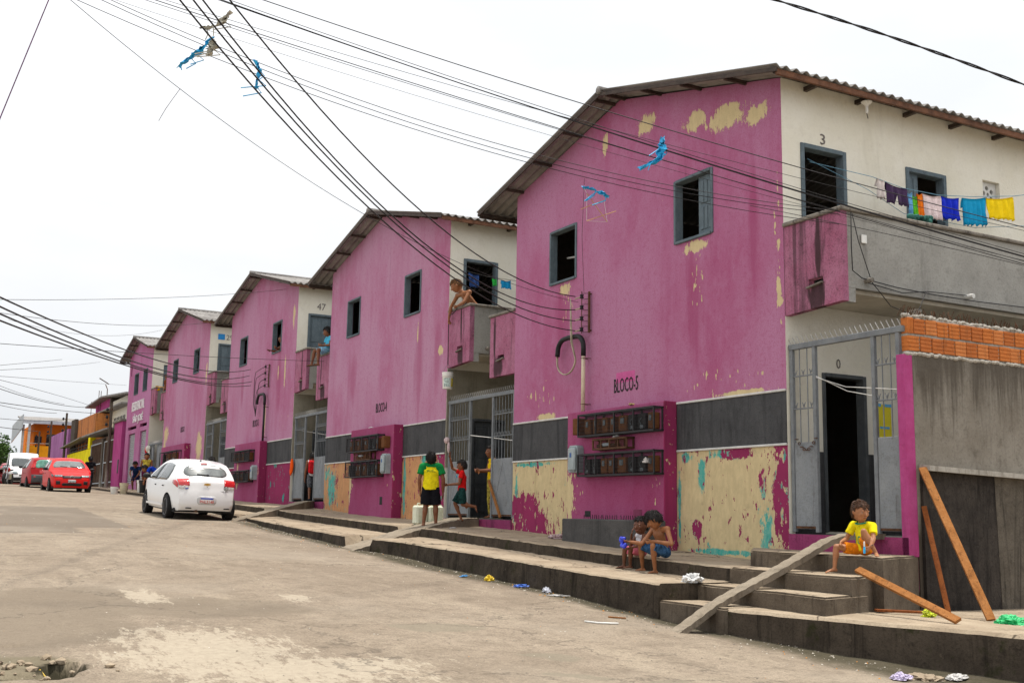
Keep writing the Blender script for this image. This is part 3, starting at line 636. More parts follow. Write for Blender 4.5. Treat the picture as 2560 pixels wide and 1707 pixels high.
M_PASSAGE_SHADE = rough_wall('painted passage shade', (.27, .245, .185), (.10, .088, .065), (.34, .31, .24), .5, .9, fine=.2)  # darker tone than the white side wall: passage shade painted as colour
ROOTS = {}
def house(d):
    n, Y0, W, hh = d['n'], d['y'], d['w'], d['h']; small = n == 1; q0 = d['hb']-hh; g0 = d['g']-hh
    root = thing('pink_house', HLAB[n], 'house', (0, Y0, hh), group='pink terraced houses along the street'); ROOTS[n] = root
    LEN = 9.0; base = .2 if n < 4 else .3
    ap = W*.524; ze0, zap, ze1 = 7.40, 8.345, 7.53
    if small: zap, ze1 = 8.12, 7.45
    # street wall
    if small: wins = [(1.10, 2.15), (3.35, 4.45)]; wz = (5.42, 6.48)
    else: k = W/7.35; wins = [(1.45*k, 2.37*k), (5.17*k, 6.08*k)]; wz = (5.56, 6.545)
    zb = 3.15+q0 if n >= 3 else base
    holes = [rect(a, b, wz[0], wz[1]) for a, b in wins]
    if small: holes += [rect(.58, 2.10, 1.0, 3.50), rect(3.40, 5.12, 1.0, 3.50), rect(.55, 2.3, 3.70, 3.86), rect(3.2, 5.5, 3.70, 3.86), rect(5.35, 5.65, 6.5, 6.95)]
    fixn(slab([(0, zb), (W, zb), (W, ze1), (ap, zap), (0, ze0)], holes, .15, 'YZ', 0).build('street_wall', FACADES[n], root))
    bay = {5: (2.33, 5.03), 4: (2.23, 4.97), 3: (2.45, 5.4), 2: (2.2, 6.6)}.get(n)
    if n >= 3:
        fixn(slab(rect(0, W, base, 2.447+q0), [], .15, 'YZ', 0).build('lower_wall', DADOS[n], root))
        for a, b in ((0.003, bay[0]-.002), (bay[1]+.002, W-.003)):
            m = MB(); m.box(-.006, .15, a, b, 2.45+q0, 3.147+q0); m.build('charcoal_band', M_BAND, root)
            m = MB(); m.bbox(-.024, .03, a, b, 3.135+q0, 3.165+q0, .006); m.bbox(-.024, .03, a, b, 2.432+q0, 2.462+q0, .006); m.build('band_trim', M_TRIM, root)
    if bay:
        top = 3.18+q0 if n >= 3 else 2.8
        m = MB(); m.bbox(-.24, -.001, bay[0], bay[1], base, top, .012); m.mi = [0]*len(m.f); o = m.build('meter_bay', [M_BAYP, M_BAY], root)
        for p in o.data.polygons: p.material_index = 1 if abs(p.normal.y) > .5 else 0
    for i, (a, b) in enumerate(wins):
        window(root, a, b, wz[0], wz[1], 'open' if (n, i) != (5, 0) else 'right')
    # side walls, back wall, inner floor
    if small: sh = [rect(.5, 1.4, 4.41, 6.54)]
    else: sh = [rect(.33, 1.16, 4.41, 6.545), rect(2.34, 3.17, 5.45, 6.54), rect(3.99, 4.37, 6.24, 6.62), rect(.62, 1.41, g0, g0+2.085)]
    fixn(slab([(.004, base), (LEN, base), (LEN, ze0), (.004, ze0)], sh, .15, 'XZ', -.005).build('side_wall', M_WHITE, root))
    fixn(slab([(.004, base), (LEN, base), (LEN, ze1), (.004, ze1)], [], .15, 'XZ', W-.145).build('side_wall', M_CONC, root))
    m = MB(); m.box(LEN, LEN+.15, 0, W, base, zap-.1); m.build('back_wall', M_WHITE, root)
    m = MB(); m.box(.16, LEN, .16, W-.16, 4.2, 4.38); m.box(4.6, 4.7, .16, W-.16, 1.3, 7.3); m.build('inner_floor', M_DARKROOM, root)
    if not small:
        for a, b in ((.10, .615), (1.415, 4.5)):
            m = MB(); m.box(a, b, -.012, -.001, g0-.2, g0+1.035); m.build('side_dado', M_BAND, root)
        if n < 5: fixn(slab([(.006, g0+1.036), (.612, g0+1.036), (.612, g0+2.095), (1.418, g0+2.095), (1.418, g0+1.036), (4.4, g0+1.036), (4.4, 4.10), (.006, 4.10)], [], .01, 'XZ', -.016).build('painted_shade_panel', M_PASSAGE_SHADE, root))  # thin sheet over the white wall, carrying painted shade below the balcony
        frame_xz(root, .33, 1.16, 4.41, 6.545, -.005, M_BLUEWOOD, 'door_frame'); frame_xz(root, 2.34, 3.17, 5.45, 6.54, -.005, M_BLUEWOOD, 'window', sill=True)
        frame_xz(root, .62, 1.41, g0, g0+2.085, -.005, M_WOODDARK, 'door_frame', .05)
        m = MB(); w_ = .24; m.box(0, w_, -.014, .014, 0, .98)
        for q in range(2): m.bbox(.04+q*.1, .10+q*.1, -.026, -.013, .06, .92, .006)
        m.build('shutter', M_BLUEWOOD, root, loc=(2.40, .06, 5.50))
        if n == 5:
            panel_door(root, .67, 1.36, g0+.01, g0+2.03, .10, M_SHEET, ang=R(64)); panel_door(root, .40, 1.05, 4.43, 6.48, .14, M_BLUEWOOD, ang=R(80))
        elif n == 3: panel_door(root, .39, 1.10, 4.43, 6.48, .06, M_BLUEWOOD); panel_door(root, .67, 1.36, g0+.01, g0+2.03, .06, M_WOODDARK)
        elif n == 2: panel_door(root, .39, 1.10, 4.43, 6.48, .05, M_BLUEWOOD); panel_door(root, .67, 1.36, g0+.01, g0+2.03, .06, M_WOODDARK)
        else: panel_door(root, .67, 1.36, g0+.01, g0+2.03, .06, M_WOODDARK); panel_door(root, .40, 1.05, 4.43, 6.48, .14, M_BLUEWOOD, ang=R(80))
        # pierced ventilation block with a flower of round holes
        cx, cz = 4.18, 6.43
        def ring(a, b, r, k=10): return [(a+r*math.cos(-2*math.pi*i/k), b+r*math.sin(-2*math.pi*i/k)) for i in range(k)]
        hs = [ring(cx, cz, .028)]+[ring(cx+.095*math.cos(R(a)), cz+.095*math.sin(R(a)), .038) for a in (30, 102, 174, 246, 318)]
        fixn(slab(rect(3.995, 4.365, 6.245, 6.615), hs, .05, 'XZ', .06).build('vent_block', M_TRIM, root))
    else: panel_door(root, .52, 1.38, 4.43, 6.5, .06, M_BLUEWOOD)
    # roof
    yn, yf, zr = -.40, W*1.122, 8.42 if not small else 8.20
    dzn = zr-7.35; dzf = zr-7.36; nsh = 10
    mn = corr_mesh('roof_sheet', 5, ap-yn, dzn); mf = corr_mesh('roof_sheet', 5, yf-ap, dzf); x0 = -.43
    for i in range(nsh):
        o = bpy.data.objects.new('roof_sheet', mf); COL.objects.link(o); o.parent = root; o.location = (x0+i*.885, ap, zr+.004*(i % 2))
        o = bpy.data.objects.new('roof_sheet', mn); COL.objects.link(o); o.parent = root; o.location = (x0+(i+1)*.885, ap, zr+.004*(i % 2)); o.rotation_euler = (0, 0, math.pi)
    m = MB(); m.tube([(x0-.01, ap, zr+.012), (x0+nsh*.885, ap, zr+.012)], .07, 10); m.build('ridge_cap', M_ROOF, root, smooth=True)
    def rz(y): return zr-(dzn*(ap-y)/(ap-yn) if y < ap else dzf*(y-ap)/(yf-ap))
    for y in [yn+.10+i*(ap-yn-.25)/4 for i in range(5)]+[ap+.15+i*(yf-ap-.25)/4 for i in range(5)]:
        m = MB(); z = rz(y)-.082; m.box(-.385, .9, y-.02, y+.02, z-.012, z+.04); m.build('purlin', M_BEAM, root)
    m = MB(); m.bar((-.405, yn+.02, rz(yn+.02)-.055), (-.405, ap, zr-.055), .025, .05); m.build('gable_fascia', M_BEAM, root)
    m = MB(); m.bar((-.405, ap, zr-.055), (-.405, yf-.02, rz(yf-.02)-.055), .025, .05); m.build('gable_fascia', M_BEAM, root)
    m = MB(); m.box(-.386, 8.3, yn+.03, yn+.07, rz(yn)-.105, rz(yn)-.03); m.build('eave_fascia', M_FASCIA, root)
    m = MB(); m.box(-.386, 8.3, yf-.07, yf-.03, rz(yf)-.105, rz(yf)-.03); m.build('eave_fascia', M_BEAM, root)
    for i in range(8):
        x = .44+.957*i; m = MB(); m.box(x-.03, x+.03, yn+.075, .02, 7.285, 7.345); m.build('eave_bracket', M_BEAM, root)
    m = MB(); m.box(.02, LEN, -.002, .12, ze0-.01, 7.47); m.build('wall_plate', M_COPING, root)
    # balconies
    balcony(root, -1, W, 8.8, n)
    if n > 1: pass
    if n != 1: balcony(root, 1, W, 8.8, n)
    return root
for d in H: house(d)

# curtains hanging inside some windows
def curtain(root, y0, y1, z0, z1, col, x=.24):
    m = MB(); n = 16
    for j in range(2):
        for i in range(n+1): m.v.append((x+.03*math.sin(i*1.3)*(1 if j else .6), y0+(y1-y0)*i/n, z1 if not j else z0))
    for i in range(n): m.f.append((i, i+1, i+n+2, i+n+1)); m.mi.append(0)
    o = m.build('curtain', plain('curtain cloth %.2f' % col[0], col, .9, .3, 8), root, smooth=True); o.modifiers.new('t', 'SOLIDIFY').thickness = .006
curtain(ROOTS[4], 5.3, 5.75, 5.6, 6.5, (.05, .26, .27)); curtain(ROOTS[4], 1.55, 1.9, 5.6, 6.1, (.42, .38, .38), .45); curtain(ROOTS[3], 5.4, 5.8, 5.6, 6.5, (.10, .12, .16)); curtain(ROOTS[2], 5.4, 5.9, 5.6, 6.5, (.42, .36, .12)); curtain(ROOTS[2], 1.6, 2.0, 5.6, 6.5, (.35, .33, .30))
m = MB(); m.tube([(.35, 5.15, 6.02), (.35, 6.05, 6.12)], .018, 6); m.tube([(.36, 5.5, 5.6), (.36, 5.5, 6.05)], .014, 6); m.build('inner_rail', M_TRIM, ROOTS[5])
# lettering and numbers on the houses
put_text('lettering', 'BLOCO-5', .225, .67, M_BLACKTXT, ROOTS[5], (-.004, 3.655, 3.558), (0, -1, 0))
put_text('lettering', 'BLOCO-4', .225, .68, M_BLACKTXT, ROOTS[4], (-.004, 3.63, 3.56), (0, -1, 0))
put_text('lettering', 'BLOCO-3', .225, .68, M_BLACKTXT, ROOTS[3], (-.004, 3.89, 3.48), (0, -1, 0))
put_text('lettering', 'BLOCO-2', .225, .68, M_BLACKTXT, ROOTS[2], (-.004, 3.8, 3.44), (0, -1, 0))
M_WTXT = plain('white lettering', (.80, .79, .78), .6, .06)
put_text('lettering', 'RESIDENCIAL', .46, 3.2, M_WTXT, ROOTS[1], (-.006, 3.0, 4.83), (0, -1, 0), depth=.03)
put_text('lettering', 'SÃO JOSÉ', .52, 2.55, M_WTXT, ROOTS[1], (-.006, 2.85, 4.18), (0, -1, 0), depth=.03)
M_NUM = plain('grey stencil number', (.17, .15, .14), .8, .3, 20)
put_text('number', '3', .15, .09, M_NUM, ROOTS[5], (.74, -.009, 6.66), (1, 0, 0))
put_text('number', '0', .13, .075, M_NUM, ROOTS[5], (.92, -.009, 3.56), (1, 0, 0))
put_text('number', '47', .20, .27, M_NUM, ROOTS[3], (.72, -.009, 6.78), (1, 0, 0))
put_text('number', '29', .20, .26, M_NUM, ROOTS[2], (.75, -.009, 6.80), (1, 0, 0))
m = MB(); m.bbox(.30, .56, -.02, -.006, 6.70, 6.92, .004); m.build('number_plate', plain('blue enamel', (.02, .25, .62), .4), ROOTS[2])
M_PATCH = rough_wall('repainted pink square', (.48, .10, .26), (.36, .07, .19), None, .2, 1)
m = MB(); m.box(-.002, .0, 3.41, 3.93, 3.60, 3.765); m.build('paint_patch', M_PATCH, ROOTS[5])

# roller shutters of the far house
def roller(y0, y1, z0, z1):
    m = MB(); k = int((z1-z0)/.09)
    for i in range(k):
        z = z0+i*.09; m.add([(.10, y0, z), (.10, y1, z), (.10, y0, z+.088), (.10, y1, z+.088), (.07, y0, z+.05), (.07, y1, z+.05)], [(0, 1, 5, 4), (4, 5, 3, 2)])
    return m.build('roller_shutter', plain('grey slatted steel', (.34, .35, .37), .5, .15, 8), ROOTS[1])
roller(.58, 2.10, .6, 3.50); roller(3.40, 5.12, .6, 3.50)

# passage floors with pink sills, end walls
M_SILL = rough_wall('magenta sill', (.26, .04, .12), (.06, .02, .035), (.33, .06, .16), .6, 2)
for (a, b, z) in ((8.96, 10.89, 1.315), (18.27, 21.22, 1.385), (28.77, 31.75, 1.73), (39.4, 42.59, 2.10), (50.3, 53.59, 2.45)):
    m = MB(); m.box(-.02, 9, a, b, z-.6, z-.004); o = tag(m.build('passage_floor', [M_SILL, M_BENCH]), kind='structure')
    for p in o.data.polygons: p.material_index = 1 if p.normal.z > .5 else 0
    m = MB(); m.box(8.6, 8.75, a, b, z-.6, z+3.0); o = m.build('passage_end_wall', M_CONC); tag(o, kind='structure')
    if a > 9: m = MB(); m.box(1.2, 8.6, a+1.0, b-1.0, z+2.95, z+3.05); tag(m.build('passage_light_blocker', M_SOFFIT), kind='structure')  # slab added between the balconies to keep light out of the passage
# ================================================================ gates across the passages
M_SPIKE = plain('bare spike steel', (.42, .41, .39), .5, .2, 20, metal=.4)
def gate(label, ya, yb, z0, zt, posts, leaves, zs, bars=3, xg=.06, crossb=False, lean=True):
    """ya far end, yb near end; leaves: (y_low, y_high) pairs with sheet below zs and bars above"""
    t = thing('iron_gate', label, 'gate', (xg, (ya+yb)/2, z0), group='iron gates between the pink houses'); o = -(ya+yb)/2
    for y in posts:
        m = MB(); m.bbox(-.025, .025, y+o-.028, y+o+.028, 0, zt-z0, .004); m.build('post', M_IRON, t)
    m = MB(); m.bbox(-.03, .03, min(ya, yb)+o, max(ya, yb)+o, zt-z0+.002, zt-z0+.075, .006); m.build('top_rail', M_IRON, t)
    m = MB(); y = min(ya, yb)+.04
    while y < max(ya, yb)-.03:
        m.bar((0, y+o, zt-z0+.07), (-.01, y+o+.05, zt-z0+.17), .007); y += .083
    tag(m.build('spike_row', M_SPIKE, t), kind='stuff')
    for a, b in leaves:
        m = MB(); m.bbox(-.012, .012, a+o+.03, b+o-.03, .04, zs-z0, .004)
        if crossb:
            m.bar((-.014, a+o+.05, .1), (-.014, (a+b)/2+o, zs-z0-.1), .02, .006, (1, 0, 0)); m.bar((-.014, b+o-.05, .1), (-.014, (a+b)/2+o, zs-z0-.1), .02, .006, (1, 0, 0))
        m.build('sheet_panel', M_SHEET, t)
        m = MB(); m.box(-.016, .016, a+o+.035, b+o-.035, .045, .075); m.build('rusted_edge', M_RUST, t)
        nb = max(3, int(round((b-a)/.125)))
        for i in range(1, nb):
            yy = a+(b-a)*i/nb+o; m = MB(); m.bbox(-.006, .006, yy-.006, yy+.006, zs-z0, zt-z0, .002); m.build('bar', M_IRON, t)
        hz = zt-zs
        for k in (.36, .71):
            m = MB(); m.bbox(-.011, .011, a+o+.03, b+o-.03, zs-z0+hz*k-.009, zs-z0+hz*k+.009, .003); m.build('cross_rail', M_IRON, t)
            m = MB()
            for i in range(nb):
                yy = a+(b-a)*(i+.5)/nb+o; zz = zs-z0+hz*k+.01
                for s_ in (-1, 1): m.bar((-.004, yy, zz), (-.004, yy+.028*s_, zz+.07), .006)
                m.bar((-.004, yy, zz), (-.004, yy, zz+.055), .006)
            m.build('barb_row', M_IRON, t)
    return t
G5 = gate('grey iron gate of the nearest house, open, above the ramp beside the bare brick wall', 10.89, 8.99, 1.335, 3.66, (10.85, 10.44, 9.46, 9.08), ((10.44, 10.85), (9.08, 9.46)), 2.46)
gate('grey iron gate with crossed sheet panels below the balcony of the man with the bucket', 21.18, 18.29, 1.405, 3.74, (21.13, 20.18, 19.18, 18.33), ((20.18, 21.13), (18.33, 19.18)), 2.54, crossb=True)
gate('grey iron gate where the person with the red backpack walks in', 31.70, 28.79, 1.75, 4.12, (31.6, 30.7, 29.75, 28.84), ((30.7, 31.6), (28.84, 29.75)), 2.95, crossb=True)
gate('grey iron gate between the third and the fourth pink house', 42.55, 39.42, 2.12, 4.58, (42.4, 41.5, 40.4, 39.5), ((41.5, 42.4), (39.5, 40.4)), 3.3)
gate('sheet gate beside the roller shutters of the farthest pink house', 53.5, 50.35, 2.46, 4.3, (53.4, 52.4, 51.5, 50.4), ((52.4, 53.4), (50.4, 51.5)), 4.2)
m = MB()   # rusty chain hanging on the near gate
for i in range(9):
    a = i/8; c = Vector((.02, 10.75-.34*a, 2.50-.14*math.sin(a*math.pi))); m.tube([c+Vector((0, .022*math.cos(q), .016*math.sin(q))) if i % 2 else c+Vector((.016*math.sin(q), .022*math.cos(q), 0)) for q in [k*math.pi/4 for k in range(8)]], .006, 5, closed=True)
tag(m.build('chain', M_RUST), 'rusty chain draped over the left leaf of the nearest gate', 'chain')
M_YEL = plain('yellow poster paper', (.78, .66, .03), .7, .06); M_SKYB = plain('pale blue tape', (.12, .42, .72), .6, .06)
t = thing('poster', 'yellow notice taped up behind the right leaf of the nearest gate', 'poster', (1.72, 10.88, 2.78))
m = MB(); m.box(-.14, .14, -.006, 0, -.28, .28); m.build('sheet', M_YEL, t)
for q in ((-.15, -.05, .25, .29), (.02, .15, .25, .29), (-.1, .12, -.29, -.255), (-.08, .1, -.05, -.02)): m = MB(); m.box(q[0], q[1], -.009, -.0065, q[2], q[3]); m.build('tape', M_SKYB, t)

# ================================================================ neighbour's wall with bare bricks
M_BRICKS = []
for i, c in enumerate([(.58, .185, .048), (.50, .155, .045), (.62, .22, .07)]):
    M_BRICKS.append(rough_wall('orange hollow brick %d' % i, c, (.16, .07, .035), tuple(min(1, q*1.12) for q in c), .6, 5.0, fine=.35, thr=.54, seed=(i*3, 0, 0)))
M_MORTAR = rough_wall('lumpy mortar', (.36, .335, .29), (.13, .11, .09), (.48, .45, .4), .5, 5)
W5 = thing('cement_wall', 'raw cement boundary wall topped with two courses of orange bricks, right edge', 'wall', (0, 9.0, 0))
m = MB(); m.box(.125, 6.0, -.055, .06, .2, 3.40); m.build('wall_body', rough_wall('boundary wall render', (.21, .185, .152), (.055, .044, .034), (.275, .25, .212), .5, 1.1, fine=.35, thr=.54, runs=.7, zrun=2.7, stains=[(0, .9, 9, .75)]), W5)
m = MB(); m.bbox(-.02, .123, -.06, .055, 1.10, 3.39, .006); m.build('painted_end', rough_wall('magenta post paint', (.40, .055, .19), (.20, .03, .09), (.46, .085, .25), .4, 2, fine=.2), W5)
m = MB()
for i in range(90):
    x = .05+i*.067; m.ell((x, -.045+random.uniform(-.012, .012), 3.41+random.uniform(-.012, .012)), (.05, .03, .025), n=7, m=4)
m.build('mortar_bed', M_MORTAR, W5)
def brick_mesh(w_, h_):
    b = MB(); g = h_/4
    for k in range(4): b.bbox(0, w_, -.055, .05, k*g+.006, (k+1)*g-.004, .005)
    b.box(.004, w_-.004, -.047, .05, .006, h_-.006); return b
bm_ = [brick_mesh(.182, .186).mesh('brick') for _ in range(3)]
for k in range(3): bm_[k].materials.append(M_BRICKS[k])
for r_, z in ((0, 3.435), (1, 3.64)):
    x = .08 if r_ == 0 else .18; i = 0
    while x < 5.8:
        o = bpy.data.objects.new('brick', bm_[random.randrange(3)]); COL.objects.link(o); o.parent = W5
        o.location = (x, random.uniform(-.004, .004), z+random.uniform(-.004, .004)); o.rotation_euler = (0, R(random.uniform(-.8, .8)), R(random.uniform(-.8, .8))); x += .197; i += 1
b = MB()
for k in range(4): b.bbox(.075+k*.024, .094+k*.024, -.055, .05, 3.645, 3.83, .004)
b.build('brick', M_BRICKS[0], W5)
m = MB(); m.box(.085, 5.95, -.036, .05, 3.42, 3.845); m.build('mortar_joint', M_MORTAR, W5)
m = MB()
for i in range(150):
    x = .04+i*.041; m.ell((x, random.uniform(-.04, .02), 3.852+random.uniform(-.01, .014)), (.035, .035, .02+.012*random.random()), n=7, m=4)
m.build('mortar_cap', M_MORTAR, W5)
m = MB()
for i in range(170):
    x = .0+i*.035; a = random.uniform(-.035, .035); m.bar((x, random.uniform(-.03, .03), 3.85), (x+a, random.uniform(-.05, .05), 3.95+random.uniform(-.02, .03)), .006)
tag(m.build('nail_spikes', M_RUST, W5), kind='stuff')
sh = thing('cement_shelf', 'thick cement shelf slab on the boundary wall above the leaning boards', 'shelf', (0, 8.93, 0))
m = MB(); m.add([(.17, .01, 2.07), (.15, -.16, 2.060), (3.5, -.16, 1.965), (3.5, .01, 1.975), (.17, .01, 2.135), (.15, -.16, 2.12), (3.5, -.16, 2.02), (3.5, .01, 2.035)], [(0, 1, 2, 3), (7, 6, 5, 4), (0, 4, 5, 1), (1, 5, 6, 2), (2, 6, 7, 3), (3, 7, 4, 0)])
m.build('slab', M_MORTAR, sh)
m = MB(); m.box(.175, 1.42, -.030, .012, .3, 2.07); m.build('blackened_panel', M_DARKC, sh)
m = MB(); m.add([(1.422, -.034, .3), (1.52, -.034, .3), (1.53, -.034, 2.0), (1.38, -.034, 2.03), (1.422, .01, .3), (3.5, .01, .3), (3.5, .01, 1.98), (1.38, .01, 2.03), (3.5, -.034, .3), (3.5, -.034, 1.97)], [(0, 8, 9, 3), (0, 3, 7, 4), (8, 5, 6, 9)])
m.build('pale_panel', rough_wall('patched cement panel', (.095, .082, .066), (.02, .018, .016), (.15, .13, .105), .7, 1.8, fine=.45, speck=.4), sh)

# leaning and fallen boards
M_PLANK = rough_wall('varnished orange plank', (.29, .115, .032), (.10, .042, .016), (.38, .165, .055), .7, 4.5, fine=.45)
M_PLANK2 = rough_wall('red brown plank', (.19, .058, .018), (.07, .02, .009), (.26, .085, .025), .6, 4.5, fine=.35)
def board(label, a, b, wd, th, mat, upv):
    a = Vector(a); b = Vector(b); t = thing('wooden_board', label, 'board', a, group='loose boards at the boundary wall'); m = MB(); m.bar((0, 0, 0), b-a, wd, th, upv); m.build('plank', mat, t)
    m = MB(); d = (b-a); x = d.cross(Vector(upv)).normalized(); z = x.cross(d.normalized()); 
    for k in range(7):
        p = d*(.08+.14*k); s_ = 1 if k % 2 else -1; m.ell(p+x*(wd*.28*s_)+z*(th*.5), (.005, .005, .004), n=6, m=4); m.ell(p+x*(wd*.28*s_)-z*(th*.5), (.005, .005, .004), n=6, m=4)
    m.build('nail_heads', M_RUST, t); return t
board('long orange board leaning against the blackened wall panel', (-.40, 7.62, .545), (.13, 8.86, 2.09), .085, .03, M_PLANK, (-.6, -.8, .5))
board('red brown board standing behind the long leaning board', (-.20, 8.30, .535), (.13, 8.86, 1.66), .055, .025, M_PLANK2, (-.7, -.7, .4))
board('orange board fallen from the steps onto the platform below the girl', (-1.40, 7.18, .605), (-1.33, 8.46, 1.0), .075, .03, M_PLANK, (-.5, 0, .9))
board('dark thin board lying flat on the platform behind the fallen one', (-1.2, 8.36, .60), (-.62, 7.98, .585), .12, .02, M_PLANK2, (0, 0, 1))
board('orange board propped in the gateway behind the boy in the red shirt', (-.05, 18.62, 1.43), (.02, 19.25, 2.12), .05, .03, M_PLANK, (-1, 0, .2))

# low spiked bench wall under the meters
t = thing('cement_bench', 'low charcoal cement bench wall with spikes below the meter cages', 'bench', (-.5, 14.2, 1.0))
m = MB(); m.bbox(-.24, .255, -1.02, 1.06, -.15, .44, .015); m.build('bench_body', M_BENCH, t)
m = MB(); y = -.95
while y < 1.05:
    if not (.0 < y < .1): m.bar((.16, y, .43), (.16+random.uniform(-.008, .008), y+random.uniform(-.008, .008), .505), .008)
    y += .062
tag(m.build('spike_row', M_BLACKIRON, t), kind='stuff')

# ================================================================ electricity meters
M_METER = rough_wall('brown meter case', (.135, .055, .022), (.05, .02, .01), (.19, .08, .032), .5, 4, fine=.3)
M_DARKHOLE = plain('dark meter recess', (.012, .011, .012), .6, .2)
M_GLASSD = plain('dull meter glass', (.10, .12, .13), .25, .2, spec=.6)
def meter_cage(label, x, y0, y1, z0, z1, cases, mat=M_BLACKIRON, dep=.17, grid=.028):
    """cases: (centre fraction, width, open?)"""
    t = thing('meter_cage', label, 'meter cage', (x, (y0+y1)/2, z0), group='caged electricity meters'); L = (y1-y0)/2; h_ = z1-z0; b = .028
    m = MB()
    for xx in (-dep, -.02):
        m.bar((xx, -L, 0), (xx, L, 0), b, b); m.bar((xx, -L, h_), (xx, L, h_), b, b)
        for k in range(5): y = -L+2*L*k/4; m.bar((xx, y, 0), (xx, y, h_), b*.8, b*.8)
    for k in range(5):
        y = -L+2*L*k/4; m.bar((-dep, y, 0), (0, y, 0), b*.8); m.bar((-dep, y, h_), (0, y, h_), b*.8)
    m.build('frame', mat, t)
    m = MB(); n = int(2*L/grid)
    for i in range(n+1): y = -L+2*L*i/n; m.bar((-dep, y, 0), (-dep, y, h_), .0035)
    for k in range(1, 6): m.bar((-dep, -L, h_*k/6), (-dep, L, h_*k/6), .0035)
    for i in range(0, n+1, 2): y = -L+2*L*i/n; m.bar((-dep, y, h_), (0, y, h_), .0035)
    m.build('wire_mesh', mat, t)
    for f_, w_, op in cases:
        y = L-2*L*f_; m = MB(); m.bbox(-.13, -.004, y-w_/2, y+w_/2, .03, h_-.07, .008); o = m.build('meter_case', M_DARKHOLE if op else M_METER, t)
        m = MB()
        if op:
            m.tube([(-.135, y, h_*.3), (-.14, y+w_*.2, h_*.45), (-.135, y-w_*.1, h_*.6)], .006, 5); m.bbox(-.145, -.131, y-w_*.3, y+w_*.1, .04, .09, .004)
        else: m.bbox(-.142, -.131, y-w_*.22, y+w_*.22, h_*.42, h_*.68, .004)
        m.build('meter_window', M_GLASSD, o)
    return t
CS1 = [(.10, .16, 0), (.22, .15, 0), (.34, .16, 0), (.45, .15, 0), (.58, .22, 0), (.70, .2, 1), (.82, .2, 1), (.93, .13, 0)]
CS2 = [(.10, .18, 1), (.21, .18, 1), (.33, .16, 0), (.43, .15, 0), (.57, .22, 0), (.70, .2, 1), (.82, .2, 1), (.93, .14, 0)]
meter_cage('upper black meter cage on the nearest house', -.242, 13.24, 15.32, 2.745, 3.085, CS1)
meter_cage('lower black meter cage on the nearest house, with foil stuck inside', -.242, 13.24, 15.32, 2.115, 2.45, CS2)
meter_cage('small rusty cage between the two meter cages of the nearest house', -.242, 13.98, 14.92, 2.525, 2.675, [(.35, .5, 1)], M_RUST, .14)
meter_cage('upper meter cage on the second house', -.242, 23.98, 26.02, 2.90, 3.25, CS1)
meter_cage('lower meter cage on the second house', -.242, 23.98, 26.06, 2.30, 2.66, CS2)
meter_cage('small brown cage between the two cages of the second house', -.242, 24.5, 25.55, 2.70, 2.875, [(.4, .7, 0)], M_RUST, .14)
meter_cage('upper meter cage on the third house, just above the white car', -.242, 34.75, 36.9, 3.0, 3.34, CS1)
meter_cage('lower meter cage on the third house, partly behind the white car', -.242, 34.75, 36.9, 2.35, 2.70, CS2)
meter_cage('large cage of grey meters on the fourth house', -.242, 45.2, 48.4, 2.9, 3.75, [(.12, .3, 1), (.4, .6, 0), (.75, .6, 0)], M_BLACKIRON, .2, .08)
M_GREYBOX = plain('grey plastic case', (.33, .38, .39), .5, .15, 5)
def grey_meter(label, x, yc, z0, z1, w_=.27):
    t = thing('meter_box', label, 'meter box', (x, yc, z0), group='grey plastic meter boxes'); h_ = z1-z0
    pr = [(-w_/2, 0), (w_/2, 0), (w_/2, h_*.9), (w_*.36, h_), (-w_*.36, h_), (-w_/2, h_*.9)]
    fixn(slab(pr, [], .12, 'YZ', -.12).build('case', M_GREYBOX, t)); m = MB(); m.bbox(-.165, -.121, -w_*.42, w_*.42, h_*.04, h_*.93, .03); m.build('cover', M_GREYBOX, t)
    m = MB(); m.bbox(-.171, -.166, -.02, .03, h_*.55, h_*.72, .001); m.build('sticker', plain('blue sticker', (.05, .12, .32), .6), t)
grey_meter('pale grey meter box left of the lower cage on the nearest house', -.242, 15.55, 2.18, 2.62)
grey_meter('pale grey meter box right of the cages on the second house', -.242, 23.72, 2.35, 2.80)
grey_meter('pale grey meter box beside the cages on the third house', -.242, 34.5, 2.4, 2.85)
t = thing('meter_box', 'plain brown meter box at the left end of the top cage', 'meter box', (-.242, 15.44, 2.785)); m = MB(); m.bbox(-.14, 0, -.1, .1, 0, .27, .01); m.build('case', M_METER, t); m = MB(); m.bbox(-.147, -.141, -.085, .085, .02, .25, .004); m.build('cover', M_METER, t)
t = thing('meter_box', 'plain brown meter box right of the top cage on the second house', 'meter box', (-.242, 23.74, 2.93)); m = MB(); m.bbox(-.14, 0, -.1, .1, 0, .27, .01); m.build('case', M_METER, t); m = MB(); m.bbox(-.147, -.141, -.085, .085, .02, .25, .004); m.build('cover', M_METER, t)
m = MB(); m.box(-.246, -.236, 15.2, 15.36, 1.475, 1.565); m.build('hole', M_DARKHOLE, ROOTS[5]).location = (0, -10.9, 0)
m = MB(); m.box(-.246, -.236, 13.79, 14.0, 1.46, 1.595); m.build('plug', rough_wall('patched hole', (.22, .05, .10), (.12, .03, .05)), ROOTS[5]).location = (0, -10.9, 0)
m = MB(); m.box(-.246, -.236, 24.02, 24.17, 1.65, 1.83); m.build('hole', M_DARKHOLE, ROOTS[4]).location = (0, -21.23, -.4)

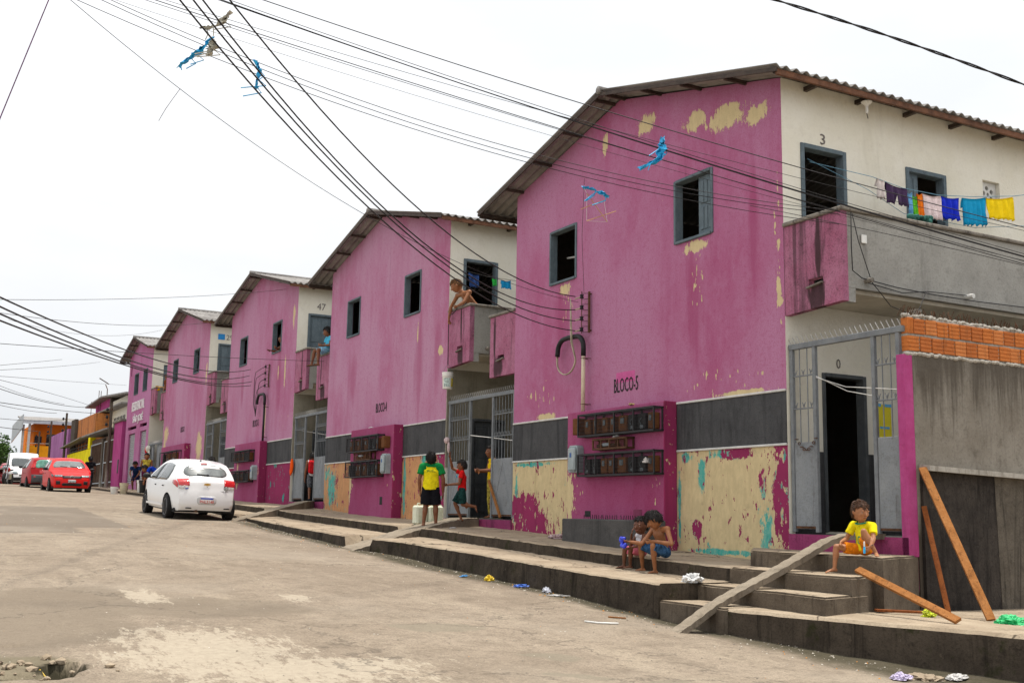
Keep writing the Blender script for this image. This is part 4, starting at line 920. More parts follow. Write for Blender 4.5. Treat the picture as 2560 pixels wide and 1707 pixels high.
# ================================================================ service entrances and wires
M_PIPE = rough_wall('flaking cream pipe', (.66, .58, .40), (.33, .09, .17), (.72, .64, .46), .4, 6)
M_CABLE = plain('beige cable', (.46, .40, .29), .6, .2)
def arc(c, r, a0, a1, n, x): return [(x, c[0]+r*math.cos(a0+(a1-a0)*i/n), c[1]+r*math.sin(a0+(a1-a0)*i/n)) for i in range(n+1)]
def service(label, Y, zb, zt, mat, rackz, loop=True):
    t = thing('service_mast', label, 'service mast', (0, Y, zb), group='electric service masts'); x = -.12
    m = MB(); m.tube([(x, 0, 0), (x, 0, zt-zb)], .034, 10)
    m.build('pipe', mat, t, smooth=True)
    for q in (.12, .9): m = MB(); m.tube([(0, .05, (zt-zb)*q), (x-.036, .03, (zt-zb)*q), (x-.036, -.03, (zt-zb)*q), (0, -.05, (zt-zb)*q)], .006, 5); m.build('clamp', M_RUST, t)
    h0 = zt-zb; pts = [(x, 0, h0-.06)]+arc((.22, h0+.08), .22, math.pi, math.pi/2, 7, x)+[(x, .45, h0+.31)]+arc((.62, h0+.08), .22, math.pi/2, 0, 7, x)+[(x, .85, h0+.02)]
    m = MB(); m.tube(pts, .043, 10); m.build('weather_head', M_BLACK, t, smooth=True)
    if loop:
        m = MB()
        for k in (-1, 0, 1):
            lp = [(x+.012*k, .85, h0+.05)]+[(x+.012*k, .55+.30*math.cos(a)+.006*k, h0-.08-.24*math.sin(a)) for a in [math.pi*i/10 for i in range(11)]]+[(x-.05+.012*k, .30, h0+.2), (x-.06+.01*k, .31, h0+.5), (x-.06, .33, rackz[0]-zb)]
            m.tube(lp, .010, 6)
        m.build('cable_loop', M_CABLE, t, smooth=True)
    r = thing('insulator_rack', label.replace('service mast', 'insulator rack').replace('mast', 'rack'), 'insulator rack', (0, Y-.05, rackz[1]), group='insulator racks'); hr = rackz[0]-rackz[1]+.12
    m = MB(); m.bbox(-.06, -.03, -.02, .02, -.06, hr-.04, .004); m.bar((-.045, 0, -.02), (0, 0, -.02), .02); m.bar((-.045, 0, hr-.08), (0, 0, hr-.08), .02); m.build('back_plate', M_RUST, r)
    m = MB(); m.tube([(-.13, .10, -.07), (-.13, .10, hr-.03)], .007, 6); m.build('pin', M_RUST, r)
    for i in range(4):
        z = rackz[1]+(rackz[0]-rackz[1])*i/3-rackz[1]; m = MB(); m.lathe([(.018, -.035), (.036, -.03), (.036, -.014), (.022, 0), (.036, .014), (.036, .03), (.018, .035)], 10, Matrix.Translation((-.13, .10, z)))
        m.bar((-.13, .10, z+.05), (-.04, .0, z+.05), .008); m.bar((-.13, .10, z-.05), (-.04, .0, z-.05), .008); m.build('insulator', M_BLACK, r, smooth=True)
service('cream service mast with a black hooped top on the nearest house', 15.64, 3.20, 4.19, M_PIPE, (5.15, 4.585))
service('dark service mast with a hooped top on the third house', 34.36, 3.58, 4.80, M_BLACK, (5.95, 5.35), False)
WT = [
('a1',(-8.0, 9.5),(-0.22, 15.66),(2.641,-3.752,6.239),-0.6,0.985,0.011),
('a2',(-8.0, 9.5),(-0.22, 15.66),(3.036,-4.061,5.935),-0.6,0.985,0.011),
('a3',(-8.0, 9.5),(-0.22, 15.66),(2.683,-3.796,5.830),-0.6,0.985,0.011),
('a4',(-8.0, 9.5),(-0.22, 15.66),(2.450,-3.598,5.692),-0.6,0.985,0.011),
('c1',(-8.7, 12.4),(1.4, 8.5),(0.595,-3.287,7.712),-0.4,1.7,0.0075),
('c2',(-8.7, 12.4),(1.4, 8.5),(0.532,-3.443,7.568),-0.4,1.7,0.0085),
('c2b',(-8.7, 12.4),(1.4, 8.5),(0.481,-3.360,7.545),-0.4,1.7,0.006),
('c2c',(-8.7, 12.4),(1.4, 8.5),(0.50,-3.40,7.595),-0.4,1.7,0.005),
('c3',(-8.7, 12.4),(1.4, 8.5),(0.316,-3.006,7.259),-0.4,1.7,0.0065),
('c4',(-8.7, 12.4),(1.4, 8.5),(0.543,-2.851,7.283),-0.4,1.7,0.004),
('c5',(-8.7, 12.4),(1.4, 8.5),(0.358,-2.974,7.220),-0.4,1.7,0.0045),
('c9',(-8.7, 12.4),(1.4, 8.5),(0.535,-3.038,7.110),-0.4,1.7,0.003),
('c6',(-8.7, 12.4),(0.0, 9.9),(1.651,-3.477,7.132),-0.4,1.0,0.0055),
('c7',(-8.7, 12.4),(0.0, 9.9),(1.743,-3.565,7.086),-0.4,1.0,0.0055),
('c8',(-8.7, 12.4),(0.0, 9.9),(1.467,-3.289,6.958),-0.4,1.0,0.0055),
('c10',(-8.7, 12.4),(-0.22, 15.66),(2.127,-3.965,6.876),-0.4,1.0,0.005),
('low1',(-8.7, 12.4),(1.4, 8.5),(-0.752,-0.480,5.778),0.70,1.6,0.005),
('c12',(-4.0, 8.0),(1.0, 6.0),(-0.459,-1.093,6.621),-0.5,1.5,0.016),
('c13',(-11.0, 12.0),(-7.0, 12.6),(-1.136,16.350,-0.869),0.10,0.60,0.008),
('b1',(-9.0, 12.0),(-0.2, 34.3),(1.585,0.973,3.428),-0.35,0.84,0.012),
('b2',(-9.0, 12.0),(-0.2, 34.3),(1.701,0.785,3.336),-0.35,0.83,0.012),
('b3',(-9.0, 12.0),(-0.2, 34.3),(1.440,0.862,3.273),-0.35,0.86,0.012),
('b4',(-9.0, 12.0),(-0.2, 34.3),(1.149,1.045,3.219),-0.35,0.85,0.012),
('d1',(-8.0, 25.0),(0.0, 33.0),(0.375,2.108,5.740),-0.3,1.0,0.007),
('d2',(-8.0, 30.0),(0.0, 43.0),(0.774,1.639,6.185),-0.1,0.984,0.009),
('d3',(-8.0, 40.0),(0.0, 52.0),(1.978,-0.192,7.748),0.1,1.0,0.007),
('d4',(-9.0, 20.0),(0.0, 29.0),(0.179,1.236,4.118),-0.2,0.99,0.007),
('f0',(-8.0, 45.0),(1.0, 80.0),(0.129,5.102,6.431),-0.1,0.60,0.012),
('f1',(-8.0, 45.0),(1.0, 80.0),(0.279,4.596,6.302),-0.1,1.1,0.012),
('f2',(-8.0, 45.0),(1.0, 80.0),(0.024,3.570,6.194),-0.1,1.7,0.012),
('f3',(-8.0, 45.0),(1.0, 80.0),(-0.273,2.280,6.231),-0.1,1.025,0.014),
('f4',(-8.0, 45.0),(1.0, 80.0),(1.133,0.955,6.035),-0.1,1.043,0.02),
('f5',(-8.0, 45.0),(1.0, 80.0),(0.284,2.135,5.324),-0.1,1.068,0.02),
('f6',(-8.0, 45.0),(1.0, 80.0),(1.444,1.124,5.344),-0.1,0.589,0.014),
('f7',(-8.0, 45.0),(1.0, 80.0),(1.016,1.769,4.704),-0.1,0.674,0.014),
('f8',(-8.0, 45.0),(1.0, 80.0),(0.618,1.343,4.432),-0.1,0.427,0.018),
('f9',(-8.0, 45.0),(1.0, 80.0),(1.570,0.525,6.210),-0.1,0.660,0.012)]
WL = {'a': 'one of the four heavy wires rising left from the rack of the nearest house',
      'c': 'one of the thin wires slanting across the sky in front of the nearest house',
      'b': 'one of the four service wires running left from the third house',
      'd': 'thin single wire crossing the street among the farther pink houses', 'f': 'one of the far wires over the parked cars at the left edge'}
WG = {'a': 'heavy service wires of the nearest house', 'c': 'thin wires across the street', 'b': 'service wires of the third house', 'd': 'single wires over the street', 'f': 'far street wires'}
WOWN = {'c1': 'uppermost long black wire slanting from top left to the right edge', 'c12': 'thick twisted black cable alone in the top right corner',
        'c13': 'single purple wire in the top left corner', 'c10': 'thin wire slanting alone from the upper left down to the nearest rack', 'low1': 'lowest wire crossing the grey balcony parapet of the nearest house'}
M_PURPLE = plain('purple wire', (.12, .02, .10), .6)
for nm, P0, P1, co, t0, t1, rad in WT:
    m = MB(); n = 40; pts = []
    for i in range(n+1):
        t = t0+(t1-t0)*i/n; pts.append(Vector((P0[0]+(P1[0]-P0[0])*t, P0[1]+(P1[1]-P0[1])*t, co[0]*t*t+co[1]*t+co[2])))
    if nm == 'c12':
        k = 160; pts2 = []
        for ph in (0, math.pi):
            q = []
            for i in range(k+1):
                u_ = i/k*n; a = min(n-1, int(u_)); p = pts[a].lerp(pts[a+1], u_-a); an = i*.62+ph; q.append(p+Vector((.3, .9, 0))*.008*math.cos(an)+Vector((0, 0, 1))*.009*math.sin(an))
            m.tube(q, .0075, 6)
    else: m.tube(pts, rad*.78, 5)
    o = m.build('wire', M_PURPLE if nm == 'c13' else M_WIRE, None, smooth=True)
    ORD = {'a': ['topmost', 'second', 'third', 'lowest'], 'b': ['topmost', 'second', 'third', 'lowest']}
    if nm in ('a1', 'a2', 'a3', 'a4'): tag(o, '%s of the four heavy wires rising left from the rack of the nearest house' % ORD['a'][int(nm[1])-1], 'wire', WG['a'])
    elif nm in ('b1', 'b2', 'b3', 'b4'): tag(o, '%s of the four service wires running left from the third house' % ORD['b'][int(nm[1])-1], 'wire', WG['b'])
    elif nm[0] == 'f': tag(o, 'far wire over the parked cars, %s from the top at the left edge' % dict(f0='first', f1='second', f2='third', f3='fourth', f9='fifth', f4='sixth', f5='seventh', f6='eighth', f7='ninth', f8='lowest')[nm], 'wire', WG['f'])
    elif nm in ('c8', 'c7', 'c9', 'c6', 'c5', 'c3', 'c4'): tag(o, 'thin slanting wire, %s from the left among those leaving the top edge' % dict(c8='first', c7='second', c9='third', c6='fourth', c5='fifth', c3='sixth', c4='seventh')[nm], 'wire', WG['c'])
    elif nm[:2] == 'c2': tag(o, 'one of three thin wires bundled closely together before the nearest house', 'wire', 'bundle of three wires')
    elif nm[0] == 'd': tag(o, dict(d1='thin wire reaching the roof of the third house from the left', d2='thin wire reaching the eave of the fourth house', d3='thin wire reaching the roof of the farthest house', d4='thin wire crossing low past the windows of the third house')[nm], 'wire', WG['d'])
    elif nm in WOWN: tag(o, WOWN[nm], 'wire')
    else: tag(o, WL[nm[0]], 'wire', WG[nm[0]])
# twisted tails where the heavy wires meet the rack of the near house, and droppers of the third house
m = MB()
for z in (5.15, 4.96, 4.775, 4.585):
    for ph in (0, math.pi): m.tube([(-.13+.010*math.cos(i*.9+ph), 15.70+.013*i, z-.01+.010*math.sin(i*.9+ph)) for i in range(16)], .007, 5)
tag(m.build('wire_tie', M_CABLE), 'beige twisted wire ends at the insulators of the nearest house', 'wire tie')
m = MB()
for k, (z, yy) in enumerate(((5.95, 35.4), (5.75, 35.3), (5.55, 34.95), (5.35, 35.15))):
    m.tube([(-.14, 34.45, z), (-.15, 34.8, z-.02), (-.16, yy, z-.08), (-.17, yy+.07, z-.30), (-.16, yy+.1, 4.85), (-.14, 35.34-.02*k, 4.58-.05*k), (-.13, 35.22, 4.72), (-.12, 35.2, 4.86)], .009, 6)
tag(m.build('dropper_cable', M_WIRE, smooth=True), 'black looping dropper cables at the rack of the third house', 'cable')
# loose wires stapled along the near balcony
m = MB(); m.tube([(.15, 9.84, 5.30), (.14, 9.84, 4.85), (.14, 9.83, 4.55), (.3, 9.83, 4.47), (.9, 9.83, 4.42), (1.6, 9.83, 4.40), (2.4, 9.83, 4.40), (3.3, 9.83, 4.42), (4.6, 9.83, 4.44), (6, 9.83, 4.45)], .007, 5)
m.tube([(.17, 9.84, 5.28), (.25, 9.83, 4.95), (.45, 9.82, 4.44), (.75, 9.80, 4.16), (1.05, 9.80, 4.10), (1.25, 9.80, 4.16), (1.42, 9.82, 4.42)], .006, 5)
m.tube([(.4, 9.83, 4.42), (1.0, 9.83, 4.36), (1.45, 9.83, 4.43), (2.2, 9.83, 4.46)], .006, 5)
tag(m.build('loose_wire', M_WIRE, smooth=True), 'loose black wires looping along the grey parapet of the nearest balcony', 'wire')
t = thing('lamp_holder', 'broken white lamp holder hanging under the eave of the nearest house', 'lamp', (1.42, 10.72, 7.30))
m = MB(); m.tube([(0, 0, .04), (.01, 0, -.05), (-.01, 0, -.16), (.02, 0, -.26)], .006, 5); m.build('flex', M_WIRE, t); m = MB(); m.lathe([(.02, -.09), (.04, -.06), (.075, -.03), (.078, -.02), (.03, 0)], 12); m.build('shade', M_WHITEPL, t); m = MB(); m.lathe([(.012, -.19), (.022, -.16), (.022, -.09)], 8); m.build('bulb', M_WHITEPL, t)
t = thing('ceiling_lamp', 'white lamp base under the balcony soffit of the nearest house', 'lamp', (1.75, 10.3, 4.295)); m = MB(); m.lathe([(.02, -.14), (.04, -.12), (.04, -.05), (.09, -.03), (.09, 0)], 12); m.build('base', M_WHITEPL, t, smooth=True)
m = MB(); m.bbox(.33, .42, 9.845, 9.862, 4.93, 5.04, .004); tag(m.build('junction_box', M_WHITEPL), 'small white junction box on the grey parapet of the nearest balcony', 'junction box')

# ================================================================ laundry
def cloth(name, label, pts, z0, mat, folds=4, amp=.02, seed=0, y=10.3, group=None, drop_fn=None, back=.35, rt=(1, 0, 0)):
    """a garment over the line: top edge from pts[0] to pts[1] (x,z), hanging to z0 in front with a shorter fold behind"""
    (xa, za), (xb, zb) = pts; n, k = 18, 8; m = MB(); r_ = random.Random(seed); ph = [r_.uniform(0, 6) for _ in range(3)]
    for side in (0, 1):
        for j in range(k+1):
            for i in range(n+1):
                u_ = i/n; t = j/k; x = xa+(xb-xa)*u_; zt = za+(zb-za)*u_ - .02*math.sin(u_*math.pi)
                zl = z0 if side == 0 else zt-(zt-z0)*back
                if drop_fn and side == 0: zl += drop_fn(u_)
                z = zt+(zl-zt)*t; w_ = amp*t**.6*(math.sin(u_*folds*6.28+ph[0]+t*.8)+.6*math.sin(u_*folds*15+ph[1]+t*2)+.3*math.sin(u_*folds*31+t*5))
                yy = (-.008-.012*t) if side == 0 else (.008+.012*t)
                m.v.append((x+.012*t*math.sin(u_*9+ph[2]), y+yy+w_, z+(.010*math.sin(u_*folds*6.28+ph[1])+.008*math.sin(u_*folds*17+ph[0]))*t))
    q = n+1
    for side in (0, 1):
        o = side*(k+1)*q
        for j in range(k):
            for i in range(n):
                a = o+j*q+i; m.f.append((a, a+1, a+q+1, a+q)); m.mi.append(0)
    for i in range(n): m.f.append((i, i+1, (k+1)*q+i+1, (k+1)*q+i)); m.mi.append(0)
    ob = m.build(name, mat, None, smooth=True); md = ob.modifiers.new('thick', 'SOLIDIFY'); md.thickness = .005; return tag(ob, label, 'laundry', group or 'washing on the nearest balcony')
def cl_mat(n, c, var=.12): return plain(n, c, .85, var, 10, spec=.1, bump=.3)
m = MB(); m.tube([(.45, 10.85, 6.28), (1.03, 10.3, 6.02), (1.6, 10.3, 5.955), (2.3, 10.3, 5.965), (3.0, 10.3, 6.05), (3.9, 10.3, 6.20), (6, 10.3, 6.7)], .005, 5); m.tube([(.42, 10.86, 6.32), (1.0, 10.35, 5.85), (1.6, 10.3, 5.6), (3, 10.3, 5.6), (4.2, 10.3, 5.8), (6, 10.3, 6.1)], .004, 5)
tag(m.build('clothes_line', plain('blue cord', (.10, .22, .30), .7)), 'clothes line strung along the nearest balcony', 'clothes line')
cloth('white_cloth', 'crumpled whitish cloth at the left end of the line', ((1.12, 6.02), (1.24, 6.0)), 5.74, cl_mat('off white knit', (.62, .55, .52)), 2, .02, 1)
cloth('dark_shorts', 'dark purple shorts on the line of the nearest balcony', ((1.27, 5.985), (1.67, 5.955)), 5.70, cl_mat('dark purple cotton', (.055, .03, .075)), 3, .02, 2, drop_fn=lambda u_: .12 if .45 < u_ < .52 else 0)
cloth('striped_garment', 'blue and white striped garment left of the green one', ((1.68, 5.90), (1.77, 5.92)), 5.53, cl_mat('pale blue cotton', (.16, .40, .68), .35), 2, .015, 3)
cloth('green_garment', 'bright green small garment on the line', ((1.775, 5.88), (1.86, 5.88)), 5.53, cl_mat('lime cotton', (.13, .52, .03), .3), 2, .015, 4)
cloth('orange_garment', 'orange garment with white strap on the line', ((1.865, 5.92), (1.965, 5.93)), 5.53, cl_mat('orange cotton', (.85, .20, .015), .2), 2, .015, 5)
cloth('printed_towel', 'pale printed cloth with pink side and red hem', ((1.97, 5.935), (2.33, 5.955)), 5.60, cl_mat('pale print cotton', (.74, .60, .60), .2), 3, .02, 6)
cloth('blue_shorts', 'royal blue shorts on the line', ((2.335, 5.955), (2.70, 5.985)), 5.63, cl_mat('royal blue cotton', (.012, .03, .52)), 3, .025, 7, drop_fn=lambda u_: .02*u_)
cloth('cyan_towel', 'cyan blue towel, the longest on the line', ((2.78, 6.0), (3.26, 6.08)), 5.60, cl_mat('cyan terry', (.01, .30, .55)), 5, .022, 8, drop_fn=lambda u_: .06*u_)
cloth('yellow_cloth', 'yellow cloth at the right end of the line', ((3.27, 6.07), (3.86, 6.18)), 5.77, cl_mat('yellow cotton', (.88, .62, .01)), 6, .022, 9, drop_fn=lambda u_: .05*u_)
m = MB(); random.seed(5)
for i in range(9): m.ell((1.33+.045*i+random.uniform(-.02, .02), 9.93+random.uniform(-.04, .04), 5.40+random.uniform(0, .05)), (.06, .05, .04), Matrix.Rotation(random.uniform(0, 3), 3, 'Z'), n=8, m=5)
tag(m.build('wet_cloth', cl_mat('dark green print', (.04, .13, .11), .6)), 'bundle of dark green printed cloth on the parapet under the purple shorts', 'laundry')
cloth('denim_shorts', 'dark blue denim shorts in the second house balcony doorway', ((.15, 6.50), (.38, 6.47)), 6.19, cl_mat('denim', (.03, .07, .22), .4), 2, .015, 10, 20.6, 'washing on the second balcony')
cloth('green_rag', 'small bright green cloth on the second house balcony line', ((.71, 6.44), (.80, 6.44)), 6.28, cl_mat('green rag', (.03, .40, .06)), 1, .012, 11, 20.6, 'washing on the second balcony')
cloth('small_blue_cloth', 'small cyan cloth beside the second house balcony door', ((.92, 6.42), (1.15, 6.44)), 6.25, cl_mat('cyan cotton', (.01, .27, .55)), 2, .012, 12, 20.6, 'washing on the second balcony')
m = MB(); m.tube([(.05, 20.6, 6.53), (.6, 20.6, 6.46), (1.3, 20.6, 6.45), (2.2, 20.6, 6.5)], .005, 5); tag(m.build('clothes_line', M_WIRE), 'clothes line across the balcony door of the second house', 'clothes line')
cloth('orange_cloth', 'orange yellow cloth over the parapet of the farthest house balcony', ((.0, 7.02), (.7, 7.02)), 6.80, cl_mat('orange print', (.85, .35, .01), .4), 2, .03, 13, 52.6, 'washing on far balconies')
cloth('red_shirt', 'red shirt hanging inside the gateway of the third house', ((.75, 3.6), (1.25, 3.55)), 2.95, cl_mat('red cotton', (.45, .02, .015)), 3, .03, 14, 30.2, 'washing in gateways')
m = MB(); m.tube([(.04, 31.0, 3.75), (.6, 30.4, 3.62), (.9, 30.2, 3.58), (.05, 28.9, 3.3)], .007, 5); m.tube([(.05, 20.2, 3.05), (.06, 19.2, 2.95), (.05, 18.3, 2.85)], .008, 5); m.tube([(.05, 10.45, 3.3), (.06, 9.9, 3.05), (.05, 9.45, 2.95)], .005, 5); m.tube([(.05, 10.45, 3.28), (.04, 9.9, 3.1), (.05, 9.1, 3.0)], .005, 5)
tag(m.build('cord', M_TRIM), 'whitish cords strung across the gateways', 'cord')
m = MB(); m.ell((-.03, 31.55, 2.75), (.05, .09, .22), n=9, m=6); m.ell((-.03, 31.62, 2.6), (.04, .05, .13), n=9, m=6); tag(m.build('orange_rag', cl_mat('orange rag', (.85, .10, .01))), 'orange rag hung on the gate of the third house', 'rag')
m = MB(); m.ell((-.05, 53.1, 4.15), (.12, .28, .16), n=9, m=6); m.ell((-.05, 52.9, 3.6), (.10, .15, .5), n=9, m=6); tag(m.build('white_rag', cl_mat('dirty white rag', (.62, .6, .52))), 'whitish cloth slung over the gate beside the roller shutters', 'rag')
m = MB(); m.ell((-.05, 53.42, 4.1), (.1, .16, .18), n=9, m=6); tag(m.build('red_rag', cl_mat('red rag', (.6, .02, .02))), 'red cloth beside the whitish one on the far gate', 'rag')
m = MB(); m.ell((-.06, 21.02, 2.98), (.06, .09, .07), n=9, m=6); m.ell((-.05, 20.95, 2.83), (.03, .04, .12), n=9, m=6); tag(m.build('pale_rag', cl_mat('pale pink rag', (.55, .42, .42))), 'pale rag tied on the gate behind the boy in the red shirt', 'rag')

# ================================================================ torn plastic and kites on the wires
def rag(name, label, spine, width, mat, seed=0, cat='torn plastic', tails=3):
    r_ = random.Random(seed); m = MB(); P = [Vector(p) for p in spine]; n = 14; L = []
    for i in range(n+1):
        u_ = i/n*(len(P)-1); a = min(len(P)-2, int(u_)); L.append(P[a].lerp(P[a+1], u_-a))
    ax = Vector((.93, -.36, 0))
    for i, p in enumerate(L):
        w_ = width*(.35+.65*math.sin(math.pi*min(1, (i+1)/(n+1))))*r_.uniform(.6, 1.2)
        for j in range(5):
            t = j/4-.5; m.v.append(tuple(p+ax*(t*w_)+Vector((r_.uniform(-.02, .02), r_.uniform(-.03, .03), r_.uniform(-.015, .015)))+Vector((.36, .93, 0))*(.03*math.sin(j*2+i))))
    for i in range(n):
        for j in range(4): a = i*5+j; m.f.append((a, a+1, a+6, a+5)); m.mi.append(0)
    for k in range(tails):
        b = L[r_.randrange(4, n)]; m.tube([b, b+Vector((r_.uniform(-.1, .1), 0, -.06)), b+Vector((r_.uniform(-.2, .05), 0, -.14))], .006, 4)
    o = m.build(name, mat, None); md = o.modifiers.new('thick', 'SOLIDIFY'); md.thickness = .004; return tag(o, label, cat)
rag('blue_plastic', 'torn blue plastic caught on the wires before the nearest house', [(-2.60, 10.05, 5.84), (-2.60, 10.05, 5.70), (-2.63, 10.06, 5.57), (-2.85, 10.14, 5.44)], .10, M_BLUECLOTH, 3)
rag('blue_strip', 'small blue and white strip snagged above the stick kite', [(-3.46, 10.38, 5.19), (-3.33, 10.33, 5.15), (-3.20, 10.28, 5.09)], .05, M_BLUECLOTH, 4)
rag('blue_plastic', 'long blue plastic streamer on the wires in the upper left', [(-7.38, 11.89, 6.66), (-7.48, 11.93, 6.52), (-7.6, 11.97, 6.40), (-7.70, 12.01, 6.29)], .06, M_BLUECLOTH, 5)
rag('white_tatter', 'whitish tatters beside the blue streamer on the wires', [(-7.37, 11.88, 6.62), (-7.38, 11.89, 6.52), (-7.42, 11.9, 6.44)], .12, cl_mat('dirty white plastic', (.52, .50, .42), .3), 6)
rag('white_tatter', 'pale rag hanging highest on the wires at the upper left', [(-7.22, 11.83, 6.98), (-7.29, 11.85, 6.85), (-7.42, 11.9, 6.76), (-7.52, 11.94, 6.77)], .08, cl_mat('dirty white plastic', (.52, .50, .42), .3), 7)
rag('blue_strip', 'thin knotted blue strip below the wires right of the streamer', [(-6.95, 11.72, 6.42), (-6.89, 11.70, 6.33), (-6.90, 11.70, 6.20), (-6.91, 11.71, 6.10)], .03, M_BLUECLOTH, 8)
M_STICK = plain('kite bamboo', (.45, .25, .10), .7)
t = thing('stick_kite', 'bare stick kite frame dangling before the nearest house', 'kite', (-3.3, 10.32, 4.95))
for a, b in (((-.12, .05, .16), (.10, -.04, -.16)), ((-.19, .07, -.03), (.06, -.03, .09)), ((-.12, .05, -.16), (.19, -.08, -.03))): m = MB(); m.tube([a, b], .0045, 5); m.build('stick', M_STICK, t)
m = MB(); m.tube([(-.15, .06, .22), (-.12, .05, .16), (-.12, .05, -.16), (.10, -.04, -.16), (.06, -.03, .09)], .0022, 4); m.build('thread', M_TRIM, t)
m = MB(); m.tube([(-7.67, 12.0, 6.04), (-7.72, 12.02, 5.95), (-7.80, 12.05, 5.80), (-7.86, 12.08, 5.66)], .003, 4); tag(m.build('kite_thread', M_RUST), 'broken kite thread hanging from the slanting wire', 'thread')
m = MB(); m.tube([(-.14, 15.62, 7.2), (-.13, 15.70, 6.2), (-.13, 15.62, 5.2)], .004, 4); tag(m.build('antenna_wire', M_WIRE), 'thin wire running up the nearest facade above the rack', 'wire')
# ================================================================ vehicles
def paint(name, col, rough=.22, sp0=.5, coat=.25):
    g = G(name); n = g.noise(g.obj(), 3, 4, .6); dust = g.noise(g.obj(), 9, 4, .7)
    c = g.mix(g.f('MULTIPLY', g.st(dust, .55, .85), .08), col, (.45, .40, .33)); return g.done(c, g.st(n, .2, .8, rough, rough+.06), spec=sp0, Coat_Weight=coat, Coat_Roughness=.1)
M_GLASS = plain('tinted car glass', (.035, .045, .045), .06, .2, 3, spec=.9, bump=0)
M_GLASSL = plain('bright reflective car glass', (.16, .175, .17), .10, .25, 2, spec=.9, bump=0)
M_TRIMB = plain('black car trim', (.018, .018, .02), .5, .2, 8)
M_TYRE = plain('tyre rubber', (.017, .016, .016), .9, .3, 20)
M_RIM = plain('silver alloy', (.48, .48, .49), .3, .15, 8, metal=.7)
M_REDL = plain('red lamp glass', (.55, .008, .008), .15, .25, 14, spec=.7, Coat_Weight=.5)
M_CLEARL = plain('clear lamp glass', (.55, .53, .50), .15, .4, 25, spec=.7, Coat_Weight=.5)
M_HEADL = plain('headlamp glass', (.14, .17, .18), .25, .6, 22, spec=.4)
M_CHROME = plain('chrome', (.70, .70, .70), .15, .05, metal=.9, bump=0); M_GOLD = plain('gold emblem', (.75, .45, .10), .3, .05, metal=.5, bump=0)
M_PLATE = plain('white number plate', (.80, .79, .77), .5, .05); M_PLATEG = plain('grey number plate', (.55, .58, .58), .5, .05)
M_REDTXT = plain('red plate lettering', (.65, .05, .03), .6, .05); M_BLUEP = plain('plate blue', (.02, .06, .42), .5, .05)

def cat_rom(P, n):
    out_ = []; P = [P[0]]+list(P)+[P[-1]]
    for i in range(1, len(P)-2):
        for k in range(n):
            t = k/n; a, b, c, d = P[i-1], P[i], P[i+1], P[i+2]
            out_.append(tuple(.5*((2*b[q])+(-a[q]+c[q])*t+(2*a[q]-5*b[q]+4*c[q]-d[q])*t*t+(-a[q]+3*b[q]-3*c[q]+d[q])*t**3) for q in range(2)))
    out_.append(P[-2]); return out_
HATCH = [(1.90, .24), (1.96, .38), (1.955, .52), (1.91, .66), (1.76, .79), (1.3, .915), (.98, .985), (.62, 1.19), (.25, 1.385), (-.2, 1.465), (-.75, 1.455), (-1.25, 1.395), (-1.42, 1.35), (-1.58, 1.19), (-1.74, 1.02), (-1.86, .93), (-1.91, .78), (-1.945, .64), (-1.965, .48), (-1.955, .36), (-1.89, .25)]
VAN = [(2.05, .28), (2.12, .45), (2.10, .65), (2.02, .82), (1.75, .98), (1.35, 1.08), (.95, 1.42), (.62, 1.68), (.40, 1.80), (.2, 2.02), (-.6, 2.06), (-1.6, 2.06), (-1.98, 2.02), (-2.04, 1.6), (-2.06, 1.0), (-2.07, .6), (-2.05, .35), (-2.0, .28)]
SUV = [(1.95, .30), (2.02, .48), (2.0, .65), (1.93, .82), (1.7, .95), (1.25, 1.03), (.95, 1.08), (.6, 1.32), (.3, 1.52), (-.2, 1.60), (-1.0, 1.59), (-1.55, 1.54), (-1.70, 1.48), (-1.80, 1.25), (-1.90, 1.06), (-1.95, .9), (-1.99, .75), (-2.03, .58), (-2.02, .42), (-1.95, .32)]

